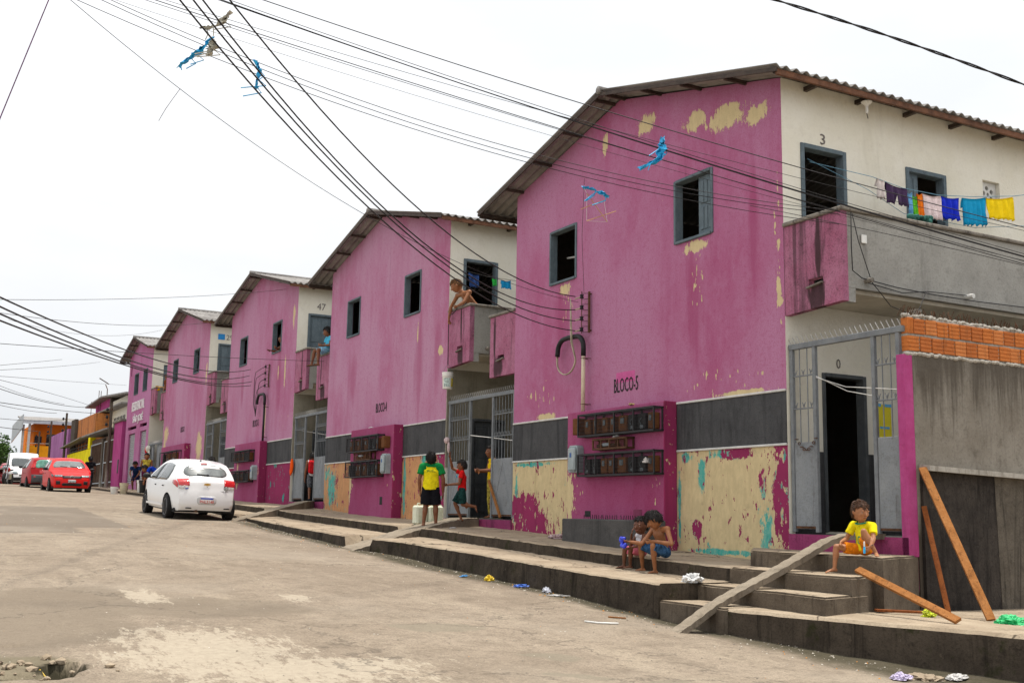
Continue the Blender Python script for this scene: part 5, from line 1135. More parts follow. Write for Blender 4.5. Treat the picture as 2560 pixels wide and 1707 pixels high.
def car(label, cat, loc, rz, tilt, prof, W, bodym, scale=1.0, tail=None, front=None, glassr=None, glassf=None, bumper=None, mirror=(None, None), cargo=False, belt=.93, tum=.30, roll=0.0, name='parked_car'):
    root = thing(name, label, cat, loc, 0, group='cars parked along the street'); root.rotation_euler = (tilt, roll, rz); root.scale = (scale,)*3
    pr = cat_rom(prof, 5); Lf = max(p[0] for p in prof); Lr = -min(p[0] for p in prof); H_ = max(p[1] for p in prof)
    def hw(y, z):
        b = W/2
        if z > belt: b -= tum*((z-belt)/(H_-belt))**1.25
        if z < .45: b -= .05*((.45-z)/.2)**2
        e = abs(y)/(Lf if y > 0 else Lr); return b*(1-.21*e**5)*(1-.02*e*e)
    def T(i, s_):
        y, z = pr[i]; x = s_*hw(y, z); k = 1-s_*s_; top = 1.0 if z > .9 else .3
        return Vector((x, y*(1+.036*k*(1 if abs(y) > 1.5 else .2)), z+.04*k*top))
    m = MB(); NS = 16; n = len(pr)
    for i in range(n):
        for j in range(NS+1): m.v.append(tuple(T(i, -1+2*j/NS)))
    for i in range(n-1):
        for j in range(NS): a = i*(NS+1)+j; m.f.append((a, a+1, a+NS+2, a+NS+1)); m.mi.append(0)
    iu = [i for i in range(n)]; ymaxi = max(range(n), key=lambda i: pr[i][0]); ymini = min(range(n), key=lambda i: pr[i][0])
    up_ = [pr[i] for i in range(ymaxi, ymini+1)]
    def ztop(y):
        for a, b in zip(up_, up_[1:]):
            if a[0] >= y >= b[0]: t = (a[0]-y)/(a[0]-b[0]+1e-9); return a[1]+(b[1]-a[1])*t
        return up_[0][1] if y > up_[0][0] else up_[-1][1]
    lo_f = pr[:ymaxi+1]; lo_r = pr[ymini:]
    def zlow(y):
        for L_ in (lo_f, lo_r):
            for a, b in zip(L_, L_[1:]):
                y0, y1 = sorted((a[0], b[0]))
                if y0 <= y <= y1 and y1 > y0: t = (y-a[0])/(b[0]-a[0]); return a[1]+(b[1]-a[1])*t
        return prof[0][1]
    wy = (Lf-.70, -(Lr-.68)); wr = .305; ar = .35
    cols = sorted(set([p[0] for p in pr]+[wy[0]+ar*math.cos(math.pi*k/10) for k in range(11)]+[wy[1]+ar*math.cos(math.pi*k/10) for k in range(11)]+[-.9+.15*k for k in range(13)]))
    NR = 18
    for sd_ in (-1, 1):
        o = len(m.v)
        for y in cols:
            a, b = zlow(y), ztop(y)
            for r_ in range(NR+1):
                z = a+(b-a)*r_/NR; yy, zz = y, z
                for c in wy:
                    d = math.hypot(y-c, z-wr)
                    if abs(d-ar) < .05 and d > 1e-6: yy = c+(y-c)*ar/d; zz = max(a, wr+(z-wr)*ar/d)
                m.v.append((sd_*hw(yy, zz), yy, zz))
        for i in range(len(cols)-1):
            for r_ in range(NR):
                q = [o+i*(NR+1)+r_, o+(i+1)*(NR+1)+r_, o+(i+1)*(NR+1)+r_+1, o+i*(NR+1)+r_+1]
                cy = sum(m.v[k][1] for k in q)/4; cz = sum(m.v[k][2] for k in q)/4
                if any(math.hypot(cy-c, cz-wr) < ar-.008 for c in wy): continue
                m.f.append(tuple(q) if sd_ > 0 else tuple(q[::-1])); m.mi.append(0)
    body = m.build('body', bodym, root)
    bm = bmesh.new(); bm.from_mesh(body.data); bmesh.ops.remove_doubles(bm, verts=bm.verts[:], dist=.004); bmesh.ops.recalc_face_normals(bm, faces=bm.faces[:]); bm.to_mesh(body.data); bm.free()
    smooth_angle(body, 50)
    def si(z, rear): # profile index at height z on front or rear face
        rng = range(ymini, n) if False else (range(max(range(n), key=lambda i: pr[i][1]), n) if rear else range(0, max(range(n), key=lambda i: pr[i][1])))
        return min(rng, key=lambda i: abs(pr[i][1]-z))
    def Tz(z, s_, rear):
        L_ = list(range(max(range(n), key=lambda i: pr[i][1]), n)) if rear else list(range(0, max(range(n), key=lambda i: pr[i][1])+1))
        for a, b in zip(L_, L_[1:]):
            z0, z1 = pr[a][1], pr[b][1]
            if min(z0, z1) <= z <= max(z0, z1) and abs(z1-z0) > 1e-6:
                t = (z-z0)/(z1-z0); return T(a, s_).lerp(T(b, s_), t)
        return T(L_[-1], s_)
    def face_patch(nm, mat, z0, z1, s0, s1, rear, off=.006, rnd=0.0, parent=None, skew=0.0, th=0.0):
        mm = MB(); a, b = 8, 10; d = Vector((0, -1 if rear else 1, .25))
        for i in range(a+1):
            t = i/a; z = z0+(z1-z0)*t; q = rnd*(abs(2*t-1)**3); sa, sb = s0+(s1-s0)*q*.5+skew*t, s1-(s1-s0)*q*.5+skew*t
            for j in range(b+1):
                s_ = max(-1, min(1, sa+(sb-sa)*j/b)); mm.v.append(tuple(Tz(z, s_, rear)+d*off))
        for i in range(a):
            for j in range(b): q = i*(b+1)+j; mm.f.append((q, q+1, q+b+2, q+b+1)); mm.mi.append(0)
        ob = mm.build(nm, mat, parent or root, smooth=True); md = ob.modifiers.new('thick', 'SOLIDIFY'); md.thickness = .006; md.offset = 0; return ob
    def side_patch(nm, mat, poly, sd_, off=.005, parent=None):     # poly: lower and upper edge as (y, z0, z1) columns
        mm = MB(); k = 5
        for (y, a, b) in poly:
            for r_ in range(k+1): z = a+(b-a)*r_/k; mm.v.append((sd_*(hw(y, z)+off), y, z))
        for i in range(len(poly)-1):
            for r_ in range(k): q = i*(k+1)+r_; mm.f.append((q, q+1, q+k+2, q+k+1)); mm.mi.append(0)
        ob = mm.build(nm, mat, parent or root, smooth=True); md = ob.modifiers.new('thick', 'SOLIDIFY'); md.thickness = .005; md.offset = 0; return ob
    # glass
    zr0, zr1 = (1.055, H_-.135) if not cargo else (9, 9)
    if not cargo: face_patch('rear_window', glassr or M_GLASS, zr0, zr1, -.80, .80, True, rnd=.28)
    face_patch('windscreen', glassf or M_GLASS, belt+.13, H_-.13 if not cargo else 1.72, -.86, .86, False, rnd=.10)
    yb = .93 if not cargo else 1.15
    for sd_ in (-1, 1):
        def col(y, inset=.075): return (y, belt+.035, max(belt+.05, ztop(y)-inset))
        side_patch('side_window', M_GLASS, [col(y) for y in (yb-.12, yb-.3, yb-.5, yb-.7, -.02)], sd_)
        if not cargo: side_patch('side_window', M_GLASS, [col(y) for y in (-.10, -.4, -.7, -.95, -1.12)]+[(-1.24, belt+.10, belt+.26)], sd_); side_patch('pillar', M_TRIMB, [col(y) for y in (-.025, -.06, -.095)], sd_, .0045)
        for y in (.02, -.86)[:1 if cargo else 2]:
            mm = MB(); mm.bbox(sd_*(W/2-.005), sd_*(W/2+.022), y-.08, y+.02, .80, .83, .008); mm.build('door_handle', M_TRIMB, root)
        mm = MB(); mm.bar((sd_*(W/2+.001), .98, .32), (sd_*(W/2+.001), -.95, .34), .012, .05); mm.build('sill', bodym, root)
        mc = mirror[0 if sd_ < 0 else 1] or M_TRIMB
        mm = MB(); mm.ell((sd_*(W/2+.09), yb-.18, belt+.09), (.105, .06, .07), n=12, m=8); mm.bar((sd_*(W/2-.04), yb-.14, belt+.04), (sd_*(W/2+.05), yb-.18, belt+.06), .04, .03); mm.build('mirror', mc, root, smooth=True)
    # wheels
    for c in wy:
        for sd_ in (-1, 1):
            M_ = Matrix.Translation((sd_*(W/2-.10), c, wr)) @ Matrix.Rotation(R(90)*sd_, 4, 'Y')
            mm = MB(); mm.lathe([(.19, -.10), (.285, -.105), (.303, -.08), (.305, 0), (.303, .08), (.285, .095), (.20, .09)], 28, M_); wh = mm.build('wheel', M_TYRE, root); smooth_angle(wh, 40)
            mm = MB(); mm.lathe([(.02, .072), (.045, .075), (.05, .06)], 14, M_); mm.lathe([(.165, .07), (.20, .092), (.205, .088), (.19, .05)], 24, M_)
            for q in range(6):
                an = q*math.pi/3; mm.obox((M_ @ Vector((.11*math.cos(an), .11*math.sin(an), .068)))[:], (.05, .16, .016), (M_.to_3x3() @ Matrix.Rotation(an-math.pi/2, 3, 'Z')))
            mm.build('rim', M_RIM, wh); mm = MB(); mm.lathe([(.001, .03), (.19, .03)], 20, M_); mm.build('brake', M_TRIMB, wh)
    mm = MB(); mm.box(-W/2+.12, W/2-.12, -Lr+.18, Lf-.18, .20, .30)
    for c in wy: mm.box(-W/2+.14, W/2-.14, c-.32, c+.32, .30, .66)
    mm.build('underbody', M_TRIMB, root)
    root['hw'] = 0
    return root, face_patch, side_patch, Tz, hw

# white hatchback seen from behind
M_WCAR = paint('white car paint', (.80, .80, .795)); c0 = (-3.60, 28.7)
zc = (z_road(-3.7, 27.5)+z_road(-3.7, 30.2))/2
white, fp, sp_, Tz, hw_ = car('white hatchback with red tail lights parked facing away, plate PHL3140', 'car', (c0[0], c0[1], zc-.03), R(0.5), math.atan2(z_road(-3.7, 30.2)-z_road(-3.7, 27.5), 2.7), HATCH, 1.70, M_WCAR, .955, glassr=M_GLASSL, mirror=(M_TRIMB, M_WCAR), roll=R(1.0))
for s0, s1, sg in ((.62, 1.0, 1), (-1.0, -.62, -1)):
    tl = fp('tail_light', M_REDL, .845, 1.005, s0, s1, True, .012, skew=0.0); fp('lens', M_CLEARL, .775, .845, s0+.05*(sg > 0), s1-.05*(sg < 0), True, .012, parent=tl)
    sp_('lamp_side', M_REDL, [(-1.62, .90, .97), (-1.72, .86, .985), (-1.82, .82, .95), (-1.88, .80, .90)], sg, .008, parent=tl)
fp('brake_lamp', M_REDL, 1.352, 1.372, -.13, .13, True, .02)
st_ = fp('window_strip', M_PLATE, 1.255, 1.315, -.62, .60, True, .012)
fp('plate_recess', plain('shaded white paint', (.62, .62, .61), .4), .395, .60, -.36, .36, True, .004, rnd=.2)
pl = fp('number_plate', M_PLATE, .435, .555, -.235, .235, True, .014); fp('plate_band', M_BLUEP, .523, .556, -.237, .237, True, .018, parent=pl)
y_ = Tz(.478, 0, True).y
tx = put_text('plate_text', 'PHL3140', .066, .34, M_REDTXT, white, (0, y_-.028, .478), (1, 0, 0), (0, 0.05, 1))
mm = MB(); y2 = Tz(.88, 0, True).y-.016; mm.add([(x, y2, .90+z) for x, z in ((-.075, .022), (-.028, .022), (-.024, .03), (.030, .03), (.027, .022), (.078, .022), (.07, -.018), (.024, -.018), (.02, -.028), (-.032, -.028), (-.028, -.018), (-.083, -.018))], [tuple(range(12))]); eo = mm.build('emblem', M_GOLD, white); eo.modifiers.new('t', 'SOLIDIFY').thickness = .012
mm = MB(); mm.ell((.0, y2+.006, .835), (.014, .008, .014), n=10, m=6); mm.build('lock', M_TRIMB, white)
ys_ = Tz(.80, .55, True).y-.014; mm = MB(); mm.tube([(.47+.05*math.cos(a), ys_, .82+.05*math.sin(a)) for a in [k*math.pi/8 for k in range(16)]], .006, 5, closed=True); mm.build('round_sticker', M_TRIMB, white)
put_text('badge', 'ONIX  JOY', .032, .22, M_TRIMB, white, (.42, ys_-.004, .735), (1, 0, 0)); put_text('badge', 'SP', .03, .05, M_TRIMB, white, (.47, ys_-.002, .82), (1, 0, 0))
mm = MB(); mm.bbox(-.53, -.46, Tz(.79, -.5, True).y-.010, Tz(.79, -.5, True).y+.01, .775, .80, .004); mm.build('badge', M_BLUEP, white)
mm = MB(); a = Tz(1.10, -.32, True); b = Tz(1.08, .05, True); mm.bar(a+Vector((0, -.02, 0)), b+Vector((0, -.022, 0)), .02, .03); mm.ell(b+Vector((0, -.02, 0)), (.04, .02, .03), n=8, m=5); mm.build('wiper', M_TRIMB, white)
for x in (-.42, .52): mm = MB(); mm.bbox(x-.07, x+.07, Tz(.31, x/.8, True).y-.012, Tz(.31, x/.8, True).y+.02, .30, .325, .005); mm.build('reflector_slot', M_TRIMB, white)
mm = MB(); mm.tube([(-.22, -1.80, .245), (-.22, -1.97, .24)], .035, 10); mm.build('exhaust', M_RUST, white)
mm = MB(); mm.add([(-.02, -1.02, 1.47), (.02, -1.02, 1.47), (0, -1.16, 1.455), (0, -1.11, 1.52)], [(0, 1, 3), (1, 2, 3), (2, 0, 3), (0, 2, 1)]); mm.build('antenna_fin', M_TRIMB, white)

# red hatchback seen from the front
M_RED = paint('red car paint', (.60, .008, .006), .42, .22, .05); yy = 51.6
red, fp, sp_, Tz, hw_ = car('bright red hatchback parked facing the camera before the garage', 'car', (-3.68, yy, z_road(-3.7, yy)-.06), R(180), math.atan2(z_kerb(yy-1.3)-z_kerb(yy+1.3), 2.6), HATCH, 1.72, M_RED, .98, glassf=M_GLASSL, mirror=(M_TRIMB, M_TRIMB))
for s0, s1, sg in ((.52, .97, 1), (-.97, -.52, -1)): fp('headlight', M_HEADL, .685, .775, s0, s1, False, .012); sp_('lamp_side', M_HEADL, [(1.60, .72, .80), (1.72, .70, .79), (1.84, .69, .76)], sg, .008)
fp('grille', M_TRIMB, .635, .735, -.55, .55, False, .014); fp('lower_intake', M_TRIMB, .31, .43, -.60, .60, False, .012, rnd=.15)
for s0, s1 in ((.70, .95), (-.95, -.70)): fp('fog_intake', M_TRIMB, .37, .52, s0, s1, False, .014)
pl = fp('number_plate', M_PLATEG, .455, .565, -.23, .23, False, .016)
put_text('plate_text', 'PHB 4372', .06, .33, M_TRIMB, red, (0, Tz(.51, 0, False).y+.035, .51), (-1, 0, 0))
yf_ = Tz(.685, 0, False).y+.03; mm = MB(); mm.tube([(.075*math.cos(a), yf_, .685+.075*math.sin(a)) for a in [k*math.pi/10 for k in range(20)]], .009, 6, closed=True)
for L_ in (((-.03, .062), (0, .005), (.03, .062)), ((-.062, .04), (-.028, -.055), (0, 0), (.028, -.055), (.062, .04))): mm.tube([(x, yf_, .685+z) for x, z in L_], .007, 5)
mm.build('round_emblem', M_CHROME, red)
for s0 in (-.4, .12): a = Tz(1.07, s0, False); b = Tz(1.10, s0+.36, False); mm = MB(); mm.bar(a+Vector((0, .02, .01)), b+Vector((0, .02, .01)), .018, .018); mm.build('wiper', M_TRIMB, red)

# red compact off-roader seen from behind
M_RED2 = paint('deep red car paint', (.36, .007, .010), .42, .22, .05); yy = 58.6
suv, fp, sp_, Tz, hw_ = car('dark red car with grey bumper seen from behind, left of the bright red one', 'car', (-3.95, yy, z_road(-4.5, yy)-.1), 0, R(1.6), SUV, 1.74, M_RED2, .93, glassr=plain('green tinted rear glass', (.10, .30, .22), .15, .4, 5, spec=.8), belt=1.02)
fp('bumper', plain('grey bumper plastic', (.07, .075, .08), .6), .33, .74, -1, 1, True, .02)
for s0, s1 in ((.72, .99), (-.99, -.72)): fp('tail_light', M_REDL, 1.06, 1.35, s0, s1, True, .014)
fp('number_plate', M_PLATEG, .46, .56, -.22, .22, True, .03); fp('tailgate_handle', M_REDL, .80, .93, -.45, .45, True, .014); fp('emblem', M_CHROME, .94, 1.0, -.07, .07, True, .02)
for s0, s1 in ((.72, .85), (-.85, -.72)): fp('reflector', M_REDL, .60, .65, s0, s1, True, .03)

# white delivery van facing the camera
M_VAN = paint('white van paint', (.76, .76, .76)); yy = 70.5
van, fp, sp_, Tz, hw_ = car('tall white delivery van facing the camera behind the dark red car', 'van', (-3.75, yy, z_road(-5, yy)-.03), R(180), R(-.6), VAN, 1.86, M_VAN, .92, cargo=True, belt=1.05, tum=.14, name='parked_van')
for s0, s1 in ((.6, .97), (-.97, -.6)): fp('headlight', M_HEADL, .70, .86, s0, s1, False, .012)
fp('bumper', M_TRIMB, .30, .52, -1, 1, False, .016); fp('grille', M_TRIMB, .60, .68, -.5, .5, False, .012)
# dark red car and a motorcycle at the end of the row
yy = 77.0
c5, fp, sp_, Tz, hw_ = car('maroon car facing the camera at the far end of the row', 'car', (-3.75, yy, z_road(-5.5, yy)-.02), R(180), 0, HATCH, 1.70, paint('maroon car paint', (.30, .012, .02)), 1.08)
for s0, s1 in ((.55, .97), (-.97, -.55)): fp('headlight', M_HEADL, .66, .78, s0, s1, False, .012)
fp('grille', M_TRIMB, .60, .68, -.5, .5, False, .012)
t = thing('motorcycle', 'parked motorcycle at the far left in front of the maroon car', 'motorcycle', (-4.85, 66.0, z_road(-4.85, 66)), R(160), group=None)
for yw, nm in ((.62, 'wheel'), (-.62, 'wheel')):
    M_ = Matrix.Translation((0, yw, .29)) @ Matrix.Rotation(R(90), 4, 'Y'); m = MB(); m.lathe([(.22, -.045), (.285, -.05), (.30, 0), (.285, .05), (.22, .045)], 20, M_); w1 = m.build(nm, M_TYRE, t, smooth=True)
    m = MB()
    for q in range(6): an = q*math.pi/3; m.bar((0, yw, .29), (0, yw+.22*math.cos(an), .29+.22*math.sin(an)), .015)
    m.build('spokes', M_RIM, w1)
for s_ in (-.07, .07): m = MB(); m.tube([(s_, .62, .29), (s_, .45, .75), (s_*1.4, .38, .98)], .022, 7); m.build('fork', M_CHROME, t)
m = MB(); m.ell((0, .15, .78), (.13, .28, .13), n=12, m=8); m.build('tank', M_RED2, t, smooth=True)
m = MB(); m.bbox(-.11, .11, -.62, -.08, .74, .82, .03); m.build('seat', M_TRIMB, t)
m = MB(); m.bbox(-.13, .13, -.25, .25, .28, .6, .04); m.build('engine', M_RIM, t)
m = MB(); m.tube([(-.36, .22, 1.02), (-.2, .34, 1.0), (.2, .34, 1.0), (.36, .22, 1.02)], .016, 6); m.build('handlebar', M_TRIMB, t)
m = MB(); m.ell((0, .52, .86), (.09, .07, .09), n=10, m=7); m.build('headlight', M_HEADL, t)
m = MB(); m.bar((0, .62, .62), (0, .35, .6), .12, .02); m.bar((0, -.35, .6), (0, -.85, .58), .12, .02); m.build('mudguard', M_RED2, t)
# ================================================================ people
def skin_mat(n, c):
    g = G(n); p = g.obj(); a = g.noise(p, 14, 4, .6); b = g.noise(p, 70, 3, .6)
    col = g.mix(g.st(a, .3, .7), tuple(q*.86 for q in c), tuple(min(1, q*1.12) for q in c)); g.bump(b, .08, .004)
    return g.done(col, .5, spec=.35, Subsurface_Weight=.08, Subsurface_Radius=(.02, .008, .004))
SK = {'tan': skin_mat('tan skin', (.275, .108, .044)), 'brown': skin_mat('brown skin', (.19, .070, .030)), 'dark': skin_mat('dark brown skin', (.135, .050, .024)), 'lt': skin_mat('light brown skin', (.36, .155, .072))}
M_HAIRB = plain('black hair', (.014, .010, .009), .55, .4, 40, spec=.4, bump=.6, stretch=(1, 1, .3)); M_HAIRBR = plain('brown hair', (.095, .040, .018), .55, .5, 40, spec=.4, bump=.6, stretch=(1, 1, .3))
M_EYEW = plain('eye white', (.62, .58, .54), .3, .05); M_EYE = plain('dark eye', (.012, .008, .006), .2, .05); M_LIP = plain('lips', (.26, .07, .05), .5, .1)
def remesh(mb, name, mat, parent, vox, smooth_it=4):
    me = mb.mesh(name); o = bpy.data.objects.new(name, me); COL.objects.link(o)
    md = o.modifiers.new('r', 'REMESH'); md.mode = 'VOXEL'; md.voxel_size = vox; md.use_smooth_shade = True
    s_ = o.modifiers.new('s', 'SMOOTH'); s_.factor = .5; s_.iterations = smooth_it
    dg = bpy.context.evaluated_depsgraph_get(); me2 = bpy.data.meshes.new_from_object(o.evaluated_get(dg)); o.modifiers.clear(); o.data = me2; me2.name = name
    me2.materials.clear(); me2.materials.append(mat); me2.polygons.foreach_set('use_smooth', [True]*len(me2.polygons))
    if parent: o.parent = parent
    return o
def wrinkle(o, amp, sc=9.0):
    """cloth folds pushed out of the garment surface"""
    me = o.data; N_ = [v.normal.copy() for v in me.vertices]
    for v, n_ in zip(me.vertices, N_):
        p = v.co; f_ = noise.noise(Vector((p.x*sc, p.y*sc, p.z*sc*.55)))+.6*noise.noise(Vector((p.x*sc*2.1+3, p.y*sc*2.1, p.z*sc*2.6))); v.co = p+n_*(amp*f_)
    me.update(); return o
def V(*a): return Vector(a)
def frame_of(d, upv=(0, 0, 1)):
    f_ = Vector(d).normalized(); r_ = f_.cross(Vector(upv))
    if r_.length < 1e-3: r_ = Vector((1, 0, 0))
    r_.normalize(); u_ = r_.cross(f_); return Matrix((r_, f_, u_)).transposed()
def stand(H_, k=1.0):
    """joints of an upright figure of height H_, facing +Y, right hand side +X"""
    z = lambda f_: H_*f_
    return dict(H=H_, pel=V(0, 0, z(.53)), chest=V(0, -.005*H_, z(.745)), neck=V(0, 0, z(.825)), head=V(0, .012*H_, z(.912)), look=V(0, 1, 0),
        shL=V(-.112*H_, 0, z(.795)), shR=V(.112*H_, 0, z(.795)), elL=V(-.145*H_, -.01*H_, z(.62)), elR=V(.145*H_, -.01*H_, z(.62)), haL=V(-.155*H_, .02*H_, z(.475)), haR=V(.155*H_, .02*H_, z(.475)),
        hiL=V(-.052*H_, 0, z(.515)), hiR=V(.052*H_, 0, z(.515)), knL=V(-.058*H_, .01*H_, z(.285)), knR=V(.058*H_, .01*H_, z(.285)), anL=V(-.06*H_, 0, z(.045)), anR=V(.06*H_, 0, z(.045)), toL=V(-.065*H_, .09*H_, z(.015)), toR=V(.065*H_, .09*H_, z(.015)))
def body_prims(J, headk=1.0, fat=1.0):
    k = J['H']/1.5*fat; m = MB(); side = (J['shR']-J['shL']).normalized(); hips = (J['hiR']-J['hiL']).normalized()
    mid = J['pel'].lerp(J['chest'], .45)
    m.seg(J['pel']-V(0, 0, .01), mid, .118*k, .100*k, .70, hips); m.seg(mid, J['chest'], .102*k, .122*k, .66, side)
    m.seg(J['shL'], J['shR'], .052*k, .052*k); m.seg(J['chest'], J['neck'], .095*k, .05*k, .7, side)
    hr = J['H']*.064*headk; F = frame_of(J['look']); hc = J['head']
    m.seg(J['neck']-V(0, 0, .02*k), hc-V(0, 0, hr*.4), .046*k, .044*k)
    m.ell(hc, (hr*.98, hr*1.18, hr*1.30), F, 16, 12); m.ell(hc+F @ V(0, hr*.30, -hr*.62), (hr*.72, hr*.74, hr*.70), F); m.ell(hc+F @ V(0, hr*.62, -hr*1.0), (hr*.32, hr*.30, hr*.24), F)
    m.seg(hc+F @ V(0, hr*1.08, hr*.08), hc+F @ V(0, hr*1.30, -hr*.30), hr*.10, hr*.17, n=8); m.ell(hc+F @ V(0, hr*1.02, -hr*.66), (hr*.30, hr*.16, hr*.13), F, 8, 6)
    for s_ in (-1, 1): m.ell(hc+F @ V(s_*hr*1.0, -hr*.05, -hr*.12), (hr*.14, hr*.22, hr*.32), F, 8, 6); m.ell(hc+F @ V(s_*hr*.45, hr*.85, -hr*.25), (hr*.3, hr*.25, hr*.28), F, 8, 6); m.ell(hc+F @ V(s_*hr*.42, hr*1.03, hr*.20), (hr*.28, hr*.14, hr*.10), F, 8, 6)
    for c in 'LR':
        sh, el, ha, hi, kn, an, to = (J[q+c] for q in ('sh', 'el', 'ha', 'hi', 'kn', 'an', 'to'))
        m.ell(sh, (.056*k,)*3); m.seg(sh, el, .046*k, .036*k); m.seg(el, el.lerp(ha, .35), .036*k, .038*k); m.seg(el.lerp(ha, .3), ha, .038*k, .025*k)
        d = J.get('hd'+c, (ha-el).normalized()); d = Vector(d).normalized(); hk = J['H']*.068; inward = (J['chest']-ha); inward -= d*inward.dot(d); inward = inward.normalized() if inward.length > 1e-4 else V(1, 0, 0)
        w_ = d.cross(inward); fist = J.get('fist'+c, .35)
        pc = ha+d*hk*.55; m.seg(ha, ha+d*hk*.95, .026*k, .034*k, .48, w_)
        for q in range(4):
            o = (q-1.5)*.0165*k; L_ = hk*(.72, .82, .78, .62)[q]; b = ha+d*hk*1.0+w_*o; mdp = b+(d*math.cos(fist)+inward*math.sin(fist))*L_*.52; tip = mdp+(d*math.cos(fist*2.4)+inward*math.sin(fist*2.4))*L_*.48
            m.seg(b, mdp, .0088*k, .0082*k, n=7); m.seg(mdp, tip, .0082*k, .0066*k, n=7)
        b = ha+d*hk*.35-w_*.030*k; m.seg(b, b+(d*.75-w_*.65).normalized()*hk*.42, .0115*k, .0095*k, n=7); b2 = b+(d*.75-w_*.65).normalized()*hk*.42; m.seg(b2, b2+(d*.9+inward*.4).normalized()*hk*.33, .0095*k, .0075*k, n=7)
        m.ell(hi, (.075*k,)*3); m.seg(hi, kn, .076*k, .050*k); m.seg(kn, kn.lerp(an, .35), .049*k, .050*k); cf = (kn-to); back = (an-to); back.z = 0; back = back.normalized() if back.length > 1e-4 else V(0, -1, 0)
        m.ell(kn.lerp(an, .33)+back*.012*k, (.047*k, .047*k, .085*k), frame_of((1, 0, 0)) if False else None); m.seg(kn.lerp(an, .3), an, .048*k, .029*k)
        fdir = (to-an); fl = fdir.length; f2 = fdir.normalized(); heel = an+back*.028*k-V(0, 0, .022*k); fw_ = f2.cross(V(0, 0, 1)); fw_ = fw_.normalized() if fw_.length > 1e-3 else V(1, 0, 0)
        ball = an.lerp(to, .68); m.seg(heel, an, .028*k, .030*k); m.seg(an, ball, .031*k, .030*k, .62, fw_); m.seg(heel, ball, .026*k, .034*k, .5, fw_)
        for q in range(5): o = (q-2)*.0145*k; tp = to+fw_*o-f2*(.010*k*abs(q-1.2)); m.seg(ball+fw_*o*.9, tp, .0105*k, .0085*k if q else .0105*k, n=7)
    return m
def hair(J, mat, parent, headk=1.0, cut=(-.15, .55), vol=1.10, seed=0, low=-.55, name='hair', strand=.28):
    hr = J['H']*.064*headk; F = frame_of(J['look']); hc = J['head']; m = MB(); n_, k_ = 28, 18; r_ = random.Random(seed); o = 0; P = []
    for i in range(k_+1):
        th = math.pi*i/k_
        for j in range(n_):
            a = 2*math.pi*j/n_; q = V(math.sin(th)*math.cos(a), math.sin(th)*math.sin(a), math.cos(th)); P.append(q)
            d = vol*(1+.07*noise.noise(q*3.3+V(seed, 0, 0))+.05*noise.noise(q*9+V(seed, 5, 0))+r_.uniform(-.012, .012)); m.v.append(tuple(hc+F @ V(q.x*hr*1.0*d, q.y*hr*1.19*d-hr*.03, q.z*hr*1.30*d)))
    for i in range(k_):
        for j in range(n_):
            f_ = (i*n_+j, i*n_+(j+1) % n_, (i+1)*n_+(j+1) % n_, (i+1)*n_+j); c = (P[f_[0]]+P[f_[2]])/2
            front = c.y > cut[0]; lim = cut[1]+.10*noise.noise(c*5+V(seed, 0, 3)) if c.y > .35 else (low+(cut[1]-low)*max(0, min(1, (c.y+.25)/.6)))
            if c.z > lim: m.f.append(f_[::-1]); m.mi.append(0)
    kept = list(m.f)
    for f_ in kept:
        for q in range(3):
            c0_ = sum((Vector(m.v[i]) for i in f_), Vector())/4+Vector((r_.uniform(-1, 1), r_.uniform(-1, 1), r_.uniform(-1, 1)))*hr*.05; out_ = (c0_-hc).normalized(); dn = (V(0, 0, -1)+F @ V(0, -.4, 0)); dn = (dn-out_*dn.dot(out_)); dn = dn.normalized() if dn.length > .05 else F @ V(0, 1, 0)
            tp = (dn*r_.uniform(.5, 1.0)+out_*r_.uniform(.10, .45)+Vector((r_.uniform(-.4, .4), r_.uniform(-.4, .4), r_.uniform(-.3, .3)))).normalized(); L_ = hr*strand*r_.uniform(.6, 1.3); sd_ = tp.cross(out_).normalized()*hr*.035
            m.add([c0_-sd_, c0_+sd_, c0_+tp*L_], [(0, 1, 2)])
    o = m.build(name, mat, parent, smooth=True); md = o.modifiers.new('t', 'SOLIDIFY'); md.thickness = hr*.05; md.offset = -1; return o
def face(J, parent, headk=1.0, lids=.6):
    hr = J['H']*.064*headk; F = frame_of(J['look']); hc = J['head']
    for s_ in (-1, 1):
        c = hc+F @ V(s_*hr*.40, hr*1.02, hr*.02); m = MB(); m.ell(c, (hr*.155, hr*.045, hr*.055*lids/.6), F, 8, 6); e = m.build('eye', M_EYEW, parent, smooth=True); m = MB(); m.ell(c+F @ V(0, hr*.02, 0), (hr*.095, hr*.04, hr*.06*lids/.6), F, 8, 6); m.build('iris', M_EYE, e, smooth=True)
        m = MB(); m.seg(hc+F @ V(s_*hr*.20, hr*1.12, hr*.28), hc+F @ V(s_*hr*.62, hr*.96, hr*.27), hr*.04, hr*.025, n=6); m.build('eyebrow', M_HAIRB, parent)
    m = MB(); m.ell(hc+F @ V(0, hr*1.10, -hr*.66), (hr*.27, hr*.10, hr*.075), F, 8, 6); m.build('mouth', M_LIP, parent, smooth=True)
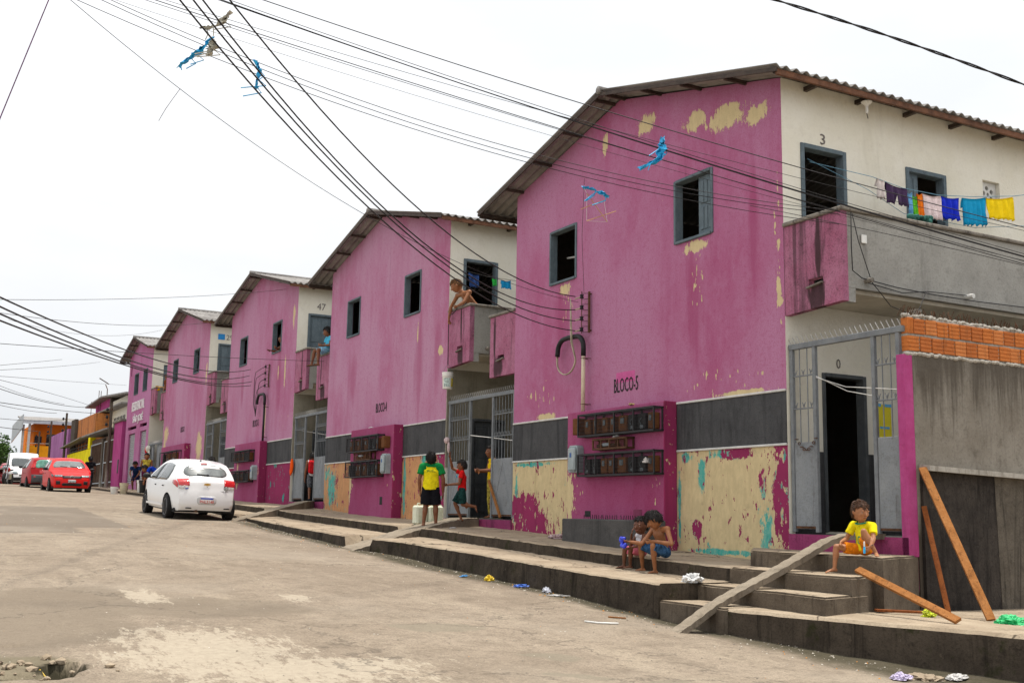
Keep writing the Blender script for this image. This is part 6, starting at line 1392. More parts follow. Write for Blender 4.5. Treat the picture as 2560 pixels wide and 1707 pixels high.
def shirt(J, mat, parent, vox, sleeve=.55, hem=-.02, fat=1.0, loose=1.0, name='shirt', neck=True, low=None):
    k = J['H']/1.5*fat; m = MB(); side = (J['shR']-J['shL']).normalized(); up_ = (J['chest']-J['pel']).normalized(); b = J['pel']+up_*hem*J['H']
    mid = J['pel'].lerp(J['chest'], .45)
    m.seg(b, mid, .138*k*loose, .125*k*loose, .74, side, 'flat', 20); m.seg(mid-up_*.01, J['chest'], .125*k*loose, .140*k, .72, side, 'flat', 20); m.seg(J['chest']-up_*.02, J['chest'].lerp(J['neck'], .75), .136*k, .075*k, .72, side, 'flat', 20)
    m.seg(J['shL'].lerp(J['shR'], .1), J['shR'].lerp(J['shL'], .1), .062*k, .062*k, 1, None, 'round', 16)
    for c in 'LR':
        sh, el = J['sh'+c], J['el'+c]
        if sleeve > 0: m.seg(sh.lerp(J['chest'], .15), sh, .066*k, .066*k); m.seg(sh, sh.lerp(el, sleeve), .066*k, .062*k*loose, 1, None, 'flat', 16)
    return wrinkle(remesh(m, name, mat, parent, vox, 3), .0075*J['H']/1.2)
def legs(J, mat, parent, vox, frac=.55, fat=1.0, loose=1.0, name='shorts', waist=.06):
    k = J['H']/1.5*fat; m = MB(); hips = (J['hiR']-J['hiL']).normalized(); up_ = (J['chest']-J['pel']).normalized()
    m.seg(J['pel']-up_*.02*k, J['pel']+up_*waist*J['H'], .132*k, .122*k, .76, hips, 'flat', 20); m.ell(J['pel']-up_*.02, (.11*k, .10*k, .09*k))
    for c in 'LR':
        hi, kn, an = J['hi'+c], J['kn'+c], J['an'+c]; m.ell(hi, (.09*k,)*3)
        if frac <= 1: m.seg(hi, hi.lerp(kn, frac), .092*k, (.092-.020*frac)*k*loose, 1, None, 'flat', 16)
        else: m.seg(hi, kn, .090*k, .064*k*loose); m.seg(kn, kn.lerp(an, frac-1), .064*k*loose, .050*k*loose, 1, None, 'flat', 16)
    return wrinkle(remesh(m, name, mat, parent, vox, 3), .008*J['H']/1.2, 8.0)
def flipflop(J, c, mat, parent):
    an, to = J['an'+c], J['to'+c]; k = J['H']/1.5; f2 = (to-an); d = f2.normalized(); w_ = d.cross(V(0, 0, 1)).normalized(); u_ = w_.cross(d); a = an-d*.035*k-u_*.045*k; b = to+d*.015*k-u_*.012*k; m = MB()
    m.seg(a, b, .034*k, .042*k, .22, w_, 'round', 12); ball = an.lerp(to, .55); m.tube([ball+w_*.036*k-u_*.01, ball+u_*.026*k+w_*.01, an.lerp(to, .88)-u_*.002], .005*k, 5); m.tube([ball-w_*.036*k-u_*.01, ball+u_*.026*k-w_*.01, an.lerp(to, .88)-u_*.002], .005*k, 5)
    return m.build('sandal', mat, parent, smooth=True)
def make(label, J, loc, rz, skin, vox=.009, headk=1.0, fat=1.0, group=None):
    t = thing('person', label, 'person', loc, rz, group); b = remesh(body_prims(J, headk, fat), 'body', SK[skin], t, vox); return t
def on_surface(name, txt, height, width, mat, parent, target, center, right, upv, off=.004, curve=0.0):
    """flat print laid onto a garment"""
    me = text_mesh(txt, height, width, .001); r = Vector(right).normalized(); u = Vector(upv).normalized(); nrm = r.cross(u); tree = BVHTree.FromPolygons([v.co for v in target.data.vertices], [p.vertices[:] for p in target.data.polygons])
    for v in me.vertices:
        p = Vector(center)+r*v.co.x+u*(v.co.y-curve*v.co.x*v.co.x); h_ = tree.ray_cast(p+nrm*.3, -nrm)
        v.co = (h_[0]+nrm*(off+v.co.z)) if h_[0] else p
    me.materials.append(mat); o = bpy.data.objects.new(name, me); COL.objects.link(o); o.parent = parent; return o
FAB = lambda n, c, v_=.14: plain(n, c, .9, v_, 18, spec=.08, bump=.35)
M_YEL2 = FAB('yellow jersey', (.80, .66, .012)); M_GRN = FAB('green jersey', (.008, .19, .045)); M_GRNP = FAB('teal print', (.012, .24, .15))

# --- boy in the yellow and green jersey, seen from behind, looking up
J = stand(1.42); J['look'] = V(.25, .75, .60); J['head'] += V(.0, -.03, 0); J['haL'] = V(-.20, .03, .68); J['haR'] = V(.235, .02, .66); J['elR'] = V(.235, -.03, .90); J['elL'] = V(-.215, -.02, .90)
J['anL'].x -= .03; J['anR'].x += .03; J['knR'].x += .02; J['toL'] += V(-.04, 0, 0); J['toR'] += V(.05, 0, 0)
rzb = -math.atan2(.42, .91)
t = make('boy in a yellow and green jersey and black shorts looking up, seen from behind', J, (-1.20, 19.27, z_walk(19.27)-.02), rzb, 'brown', .0085, 1.0, 1.08)
s = shirt(J, M_YEL2, t, .009, .60, -.035, 1.10, 1.14); legs(J, FAB('black shorts cloth', (.010, .010, .013)), t, .011, .95, 1.10, 1.38); hair(J, M_HAIRB, t, vol=1.08, seed=1, low=-.75, cut=(-.1, .5))
k = J['H']/1.5*1.08; m = MB(); side = V(1, 0, 0)
for c in 'LR': m.seg(J['sh'+c].lerp(J['chest'], .22)+V(0, 0, .006), J['sh'+c], .071*k, .072*k); m.seg(J['sh'+c], J['sh'+c].lerp(J['el'+c], .63), .071*k, .076*k, 1, None, 'flat', 16)
m.seg(J['shL'].lerp(J['shR'], .05)+V(0, 0, .012), J['shR'].lerp(J['shL'], .05)+V(0, 0, .012), .066*k, .066*k, 1, None, 'round', 16); m.seg(J['chest'].lerp(J['neck'], .55), J['chest'].lerp(J['neck'], .82), .112*k, .078*k, .80, side, 'flat', 18)
remesh(m, 'shirt_yoke', M_GRN, t, .009, 3)
on_surface('lettering', 'BRASIL', .042, .17, M_GRN, t, s, (0, -.2, J['chest'].z-.005), (1, 0, 0), (0, 0, 1), .004, 1.2)
m = MB(); m.tube([(.055*math.cos(a), .055*math.sin(a)*.9-.0, J['neck'].z+.012) for a in [q*math.pi/8 for q in range(16)]], .009, 6, closed=True); m.build('collar', M_YEL2, t)

# --- boy in red walking up the ramp with a raised arm
J = stand(1.17); H_ = 1.17
J.update(look=V(-.1, 1, -.12), shR=V(.12, .02, .935), elR=V(.13, .20, 1.02), haR=V(.07, .24, 1.20), hdR=V(-.1, .2, 1), elL=V(-.15, .05, .72), haL=V(-.10, .25, .70), knR=V(.06, .13, .36), anR=V(.065, .0, .055), toR=V(.07, .12, .022), knL=V(-.06, -.02, .335), anL=V(-.06, -.27, .30), toL=V(-.065, -.30, .185), fistL=1.0)
t = make('boy in a red shirt and dark shorts stepping up the ramp, one arm raised', J, (-.60, 19.15, 1.318), R(62), 'brown', .0075)
s = shirt(J, FAB('red shirt cloth', (.62, .012, .012)), t, .008, .5, -.02, 1.0, 1.06); legs(J, FAB('dark teal shorts cloth', (.012, .045, .042), .5), t, .010, .95, 1.0, 1.35); hair(J, M_HAIRB, t, vol=1.14, seed=2, low=-.7)
m = MB(); m.ell((-.095, .105, .86), (.022, .012, .026), n=8, m=6); m.build('shirt_badge', FAB('light blue badge', (.05, .38, .6)), t)
for c in 'LR': flipflop(J, c, M_TRIMB, t)
b = thing('small_bottle', 'small bottle with a white cap in the hand of the boy in red', 'bottle', (-.62-.27, 19.15+.10, 1.318+.69)); m = MB(); m.lathe([(.001, -.05), (.018, -.05), (.018, .03), (.01, .045), (.01, .055)], 10, Matrix.Rotation(R(80), 4, 'Y')); m.build('bottle_body', plain('orange plastic', (.7, .22, .03), .4), b); m = MB(); m.ell((-.07, 0, .0), (.016, .016, .016), n=8, m=6); m.build('cap', M_WHITEPL, b)

# --- woman in yellow in the gateway
J = stand(1.45); J.update(look=V(-.1, 1, 0), elR=V(.20, .05, .95), haR=V(.10, .22, .93), elL=V(-.20, .05, .95), haL=V(-.03, .24, .95))
t = make('woman in a yellow top and patterned yellow trousers standing behind the gate leaf', J, (.32, 19.70, 1.385), R(75), 'brown', .010)
shirt(J, FAB('yellow tank cloth', (.78, .52, .008)), t, .010, 0, .0, .94, .98, 'tank_top'); legs(J, FAB('yellow print cloth', (.36, .28, .05), .85), t, .011, 1.9, .92, .95, 'trousers'); hair(J, M_HAIRB, t, vol=1.10, seed=3, low=-.8)

# --- girl with the number ten shirt on the landing
O = V(-.85, 8.80, 1.115)
J = dict(H=.98, pel=V(-.02, .0, .085), chest=V(-.03, .01, .275), neck=V(-.05, .0, .372), head=V(-.075, -.005, .475), look=V(-.12, -1.0, -.18), shR=V(-.03, .135, .330), shL=V(-.02, -.125, .325), elR=V(-.10, .185, .175), haR=V(-.215, .145, .145), hdR=V(-.55, -.45, -.45), elL=V(-.10, -.205, .185), haL=V(-.165, -.225, .115), hdL=V(-.4, .25, -.6),
    hiR=V(-.06, .065, .075), hiL=V(-.05, -.07, .075), knR=V(-.275, .155, .095), anR=V(-.290, .175, -.135), toR=V(-.40, .205, -.178), knL=V(-.175, -.145, .265), anL=V(-.095, -.235, .035), toL=V(-.185, -.330, .014), fistR=.6, fistL=1.0)
t = make('girl in a yellow number ten shirt and orange shorts sitting on the top step', J, O, 0, 'lt', .0058, 1.30, 1.02)
s = shirt(J, M_YEL2, t, .007, .62, -.025, 1.02, 1.10); legs(J, FAB('orange shorts cloth', (.80, .23, .012), .3), t, .008, .62, 1.02, 1.18, waist=.03); hair(J, M_HAIRBR, t, 1.30, vol=1.07, seed=4, low=-.75, cut=(-.1, .42)); face(J, t, 1.30)
F = frame_of(J['look']); hr = .98*.064*1.30; m = MB(); m.ell(J['head']+F @ V(-.1*hr, -1.22*hr, hr*.70), (hr*.50, hr*.48, hr*.50), F); m.ell(J['head']+F @ V(0, -1.12*hr, -hr*.35), (hr*.5, hr*.36, hr*.75), F); m.build('ponytail', M_HAIRBR, t, smooth=True)
on_surface('number', '10', .085, .095, M_GRNP, t, s, (-.2, .02, .185), (0, -1, 0), (.12, 0, 1), .004)
m = MB(); m.tube([J['neck']+V(-.012, 0, -.018)+V(.052*math.cos(a), .060*math.sin(a), -.012*math.cos(a)*-1) for a in [q*math.pi/9 for q in range(18)]], .0075, 6, closed=True); m.build('collar', M_GRNP, t)
m = MB(); c = J['elL'].lerp(J['haL'], .85); m.tube([c+V(.022*math.cos(a), .018*math.sin(a), .008*math.cos(a)) for a in [q*math.pi/6 for q in range(12)]], .004, 5, closed=True); m.build('bracelet', M_BLACK, t)
b = thing('small_bottle', 'small clear bottle with blue liquid in the hand of the girl', 'bottle', O+V(-.235, -.205, .10)); m = MB(); m.lathe([(.001, -.06), (.012, -.06), (.012, -.01), (.009, .01)], 10); m.build('liquid', M_BLUECLOTH, b); m = MB(); m.lathe([(.0085, .011), (.0085, .05), (.005, .065), (.001, .065)], 10); m.build('bottle_neck', M_WHITEPL, b)

# --- shirtless boy and small child on the walkway edge
O = V(-1.36, 11.72, .966)
J = dict(H=1.12, pel=V(-.01, -.03, .095), chest=V(-.12, -.05, .315), neck=V(-.165, -.065, .405), head=V(-.215, -.075, .490), look=V(-.62, .45, -.62), shL=V(-.10, -.205, .375), shR=V(-.12, .075, .355), elL=V(-.13, -.335, .195), haL=V(-.27, -.135, .225), hdL=V(-.5, .6, -.2), elR=V(-.27, .10, .185), haR=V(-.36, .235, .205), hdR=V(-.5, .75, .05),
    hiL=V(-.05, -.10, .085), hiR=V(-.05, .07, .085), knL=V(-.27, -.135, .165), anL=V(-.205, -.09, -.145), toL=V(-.30, -.05, -.178), knR=V(-.25, .155, .165), anR=V(-.16, .24, -.135), toR=V(-.22, .34, -.168), fistL=.8, fistR=.9)
t = make('shirtless boy in denim shorts sitting on the walkway edge, head bowed', J, O, 0, 'tan', .006, 1.16)
legs(J, FAB('faded denim', (.045, .115, .24), .6), t, .008, .98, 1.0, 1.2, waist=.05); hair(J, M_HAIRB, t, 1.16, vol=1.12, seed=5, low=-.6, cut=(-.1, .25)); face(J, t, 1.16, .3)
b = thing('toy', 'shiny blue foil toy held by the shirtless boy', 'toy', O+V(-.40, .31, .19)); m = MB()
for q in range(8): m.ell((random.uniform(-.02, .02), random.uniform(-.05, .05), .05*math.cos(q)+random.uniform(-.01, .01)), (.030, .034, .028), Matrix.Rotation(q, 3, 'X'), n=8, m=5)
remesh(m, 'foil', plain('shiny blue foil', (.005, .03, .62), .2, .3, 20, spec=.8), b, .007, 1)
O = V(-1.38, 12.16, .98)
J = dict(H=.92, pel=V(-.02, -.02, .07), chest=V(-.07, -.07, .225), neck=V(-.085, -.085, .305), head=V(-.11, -.11, .395), look=V(-.85, -.30, -.05), shR=V(-.08, .015, .265), shL=V(-.09, -.165, .265), elR=V(-.15, .045, .145), haR=V(-.20, -.035, .285), hdR=V(-.1, -.4, .6), elL=V(-.17, -.20, .15), haL=V(-.25, -.14, .12),
    hiR=V(-.05, .045, .06), hiL=V(-.05, -.07, .06), knR=V(-.225, .085, .085), anR=V(-.225, .10, -.125), toR=V(-.315, .155, -.155), knL=V(-.22, -.04, .09), anL=V(-.19, .01, -.125), toL=V(-.275, .085, -.158))
t = make('small child in a white vest and pink shorts beside the shirtless boy, hand at mouth', J, O, 0, 'dark', .006, 1.42)
shirt(J, FAB('white vest cloth', (.66, .66, .70)), t, .007, 0, .0, 1.0, 1.0, 'vest'); legs(J, FAB('pink shorts cloth', (.70, .17, .24)), t, .008, .85, 1.0, 1.2, waist=.02); hair(J, M_HAIRB, t, 1.42, vol=1.05, seed=6, low=-.5, cut=(-.1, .55)); face(J, t, 1.42); flipflop(J, 'R', M_BROWNS if False else plain('brown sandal', (.055, .035, .02), .7), t)

# --- man leaning from the second balcony, lowering a bucket
O = V(.3, 20.6, 4.81)
J = dict(H=1.62, pel=V(.10, -.05, .86), chest=V(-.20, .03, 1.185), neck=V(-.295, .08, 1.30), head=V(-.37, .13, 1.40), look=V(-.85, .45, -.55), shR=V(-.285, .235, 1.22), shL=V(-.22, -.18, 1.225), elR=V(-.36, .40, .98), haR=V(-.385, .43, .745), hdR=V(0, 0, -1), elL=V(-.36, -.22, .99), haL=V(-.36, .06, .965), hdL=V(-.2, .9, -.3),
    hiR=V(.08, .05, .84), hiL=V(.12, -.14, .84), knR=V(.10, .06, .45), knL=V(.12, -.14, .45), anR=V(.14, .06, .07), anL=V(.14, -.14, .07), toR=V(-.0, .06, .025), toL=V(0, -.14, .025), fistR=1.2, fistL=.7)
t = make('shirtless man leaning over the second balcony, lowering a bucket on a rope', J, O, 0, 'tan', .010, 1.0, .95)
legs(J, FAB('dark shorts cloth', (.03, .04, .07)), t, .012, .9, 1.0, 1.2); hair(J, plain('bleached cropped hair', (.16, .07, .02), .6, .8, 25), t, vol=1.04, seed=7, low=-.4)
b = thing('bucket', 'white bucket hanging on a rope below the man on the balcony', 'bucket', (-.10, 20.98, 4.05), group=None)
def bucket_parts(b, r0, r1, h_, mat, lab=None):
    m = MB(); m.lathe([(r0*.97, .0), (r0, .01), (r1*.96, h_*.78), (r1*1.05, h_*.80), (r1*1.05, h_*.84), (r1, h_*.86), (r1*1.06, h_*.95), (r1*1.07, h_), (r1*.95, h_), (r1*.92, h_*.9), (r0*.9, .03)], 22); o = m.build('pail', mat, b); smooth_angle(o, 50)
    m = MB(); m.tube([(r1*1.08*math.cos(a), .0, h_*.9-.10*math.sin(a)*1.2) for a in [math.pi*q/12 for q in range(13)]], .004, 5); m.build('handle', M_IRON, b)
m = MB(); m.lathe([(.098, .0), (.102, .01), (.112, .26), (.122, .27), (.122, .285), (.113, .29), (.122, .33), (.122, .345), (.108, .345), (.10, .3), (.09, .03)], 22); smooth_angle(m.build('pail', plain('white pail plastic', (.80, .79, .74), .4, .06), b), 50)
m = MB()
for j in range(7): a = R(200+j*12); m.v += [(.1085*math.cos(a), .1085*math.sin(a), .04), (.1135*math.cos(a), .1135*math.sin(a), .22)]
for j in range(6): m.f.append((2*j, 2*j+2, 2*j+3, 2*j+1)); m.mi.append(0)
m.build('printed_label', plain('pale printed label', (.55, .68, .62), .5, .5, 30), b)
m = MB()
for j in range(4): a = R(286+j*12); m.v += [(.1085*math.cos(a), .1085*math.sin(a), .04), (.1135*math.cos(a), .1135*math.sin(a), .22)]
for j in range(3): m.f.append((2*j, 2*j+2, 2*j+3, 2*j+1)); m.mi.append(0)
m.build('printed_label', plain('yellow printed label', (.70, .55, .03), .5, .3, 30), b)
m = MB(); m.tube([(-.118, 0, .33), (-.05, 0, .46), (.0, 0, .52)], .004, 5); m.tube([(.118, 0, .33), (.05, 0, .46), (.0, 0, .52)], .004, 5); m.build('handle', M_IRON, b)
m = MB(); m.tube([(-.10, 20.98, 4.56), (-.10, 21.0, 5.0), (-.09, 21.03, 5.50), (-.09, 21.0, 5.62), (-.13, 20.85, 5.60), (-.13, 20.66, 5.63), (-.09, 20.62, 5.72)], .009, 6); tag(m.build('rope', M_BLACK, smooth=True), 'black rope held by the man on the balcony', 'rope')

# --- two youths on the far balcony of the second house
O = V(.05, 29.1, 5.765)
J = dict(H=1.5, pel=V(0, .0, .09), chest=V(.06, -.02, .36), neck=V(.03, -.02, .49), head=V(-.02, .0, .60), look=V(-.8, .5, -.3), shR=V(.04, .14, .43), shL=V(.05, -.18, .43), elR=V(-.02, .2, .2), haR=V(-.15, .1, .22), elL=V(-.02, -.24, .2), haL=V(-.16, -.1, .2),
    hiR=V(-.02, .08, .07), hiL=V(-.02, -.09, .07), knR=V(-.32, .14, .06), knL=V(-.33, -.20, .05), anR=V(-.36, .22, -.31), anL=V(-.34, -.26, -.35), toR=V(-.44, .36, -.34), toL=V(-.47, -.18, -.38))
t = make('youth in light blue sitting on the balcony edge with legs dangling', J, O, 0, 'brown', .011)
shirt(J, FAB('light blue cloth', (.08, .45, .66)), t, .012, .5, .0, 1.0, 1.05); legs(J, FAB('pale blue shorts cloth', (.24, .50, .66), .3), t, .012, .85, 1.0, 1.2); hair(J, M_HAIRB, t, vol=1.15, seed=8, low=-.5)
for c in 'LR': flipflop(J, c, plain('brown sandal', (.055, .035, .02), .7), t)
J = stand(1.55); J.update(pel=V(0, -.05, .80), chest=V(0, .06, 1.12), neck=V(0, .12, 1.22), head=V(0, .16, 1.34), look=V(.3, .8, -.4), shL=V(-.17, .06, 1.17), shR=V(.17, .06, 1.17), elL=V(-.22, .2, .95), haL=V(-.1, .32, .93), elR=V(.22, .2, .95), haR=V(.1, .32, .93))
t = make('shirtless youth behind the seated one on the balcony, back turned', J, (.32, 29.45, 4.82), R(-40), 'tan', .013); legs(J, FAB('dark shorts cloth', (.03, .04, .07)), t, .013); hair(J, M_HAIRB, t, vol=1.1, seed=9)

# --- youth leaning out of a window of the third house
J = stand(1.5); J.update(look=V(-.2, 1, -.2), elR=V(.2, .2, .98), haR=V(.1, .42, .98), elL=V(-.22, .3, 1.0), haL=V(-.45, .42, 1.0), fistL=1.0, chest=V(0, .06, 1.1), head=V(0, .10, 1.36), neck=V(0, .07, 1.24))
t = make('youth in black leaning on a window sill of the third house, arm out', J, (.22, 33.62, 5.40), R(88), 'brown', .013)
shirt(J, FAB('black shirt cloth', (.012, .012, .015)), t, .013, .5); legs(J, FAB('dark shorts cloth', (.03, .04, .07)), t, .014); hair(J, M_HAIRB, t, vol=1.1, seed=10)

# --- walker with red backpack
J = stand(1.38); J.update(look=V(.3, 1, -.1), knR=V(.07, .10, .40), anR=V(.07, .02, .065), knL=V(-.07, .03, .39), anL=V(-.07, -.10, .085), toL=V(-.075, .0, .03))
t = make('person with a red backpack, white tank top and patterned shorts entering a gate', J, (.22, 30.38, 1.74), R(-20), 'brown', .011)
shirt(J, FAB('white tank cloth', (.66, .66, .68)), t, .011, 0, -.02, .98, 1.0, 'tank_top'); legs(J, FAB('black and white print cloth', (.11, .115, .13), .9), t, .012, 1.0, 1.0, 1.2); hair(J, M_HAIRB, t, vol=1.08, seed=11)
for c in 'LR': flipflop(J, c, plain('dark sandal', (.03, .035, .07), .7), t)
bp = thing('backpack', 'red, yellow and black backpack worn at the gate', 'backpack', (.22, 30.38, 1.74), R(-20)); m = MB(); m.bbox(-.13, .13, -.23, -.10, .76, 1.14, .05); m.build('sack', FAB('red pack cloth', (.55, .015, .02), .3), bp); m = MB(); m.bbox(.02, .135, -.245, -.12, .80, 1.05, .03); m.build('pocket', FAB('yellow black pack cloth', (.30, .24, .03), .9), bp)
for s_ in (-1, 1): m = MB(); m.tube([(s_*.09, -.12, 1.1), (s_*.10, .0, 1.16), (s_*.10, .10, 1.08), (s_*.11, .08, .9), (s_*.1, -.1, .82)], .016, 6); m.build('strap', FAB('red pack cloth', (.55, .015, .02), .3), bp)

# --- three around the buckets at the far houses, watchers behind the cars
J = stand(1.5); J.update(pel=V(0, -.12, .62), chest=V(0, .10, .92), neck=V(0, .17, 1.02), head=V(0, .24, 1.12), look=V(0, .8, -.6), shL=V(-.17, .10, .98), shR=V(.17, .10, .98), elL=V(-.2, .25, .76), elR=V(.2, .25, .76), haL=V(-.12, .4, .6), haR=V(.12, .4, .6), hiL=V(-.08, -.12, .6), hiR=V(.08, -.12, .6), knL=V(-.1, .12, .38), knR=V(.1, .12, .38), anL=V(-.09, -.05, .06), anR=V(.09, -.05, .06), toL=V(-.1, .1, .02), toR=V(.1, .1, .02))
zb = z_walk(50)-.0
t = make('boy in a dark blue shirt crouching over the buckets by the roller shutters', J, (-1.05, 50.2, zb+.03), R(160), 'brown', .014); shirt(J, FAB('dark blue shirt cloth', (.012, .03, .09), .5), t, .014, .55); legs(J, FAB('navy shorts cloth', (.012, .015, .05)), t, .015, .9); hair(J, M_HAIRB, t, vol=1.1, seed=12)
J = stand(1.68)
t = make('smiling youth in a bright printed tank top behind the buckets', J, (-.55, 50.6, zb), R(165), 'tan', .015); shirt(J, FAB('orange green print cloth', (.55, .42, .06), .9), t, .015, 0, -.02, 1, 1, 'tank_top'); legs(J, FAB('maroon shorts cloth', (.12, .02, .06)), t, .015); hair(J, M_HAIRB, t, vol=1.06, seed=13)
J = stand(1.6); J.update(pel=V(0, -.15, .80), chest=V(0, .22, .98), neck=V(0, .36, 1.0), head=V(0, .47, .98), look=V(0, .6, -.8), shL=V(-.17, .28, .97), shR=V(.17, .28, .97), elL=V(-.2, .38, .72), elR=V(.2, .38, .72), haL=V(-.12, .45, .48), haR=V(.12, .45, .48), hiL=V(-.08, -.15, .78), hiR=V(.08, -.15, .78))
t = make('youth in a royal blue shirt bending over a dark bucket beside the white car', J, (-.95, 46.2, z_walk(46.2)), R(75), 'tan', .014); shirt(J, FAB('royal blue shirt cloth', (.012, .06, .50)), t, .014, .55); legs(J, FAB('grey shorts cloth', (.05, .05, .06)), t, .015, .9); hair(J, M_HAIRB, t, vol=1.08, seed=14)
def bystander(label, loc, rz, H__, skin, col, seed):
    J = stand(H__); t = make(label, J, loc, rz, skin, .016); shirt(J, FAB(label[:24]+' cloth', col), t, .016, .5); legs(J, FAB('dark trouser cloth', (.02, .02, .025)), t, .016, 1.8); hair(J, M_HAIRB, t, vol=1.1, seed=seed)
bystander('person hidden behind the white car roof, only the dark hair showing', (-1.6, 34.6, z_walk(34.6)-.17), R(20), 1.52, 'brown', (.05, .05, .06), 15)
bystander('person behind the right rear corner of the white car', (-2.25, 32.6, z_walk(32.6)-.17), R(120), 1.38, 'brown', (.05, .045, .08), 16)
bystander('dark clothed person walking away beside the bright red car', (-1.9, 57.5, z_walk(57.5)-.1), R(10), 1.62, 'dark', (.012, .012, .015), 17)
J = stand(1.5); t = make('person resting arms on the farthest house balcony beside orange cloth', J, (.25, 51.3, 5.95), R(110), 'tan', .018); shirt(J, FAB('brown shirt cloth', (.16, .05, .02)), t, .018); hair(J, M_HAIRBR, t, vol=1.1, seed=18); legs(J, FAB('dark trouser cloth', (.02, .02, .025)), t, .018, 1.5)
# ================================================================ buckets, cans, litter
M_BKT = [plain('white bucket plastic', (.72, .71, .66), .5, .15), plain('cream bucket plastic', (.62, .55, .38), .5, .2), plain('black bucket plastic', (.015, .015, .016), .5, .2)]
for lab, x, y, r0, r1, h_, mk in (('white bucket nearest the kerb by the far houses', -2.05, 49.2, .13, .16, .36, 0), ('cream bucket just behind the nearest white one', -1.6, 49.6, .14, .18, .52, 1), ('white bucket beside the crouching boy', -1.2, 48.0, .14, .17, .50, 0), ('black bucket under the bending youth', -1.35, 46.6, .15, .19, .50, 2)):
    b = thing('bucket', lab, 'bucket', (x, y, (z_walk(y) if x > f_up(y) else z_walk(y)-.17)), group='buckets by the far houses'); bucket_parts(b, r0, r1, h_, M_BKT[mk])
M_CAN = rough_wall('greenish white jerry can', (.62, .66, .50), (.30, .36, .12), (.72, .74, .62), .4, 3, fine=.1)
def jerry(label, x, y, rz):
    t = thing('jerry_can', label, 'jerry can', (x, y, z_walk(y)-.0), rz, group='jerry cans at the ramp'); m = MB(); m.bbox(-.14, .14, -.10, .10, .0, .37, .035); m.build('can_body', M_CAN, t)
    for q in (-.07, 0, .07): m = MB(); m.bbox(q-.012, q+.012, -.106, -.098, .04, .31, .003); m.build('rib', M_CAN, t)
    m = MB(); m.tube([(-.08, 0, .36), (-.07, 0, .405), (.03, 0, .405), (.04, 0, .36)], .014, 7); m.build('handle', M_CAN, t); m = MB(); m.lathe([(.025, .36), (.025, .39), (.001, .39)], 10, Matrix.Translation((.095, 0, 0))); m.build('cap', M_CAN, t)
jerry('left one of the two greenish white jerry cans behind the boy in the jersey', -1.06, 20.02, R(10)); jerry('right one of the two greenish white jerry cans behind the boy in the jersey', -.80, 19.88, R(-14))
def crumple(name, label, loc, size, mat, seed=0, cat='litter'):
    bm = bmesh.new(); bmesh.ops.create_icosphere(bm, subdivisions=4, radius=1.0); r_ = Vector((seed*3.1, seed*1.7, 0))
    for v in bm.verts: n_ = v.co.normalized(); v.co = n_*(1+.55*noise.noise(n_*1.8+r_)+.30*noise.noise(n_*5+r_)+.16*noise.noise(n_*12+r_)); v.co = Vector((v.co.x*size[0], v.co.y*size[1], max(-.15, v.co.z)*size[2]+.15*size[2]))
    me = bpy.data.meshes.new(name); bm.to_mesh(me); bm.free(); me.materials.append(mat); o = bpy.data.objects.new(name, me); COL.objects.link(o); o.location = loc; o.rotation_euler = (0, 0, seed*1.3); return tag(o, label, cat)
def PL_(n, c, r=.35): return plain(n, c, r, .25, 25, spec=.5, bump=.4)
rz0 = lambda x, y: road_z(x, y)
crumple('plastic_bag', 'crumpled white bag on the lower walkway near the ramp', (-1.98, 10.35, .765), (.12, .10, .085), PL_('white bag film', (.62, .62, .61)), 1)
crumple('plastic_bag', 'green plastic bag at the right edge of the platform', (-.62, 7.22, plat(-.6, 7.2)), (.13, .10, .07), PL_('green bag film', (.02, .50, .16)), 2)
crumple('wrapper', 'yellow and green wrapper beside the fallen board', (-1.0, 7.86, .575), (.10, .06, .05), plain('green yellow foil', (.45, .50, .03), .4, .9, 30), 3)
crumple('plastic_cup', 'crushed pinkish clear cup on the walkway beside the bench wall', (-.55, 15.75, z_walk(15.75)), (.12, .09, .06), PL_('pinkish film', (.50, .36, .36)), 4)
crumple('yellow_cup', 'yellow plastic cup in the gutter', (-2.74, 13.87, rz0(-2.74, 13.87)+.01), (.06, .05, .06), PL_('yellow plastic', (.75, .52, .02)), 5)
crumple('chip_bag', 'blue and yellow snack bag in the gutter', (-2.66, 13.10, rz0(-2.66, 13.1)+.01), (.06, .10, .03), plain('blue yellow foil', (.06, .15, .55), .35, .9, 26), 6)
crumple('clear_jug', 'crushed clear bottle in the gutter below the seated boy', (-2.62, 12.52, rz0(-2.62, 12.5)+.01), (.05, .08, .05), PL_('cloudy film', (.55, .56, .62)), 7)
crumple('paper_scrap', 'small white and red scrap in the gutter', (-2.70, 12.10, rz0(-2.7, 12.1)+.008), (.04, .13, .012), PL_('white paper', (.55, .53, .51)), 8)
crumple('paper_scrap', 'small blue scrap in the gutter near the far ramp', (-2.92, 14.3, rz0(-2.9, 14.3)+.01), (.03, .10, .015), PL_('blue paper', (.08, .30, .60)), 9)
crumple('paper_scrap', 'white paper litter at the bottom edge below the platform', (-2.12, 6.62, rz0(-2.1, 6.6)+.01), (.16, .07, .025), PL_('white paper', (.55, .53, .51)), 10)
crumple('paper_scrap', 'lilac paper litter at the bottom edge left of the white one', (-2.58, 6.80, rz0(-2.6, 6.8)+.01), (.08, .07, .04), PL_('lilac paper', (.55, .48, .66)), 11)
crumple('paper_scrap', 'white carton in the pothole at the bottom left corner', (-8.98, 8.42, rz0(-8.98, 8.42)+.03), (.10, .06, .03), PL_('white carton', (.6, .6, .64)), 12)
crumple('foil', 'silver foil stuck in the lower meter cage', (-.42, 13.42, 2.27), (.02, .05, .06), PL_('silver foil', (.62, .58, .55)), 13)
crumple('plastic_bag', 'white and yellow bag on top of the meter bay', (-.14, 14.18, 3.18), (.05, .18, .03), PL_('white yellow film', (.72, .62, .25)), 14)
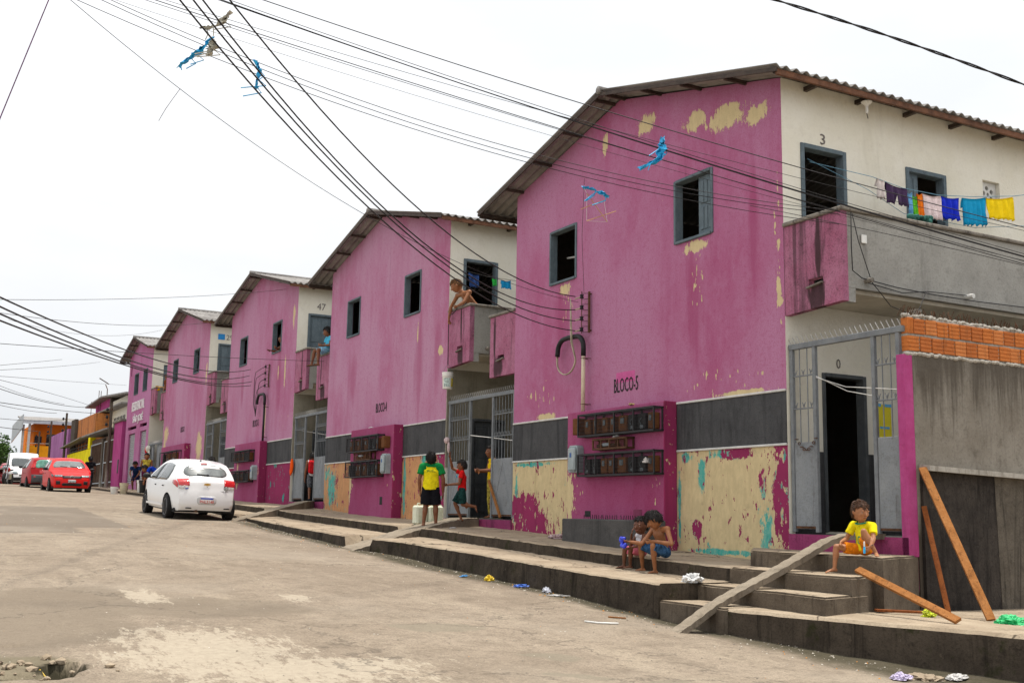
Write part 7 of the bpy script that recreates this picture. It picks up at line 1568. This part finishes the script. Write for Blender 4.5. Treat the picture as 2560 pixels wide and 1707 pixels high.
crumple('paper_scrap', 'white scrap on top of the small rusty cage', (-.33, 14.35, 2.69), (.03, .05, .03), PL_('white paper', (.55, .53, .51)), 15)
crumple('paper_scrap', 'white scrap on the walkway beside the far ramp', (-1.05, 18.55, z_walk(18.55)), (.05, .06, .02), PL_('white paper', (.55, .53, .51)), 16)
crumple('plastic_bag', 'white scrap of film on the second meter bay', (-.14, 25.1, 3.46), (.05, .12, .03), PL_('white bag film', (.62, .62, .61)), 17)
m = MB(); m.tube([(-3.61, 10.05, rz0(-3.6, 10.05)+.012), (-3.52, 9.93, rz0(-3.5, 9.9)+.012), (-3.42, 9.87, rz0(-3.4, 9.87)+.012), (-3.33, 9.84, rz0(-3.33, 9.84)+.012)], .010, 6); tag(m.build('hose_piece', M_WHITEPL, smooth=True), 'short curved white hose lying on the street', 'litter')
m = MB(); m.bar((-3.15, 10.30, rz0(-3.1, 10.3)+.01), (-3.0, 10.18, rz0(-3, 10.2)+.01), .03, .012); tag(m.build('wood_scrap', M_PLANK), 'small wooden chip on the street near the ramp', 'litter')
m = MB(); m.tube([(-9.0, 8.78, rz0(-9, 8.8)+.05), (-8.92, 8.52, rz0(-8.92, 8.5)+.02)], .006, 5); tag(m.build('stick', plain('yellow stick', (.55, .38, .06), .6)), 'thin yellow stick in the pothole', 'litter')
crumple('manhole_edge', 'low cement lump at the bottom edge under the platform', (-2.36, 6.72, rz0(-2.4, 6.7)-.02), (.16, .12, .05), M_TREAD, 18, 'rubble')
m = MB(); r_ = random.Random(11)         # broken pieces round the hole
for i in range(26):
    a = r_.uniform(0, 6.28); d = r_.uniform(.15, .42); x, y = -8.9+d*math.cos(a)*1.1, 8.70+d*math.sin(a); s_ = r_.uniform(.012, .045); bm = bmesh.new(); bmesh.ops.create_icosphere(bm, subdivisions=1, radius=s_)
    for v in bm.verts: v.co = Vector((v.co.x*r_.uniform(.7, 1.4), v.co.y*r_.uniform(.7, 1.3), v.co.z*r_.uniform(.4, .8)))+Vector((x, y, road_z(x, y)+s_*.25))
    bm.verts.index_update(); m.add([q.co[:] for q in bm.verts], [[q.index for q in f.verts] for f in bm.faces]); bm.free()
tag(m.build('rubble', M_TREAD), 'broken bits of paving around the hole at the bottom left', 'rubble', kind='stuff')
m = MB(); r_ = random.Random(3)          # grit, leaves and crumbs scattered over the street
for i in range(2600):
    if i < 1500: y = r_.uniform(6.5, 30); x = f_low(max(9.5, y))-.05-abs(r_.gauss(0, .28)) if y > 9.4 else -2.2-abs(r_.gauss(0, .3))
    else: y = r_.uniform(7, 26); x = r_.uniform(-10, -2.6)
    s_ = r_.uniform(.004, .016)*(1 if i < 1500 else .8); z = road_z(x, y); a = r_.uniform(0, 6)
    m.cur = 0 if r_.random() < .7 else (1 if r_.random() < .75 else 2)
    p = [(x+s_*math.cos(a+k*2.1)*r_.uniform(.6, 1.4), y+s_*math.sin(a+k*2.1)*r_.uniform(.6, 1.4), z+.002) for k in range(3)]+[(x, y, z+s_*.8)]
    m.add(p, [(0, 1, 3), (1, 2, 3), (2, 0, 3)])
tag(m.build('street_grit', [plain('grey grit', (.22, .19, .15), .9), plain('pale grit', (.55, .5, .42), .9), plain('orange crumbs', (.55, .22, .03), .8)]), 'loose grit and crumbs scattered over the street', 'grit', kind='stuff')

t = thing('stove', 'white kitchen stove in the dark room behind the open door of the nearest house', 'stove', (1.75, 12.7, 1.33)); m = MB(); m.bbox(-.28, .28, -.27, .27, .0, .78, .015); m.build('stove_body', M_WHITEPL, t); m = MB(); m.bbox(-.28, .28, -.30, -.26, .70, .82, .01); cp = m.build('control_panel', M_WHITEPL, t)
for k in range(5): m = MB(); m.lathe([(.02, .0), (.02, .02), (.001, .022)], 10, Matrix.Translation((-.2+.1*k, -.30, .76)) @ Matrix.Rotation(R(90), 4, 'X')); m.build('knob', M_TRIMB, cp)
m = MB(); m.bbox(-.22, .22, -.285, -.272, .2, .58, .004); m.build('oven_window', M_GLASS, t)

# ================================================================ buildings beyond
M_ORANGE = rough_wall('orange wall paint', (.78, .20, .02), (.45, .10, .02), (.85, .26, .03), .3, .6, fine=.1); M_ORANGE2 = rough_wall('amber wall paint', (.85, .33, .015), (.5, .17, .02), None, .3, .6, fine=.1)
M_LILAC = rough_wall('lilac wall paint', (.38, .14, .34), (.14, .06, .12), (.46, .20, .42), .55, .6, fine=.2); M_YELW = rough_wall('yellow wall paint', (.78, .66, .01), (.45, .36, .03), None, .3, .8, fine=.1)
M_BRK = rough_wall('sooty bare brickwork', (.48, .17, .055), (.07, .045, .035), (.58, .23, .075), .75, .8, fine=.3, thr=.46); M_MAGW = rough_wall('magenta gable wall', (.40, .05, .20), (.2, .03, .1), (.45, .08, .25), .4, .8)
M_GARAGE = rough_wall('brown mesh garage door', (.13, .085, .06), (.05, .035, .028), (.18, .12, .09), .6, 1.0, fine=.5); M_METALW = rough_wall('pale metal cladding', (.42, .45, .47), (.25, .26, .27), (.52, .55, .57), .3, 1)
g0 = 2.3
def bld(label, cat='building'): return thing('building', label, cat, (0, 0, 0))
b = bld('narrow magenta pier house joining the farthest pink house to the garage'); m = MB(); m.box(-.15, 7, 59.9, 62.3, g0, 5.85); m.build('wall', M_MAGW, b); m = MB(); m.bbox(-.25, 7.2, 59.85, 62.4, 5.85, 5.97, .02); m.build('parapet_cap', M_COPING, b); m = MB(); m.box(-.17, -.152, 60.2, 60.5, 3.2, 3.9); m.build('meter_box', M_TRIMB, b)
b = bld('low brown garage with two mesh doors and a sloping tin roof', 'garage'); m = MB(); m.box(.1, 9, 62.35, 71.6, g0, 5.4); m.build('wall', M_GARAGE, b)
for y0, y1 in ((62.9, 66.3), (67.1, 71.2)):
    m = MB(); m.box(.04, .10, y0, y1, 2.75, 5.1); d_ = m.build('mesh_door', M_GARAGE, b); m = MB()
    for z in (2.8, 3.9, 5.08): m.box(0, .05, y0, y1, z-.03, z+.03)
    for y in (y0, y1): m.box(0, .05, y-.04, y+.04, 2.75, 5.1)
    m.build('door_frame', M_METALW, d_)
    m = MB(); n_ = 26
    for i in range(n_): y = y0+(y1-y0)*(i+.5)/n_; m.box(.02, .04, y-.012, y+.012, 2.75, 5.05)
    tag(m.build('slats', M_GARAGE, d_), kind='stuff')
m = MB(); m.box(-.05, .25, 66.45, 66.95, g0, 5.3); m.build('pillar', M_CONC, b)
for i in range(8):
    m = MB(); y = 62.45+i*1.16; m.add([(-.5, y, 5.66-.0*i), (-.5, y+1.16, 5.66-.0*i), (4, y+1.16, 5.95), (4, y, 5.95), (-.5, y, 5.58), (-.5, y+1.16, 5.58), (4, y+1.16, 5.87), (4, y, 5.87)], [(0, 1, 2, 3), (7, 6, 5, 4), (0, 4, 5, 1), (1, 5, 6, 2), (2, 6, 7, 3), (3, 7, 4, 0)]); m.build('roof_sheet', M_ROOF, b)
b = bld('yellow front with a bare brick upper floor behind the garage'); m = MB(); m.box(.05, 8, 71.7, 82.28, g0, 4.95); m.build('wall', M_YELW, b); m = MB(); m.box(.0, .3, 71.75, 72.6, 4.96, 5.7); m.build('pier', M_YELW, b)
m = MB(); m.box(.35, 9, 72.7, 82.25, 4.951, 7.2); up_b = m.build('brick_storey', M_BRK, b); m = MB(); m.box(.15, .345, 80.3, 82.2, 4.96, 7.3); m.build('cracked_render', M_CONC, up_b)
for i in range(7): y = 72.8+i*1.3; m = MB(); m.bar((.1, y, 4.95), (.1, y, 5.5), .05); m.build('railing_post', M_TRIMB, b)
for z in (5.05, 5.25, 5.48): m = MB(); m.bar((.1, 72.6, z), (.1, 81.5, z), .045); m.build('railing', M_TRIMB, b)
m = MB(); m.add([(-.5, 72.6, 5.66), (-.5, 82.2, 5.40), (.34, 82.2, 5.5), (.34, 72.6, 5.8), (-.5, 72.6, 5.60), (-.5, 82.2, 5.34), (.34, 82.2, 5.44), (.34, 72.6, 5.74)], [(0, 1, 2, 3), (7, 6, 5, 4), (0, 4, 5, 1), (1, 5, 6, 2), (2, 6, 7, 3), (3, 7, 4, 0)]); m.build('awning', M_ROOF, b)
m = MB(); m.box(.02, .051, 76.5, 78.6, 3.4, 4.0); m.build('window', M_TRIMB, b)
for y, zt in ((77.0, 9.0), (77.9, 9.1), (81.0, 8.6)): m = MB(); m.tube([(1.2, y, 7.1), (1.2, y+.05, zt)], .022, 5); m.build('rebar', M_RUST, b)
b = bld('lilac weathered wall between the yellow front and the orange house'); m = MB(); m.add([(0, 82.3, g0-.3), (8, 82.3, g0-.3), (8, 93, g0-.3), (0, 93, g0-.3), (0, 82.3, 6.75), (8, 82.3, 6.75), (8, 93, 6.7), (0, 93, 6.7)], [(0, 1, 5, 4), (1, 2, 6, 5), (2, 3, 7, 6), (3, 0, 4, 7), (4, 5, 6, 7)]); m.build('wall', M_LILAC, b)
for y0, y1 in ((84.4, 86.0), (87.6, 89.6)): m = MB(); m.box(-.03, .01, y0, y1, 3.7, 4.5); wn = m.build('window', M_METALW, b); m = MB(); [m.box(-.05, -.03, y0, y1, 3.75+.15*k, 3.80+.15*k) for k in range(5)]; tag(m.build('louvres', M_TRIM, wn), kind='stuff')
b = bld('pink and white upper house with a tin roof above the garage'); m = MB(); m.box(1.3, 9, 73.3, 79.6, 7.21, 8.25); m.build('wall', M_MAGW, b); m = MB(); m.box(1.32, 9, 66.0, 72.8, 5.96, 7.95); m.build('white_wall', M_WHITE, b); m = MB(); m.box(1.2, 1.7, 72.82, 73.28, 5.96, 8.3); m.build('pillar', M_CONC, b)
m = MB(); Q = [(65.2, 7.90), (74.3, 8.40), (81.0, 8.22)]; m.v = [(x, y, z+dz) for dz in (0, -.10) for x in (.8, 9.5) for y, z in Q]; m.f = [(0, 1, 4, 3), (1, 2, 5, 4), (9, 10, 7, 6), (10, 11, 8, 7), (0, 6, 7, 1), (1, 7, 8, 2), (0, 3, 9, 6), (2, 8, 11, 5), (3, 4, 10, 9), (4, 5, 11, 10)]; m.mi = [0]*10; m.build('roof', M_ROOF, b)
m = MB(); m.box(.7, 1.3, 66, 79.3, 7.30, 7.38); m.build('porch_roof', M_ROOF, b)
for i in range(8): m = MB(); m.bar((1.0, 66.3+i*.5, 6.0), (1.0, 66.3+i*.5, 6.7), .05); m.build('baluster', M_TRIMB, b)
t = thing('antenna', 'television antenna on a bent pole above the tin roof', 'antenna', (1.5, 76.5, 8.3)); m = MB(); m.tube([(0, 0, 0), (0, .1, .8), (-.1, .3, 1.1)], .03, 6); m.build('pole', M_RUST, t); m = MB(); m.bar((-.5, .3, 1.5), (.1, .3, 1.15), .05); [m.bar((-.5+.08*k, .1, 1.5-.045*k), (-.5+.08*k, .5, 1.5-.045*k), .02) for k in range(7)]; m.build('elements', M_RUST, t)
b = bld('two storey orange house with amber balcony and pale tin roof'); m = MB(); m.box(-.55, 8, 99.5, 108, 1.0, 8.2); m.build('wall', M_ORANGE, b); m = MB(); m.box(-1.25, 8, 97.9, 98.1, 5.36, 6.25); m.build('balcony_wall', M_ORANGE2, b); m = MB(); m.box(-1.5, 8, 98.12, 107, 1.0, 5.34); m.build('ground_floor', M_ORANGE, b); m = MB(); m.box(-1.9, -.9, 97.4, 98.1, 4.7, 5.2); m.build('awning', M_ORANGE, b)
for x, y in ((-1.08, 97.75), (-1.42, 99.2)): m = MB(); m.box(x-.09, x+.09, y-.09, y+.09, 1.0, 8.0); m.build('column', M_TRIM, b)
m = MB(); m.add([(-1.6, 97.2, 8.2), (8, 97.2, 8.2), (8, 103, 8.95), (-1.6, 103, 8.95), (-1.6, 97.2, 8.12), (8, 97.2, 8.12), (8, 103, 8.85), (-1.6, 103, 8.85)], [(0, 1, 2, 3), (7, 6, 5, 4), (0, 4, 5, 1), (1, 5, 6, 2), (2, 6, 7, 3), (3, 7, 4, 0)]); m.build('roof', M_ROOF, b)
m = MB(); m.box(-1.62, 8, 97.1, 97.18, 7.98, 8.26); m.build('fascia', M_METALW, b); m = MB(); m.add([(-1.68, 97.2, 7.6), (-1.72, 106, 6.8), (-1.72, 106, 8.3), (-1.68, 97.2, 8.7), (-1.62, 97.2, 7.6), (-1.66, 106, 6.8), (-1.66, 106, 8.3), (-1.62, 97.2, 8.7)], [(0, 1, 2, 3), (7, 6, 5, 4), (0, 4, 5, 1), (1, 5, 6, 2), (2, 6, 7, 3), (3, 7, 4, 0)]); m.build('side_cladding', M_METALW, b)
for x0, x1, z0, z1, nm in ((.48, 1.02, 6.26, 7.3, 'door'), (-.42, .0, 6.5, 7.1, 'window')): m = MB(); m.box(x0, x1, 99.44, 99.49, z0, z1); wn = m.build(nm, M_GLASS, b); m = MB(); m.box(x0-.06, x0, 99.42, 99.49, z0, z1); m.box(x1, x1+.06, 99.42, 99.49, z0, z1); m.build('frame', M_TRIMB, wn)
m = MB(); m.tube([(-1.2, 97.95, 6.45), (3, 97.95, 6.45)], .03, 6); m.build('rail', M_CHROME, b)
b = bld('small grey shed at the far left under the tree', 'shed'); m = MB(); m.box(-4.5, -1.6, 100, 106, 1.0, 5.0); m.build('wall', M_CONC, b); m = MB(); m.add([(-4.8, 99.5, 5.0), (-1.7, 99.5, 5.3), (-1.7, 107, 5.3), (-4.8, 107, 5.0), (-4.8, 99.5, 4.9), (-1.7, 99.5, 5.2), (-1.7, 107, 5.2), (-4.8, 107, 4.9)], [(0, 1, 2, 3), (7, 6, 5, 4), (0, 4, 5, 1), (1, 5, 6, 2), (2, 6, 7, 3), (3, 7, 4, 0)]); m.build('roof', M_ROOF, b)
b = bld('low stall with a tin awning at the left edge behind the motorcycle', 'stall'); m = MB(); m.box(-8.5, -4.9, 80, 84, 1.9, 2.9); m.build('counter', M_CONC, b); m = MB(); m.add([(-8.8, 75, 3.3), (-4.0, 75, 3.75), (-4.0, 84, 3.75), (-8.8, 84, 3.3), (-8.8, 75, 3.22), (-4.0, 75, 3.67), (-4.0, 84, 3.67), (-8.8, 84, 3.22)], [(0, 1, 2, 3), (7, 6, 5, 4), (0, 4, 5, 1), (1, 5, 6, 2), (2, 6, 7, 3), (3, 7, 4, 0)]); m.build('awning', M_ROOF, b)
for x in (-8.4, -4.4): m = MB(); m.tube([(x, 75.2, 1.5), (x, 75.2, 3.45+.04*(x+8.4))], .04, 6); m.build('post', M_TRIM, b)
def pole(label, x, y, z0, z1, arms=1):
    t = thing('utility_pole', label, 'utility pole', (x, y, z0), group='street poles'); m = MB(); m.tube([(0, 0, 0), (0, 0, z1-z0)], [.10, .07], 8); m.build('shaft', M_CONC, t)
    for k in range(arms): z = z1-z0-.4-.55*k; m = MB(); m.bar((-.02, -.35, z), (-.02, .35, z), .07); m.build('cross_arm', M_RUST, t)
    for k in range(3): m = MB(); m.lathe([(.05, -.08), (.08, -.02), (.06, .06), (.02, .1)], 8, Matrix.Translation((-.2, 0, z1-z0-.4-.4*k))); m.build('insulator', M_BLACK, t)
pole('tall dark pole in front of the brick upper floor', -.3, 81.3, 2.4, 7.75); pole('grey pole before the orange house', -.35, 89.5, 2.2, 7.7); pole('thin pole on the amber balcony front', -.35, 97.3, 2.2, 7.4, 0); pole('grey pole at the garage corner beside the farthest pink house', -.35, 62.4, 2.4, 7.0)

# ================================================================ trees at the left edge
def leaf_mat(n, a, b_):
    g = G(n); r = g.noise(g.pos(), .9, 3, .6); c = g.mix(g.st(r, .3, .7), a, b_); return g.done(c, .65, spec=.25, Subsurface_Weight=.0)
M_LEAF = leaf_mat('tree leaves', (.030, .075, .014), (.075, .14, .028)); M_TRUNK = rough_wall('tree bark', (.12, .085, .055), (.05, .035, .025))
def tree(label, x, y, z, h_, r, n=5200, seed=1):
    t = thing('tree', label, 'tree', (x, y, z), group='trees at the left edge'); rr_ = random.Random(seed); m = MB(); m.tube([(0, 0, 0), (.1, .05, h_*.3), (.0, .1, h_*.55)], [.22, .17, .10], 8); cl_ = []
    for k in range(22):
        a = rr_.uniform(0, 6.28); q = rr_.uniform(.25, 1); zz = h_*rr_.uniform(.42, .98); w_ = r*math.sqrt(max(.08, 1-((zz/h_-.66)/.42)**2)); c = Vector((w_*q*math.cos(a), w_*q*math.sin(a), zz)); cl_.append((c, rr_.uniform(.22, .42)*r)); 
        if k < 9: m.tube([(0, .08, h_*.35), c*.5+Vector((0, 0, h_*.22)), c], [.09, .05, .02], 6)
    m.build('trunk', M_TRUNK, t); m = MB()
    for i in range(n):
        c, cr = cl_[rr_.randrange(len(cl_))]; d = Vector((rr_.gauss(0, 1), rr_.gauss(0, 1), rr_.gauss(0, .8))).normalized()*cr*rr_.uniform(.55, 1.1); p = c+d; s_ = rr_.uniform(.07, .15); u_ = Vector((rr_.gauss(0, 1), rr_.gauss(0, 1), rr_.gauss(0, .6))).normalized(); v_ = u_.cross(Vector((rr_.gauss(0, 1), rr_.gauss(0, 1), rr_.gauss(0, 1)))).normalized()
        m.add([p-u_*s_, p+v_*s_*.45, p+u_*s_, p-v_*s_*.45], [(0, 1, 2, 3)])
    m.build('crown', M_LEAF, t); return t
tree('rounded green tree at the left edge above the motorcycle', -4.75, 87, 1.9, 4.3, 1.7, 7000, 3)
tree('darker tree behind the rounded one at the left edge', -5.3, 93, 1.8, 4.0, 1.8, 6000, 5)
tree('small green crown showing behind the pink and white upper house', 6.5, 86, 4.0, 5.5, 2.0, 2500, 7)
tree('low bush under the trees at the far left', -3.4, 85, 2.0, 2.0, 1.0, 2500, 9)
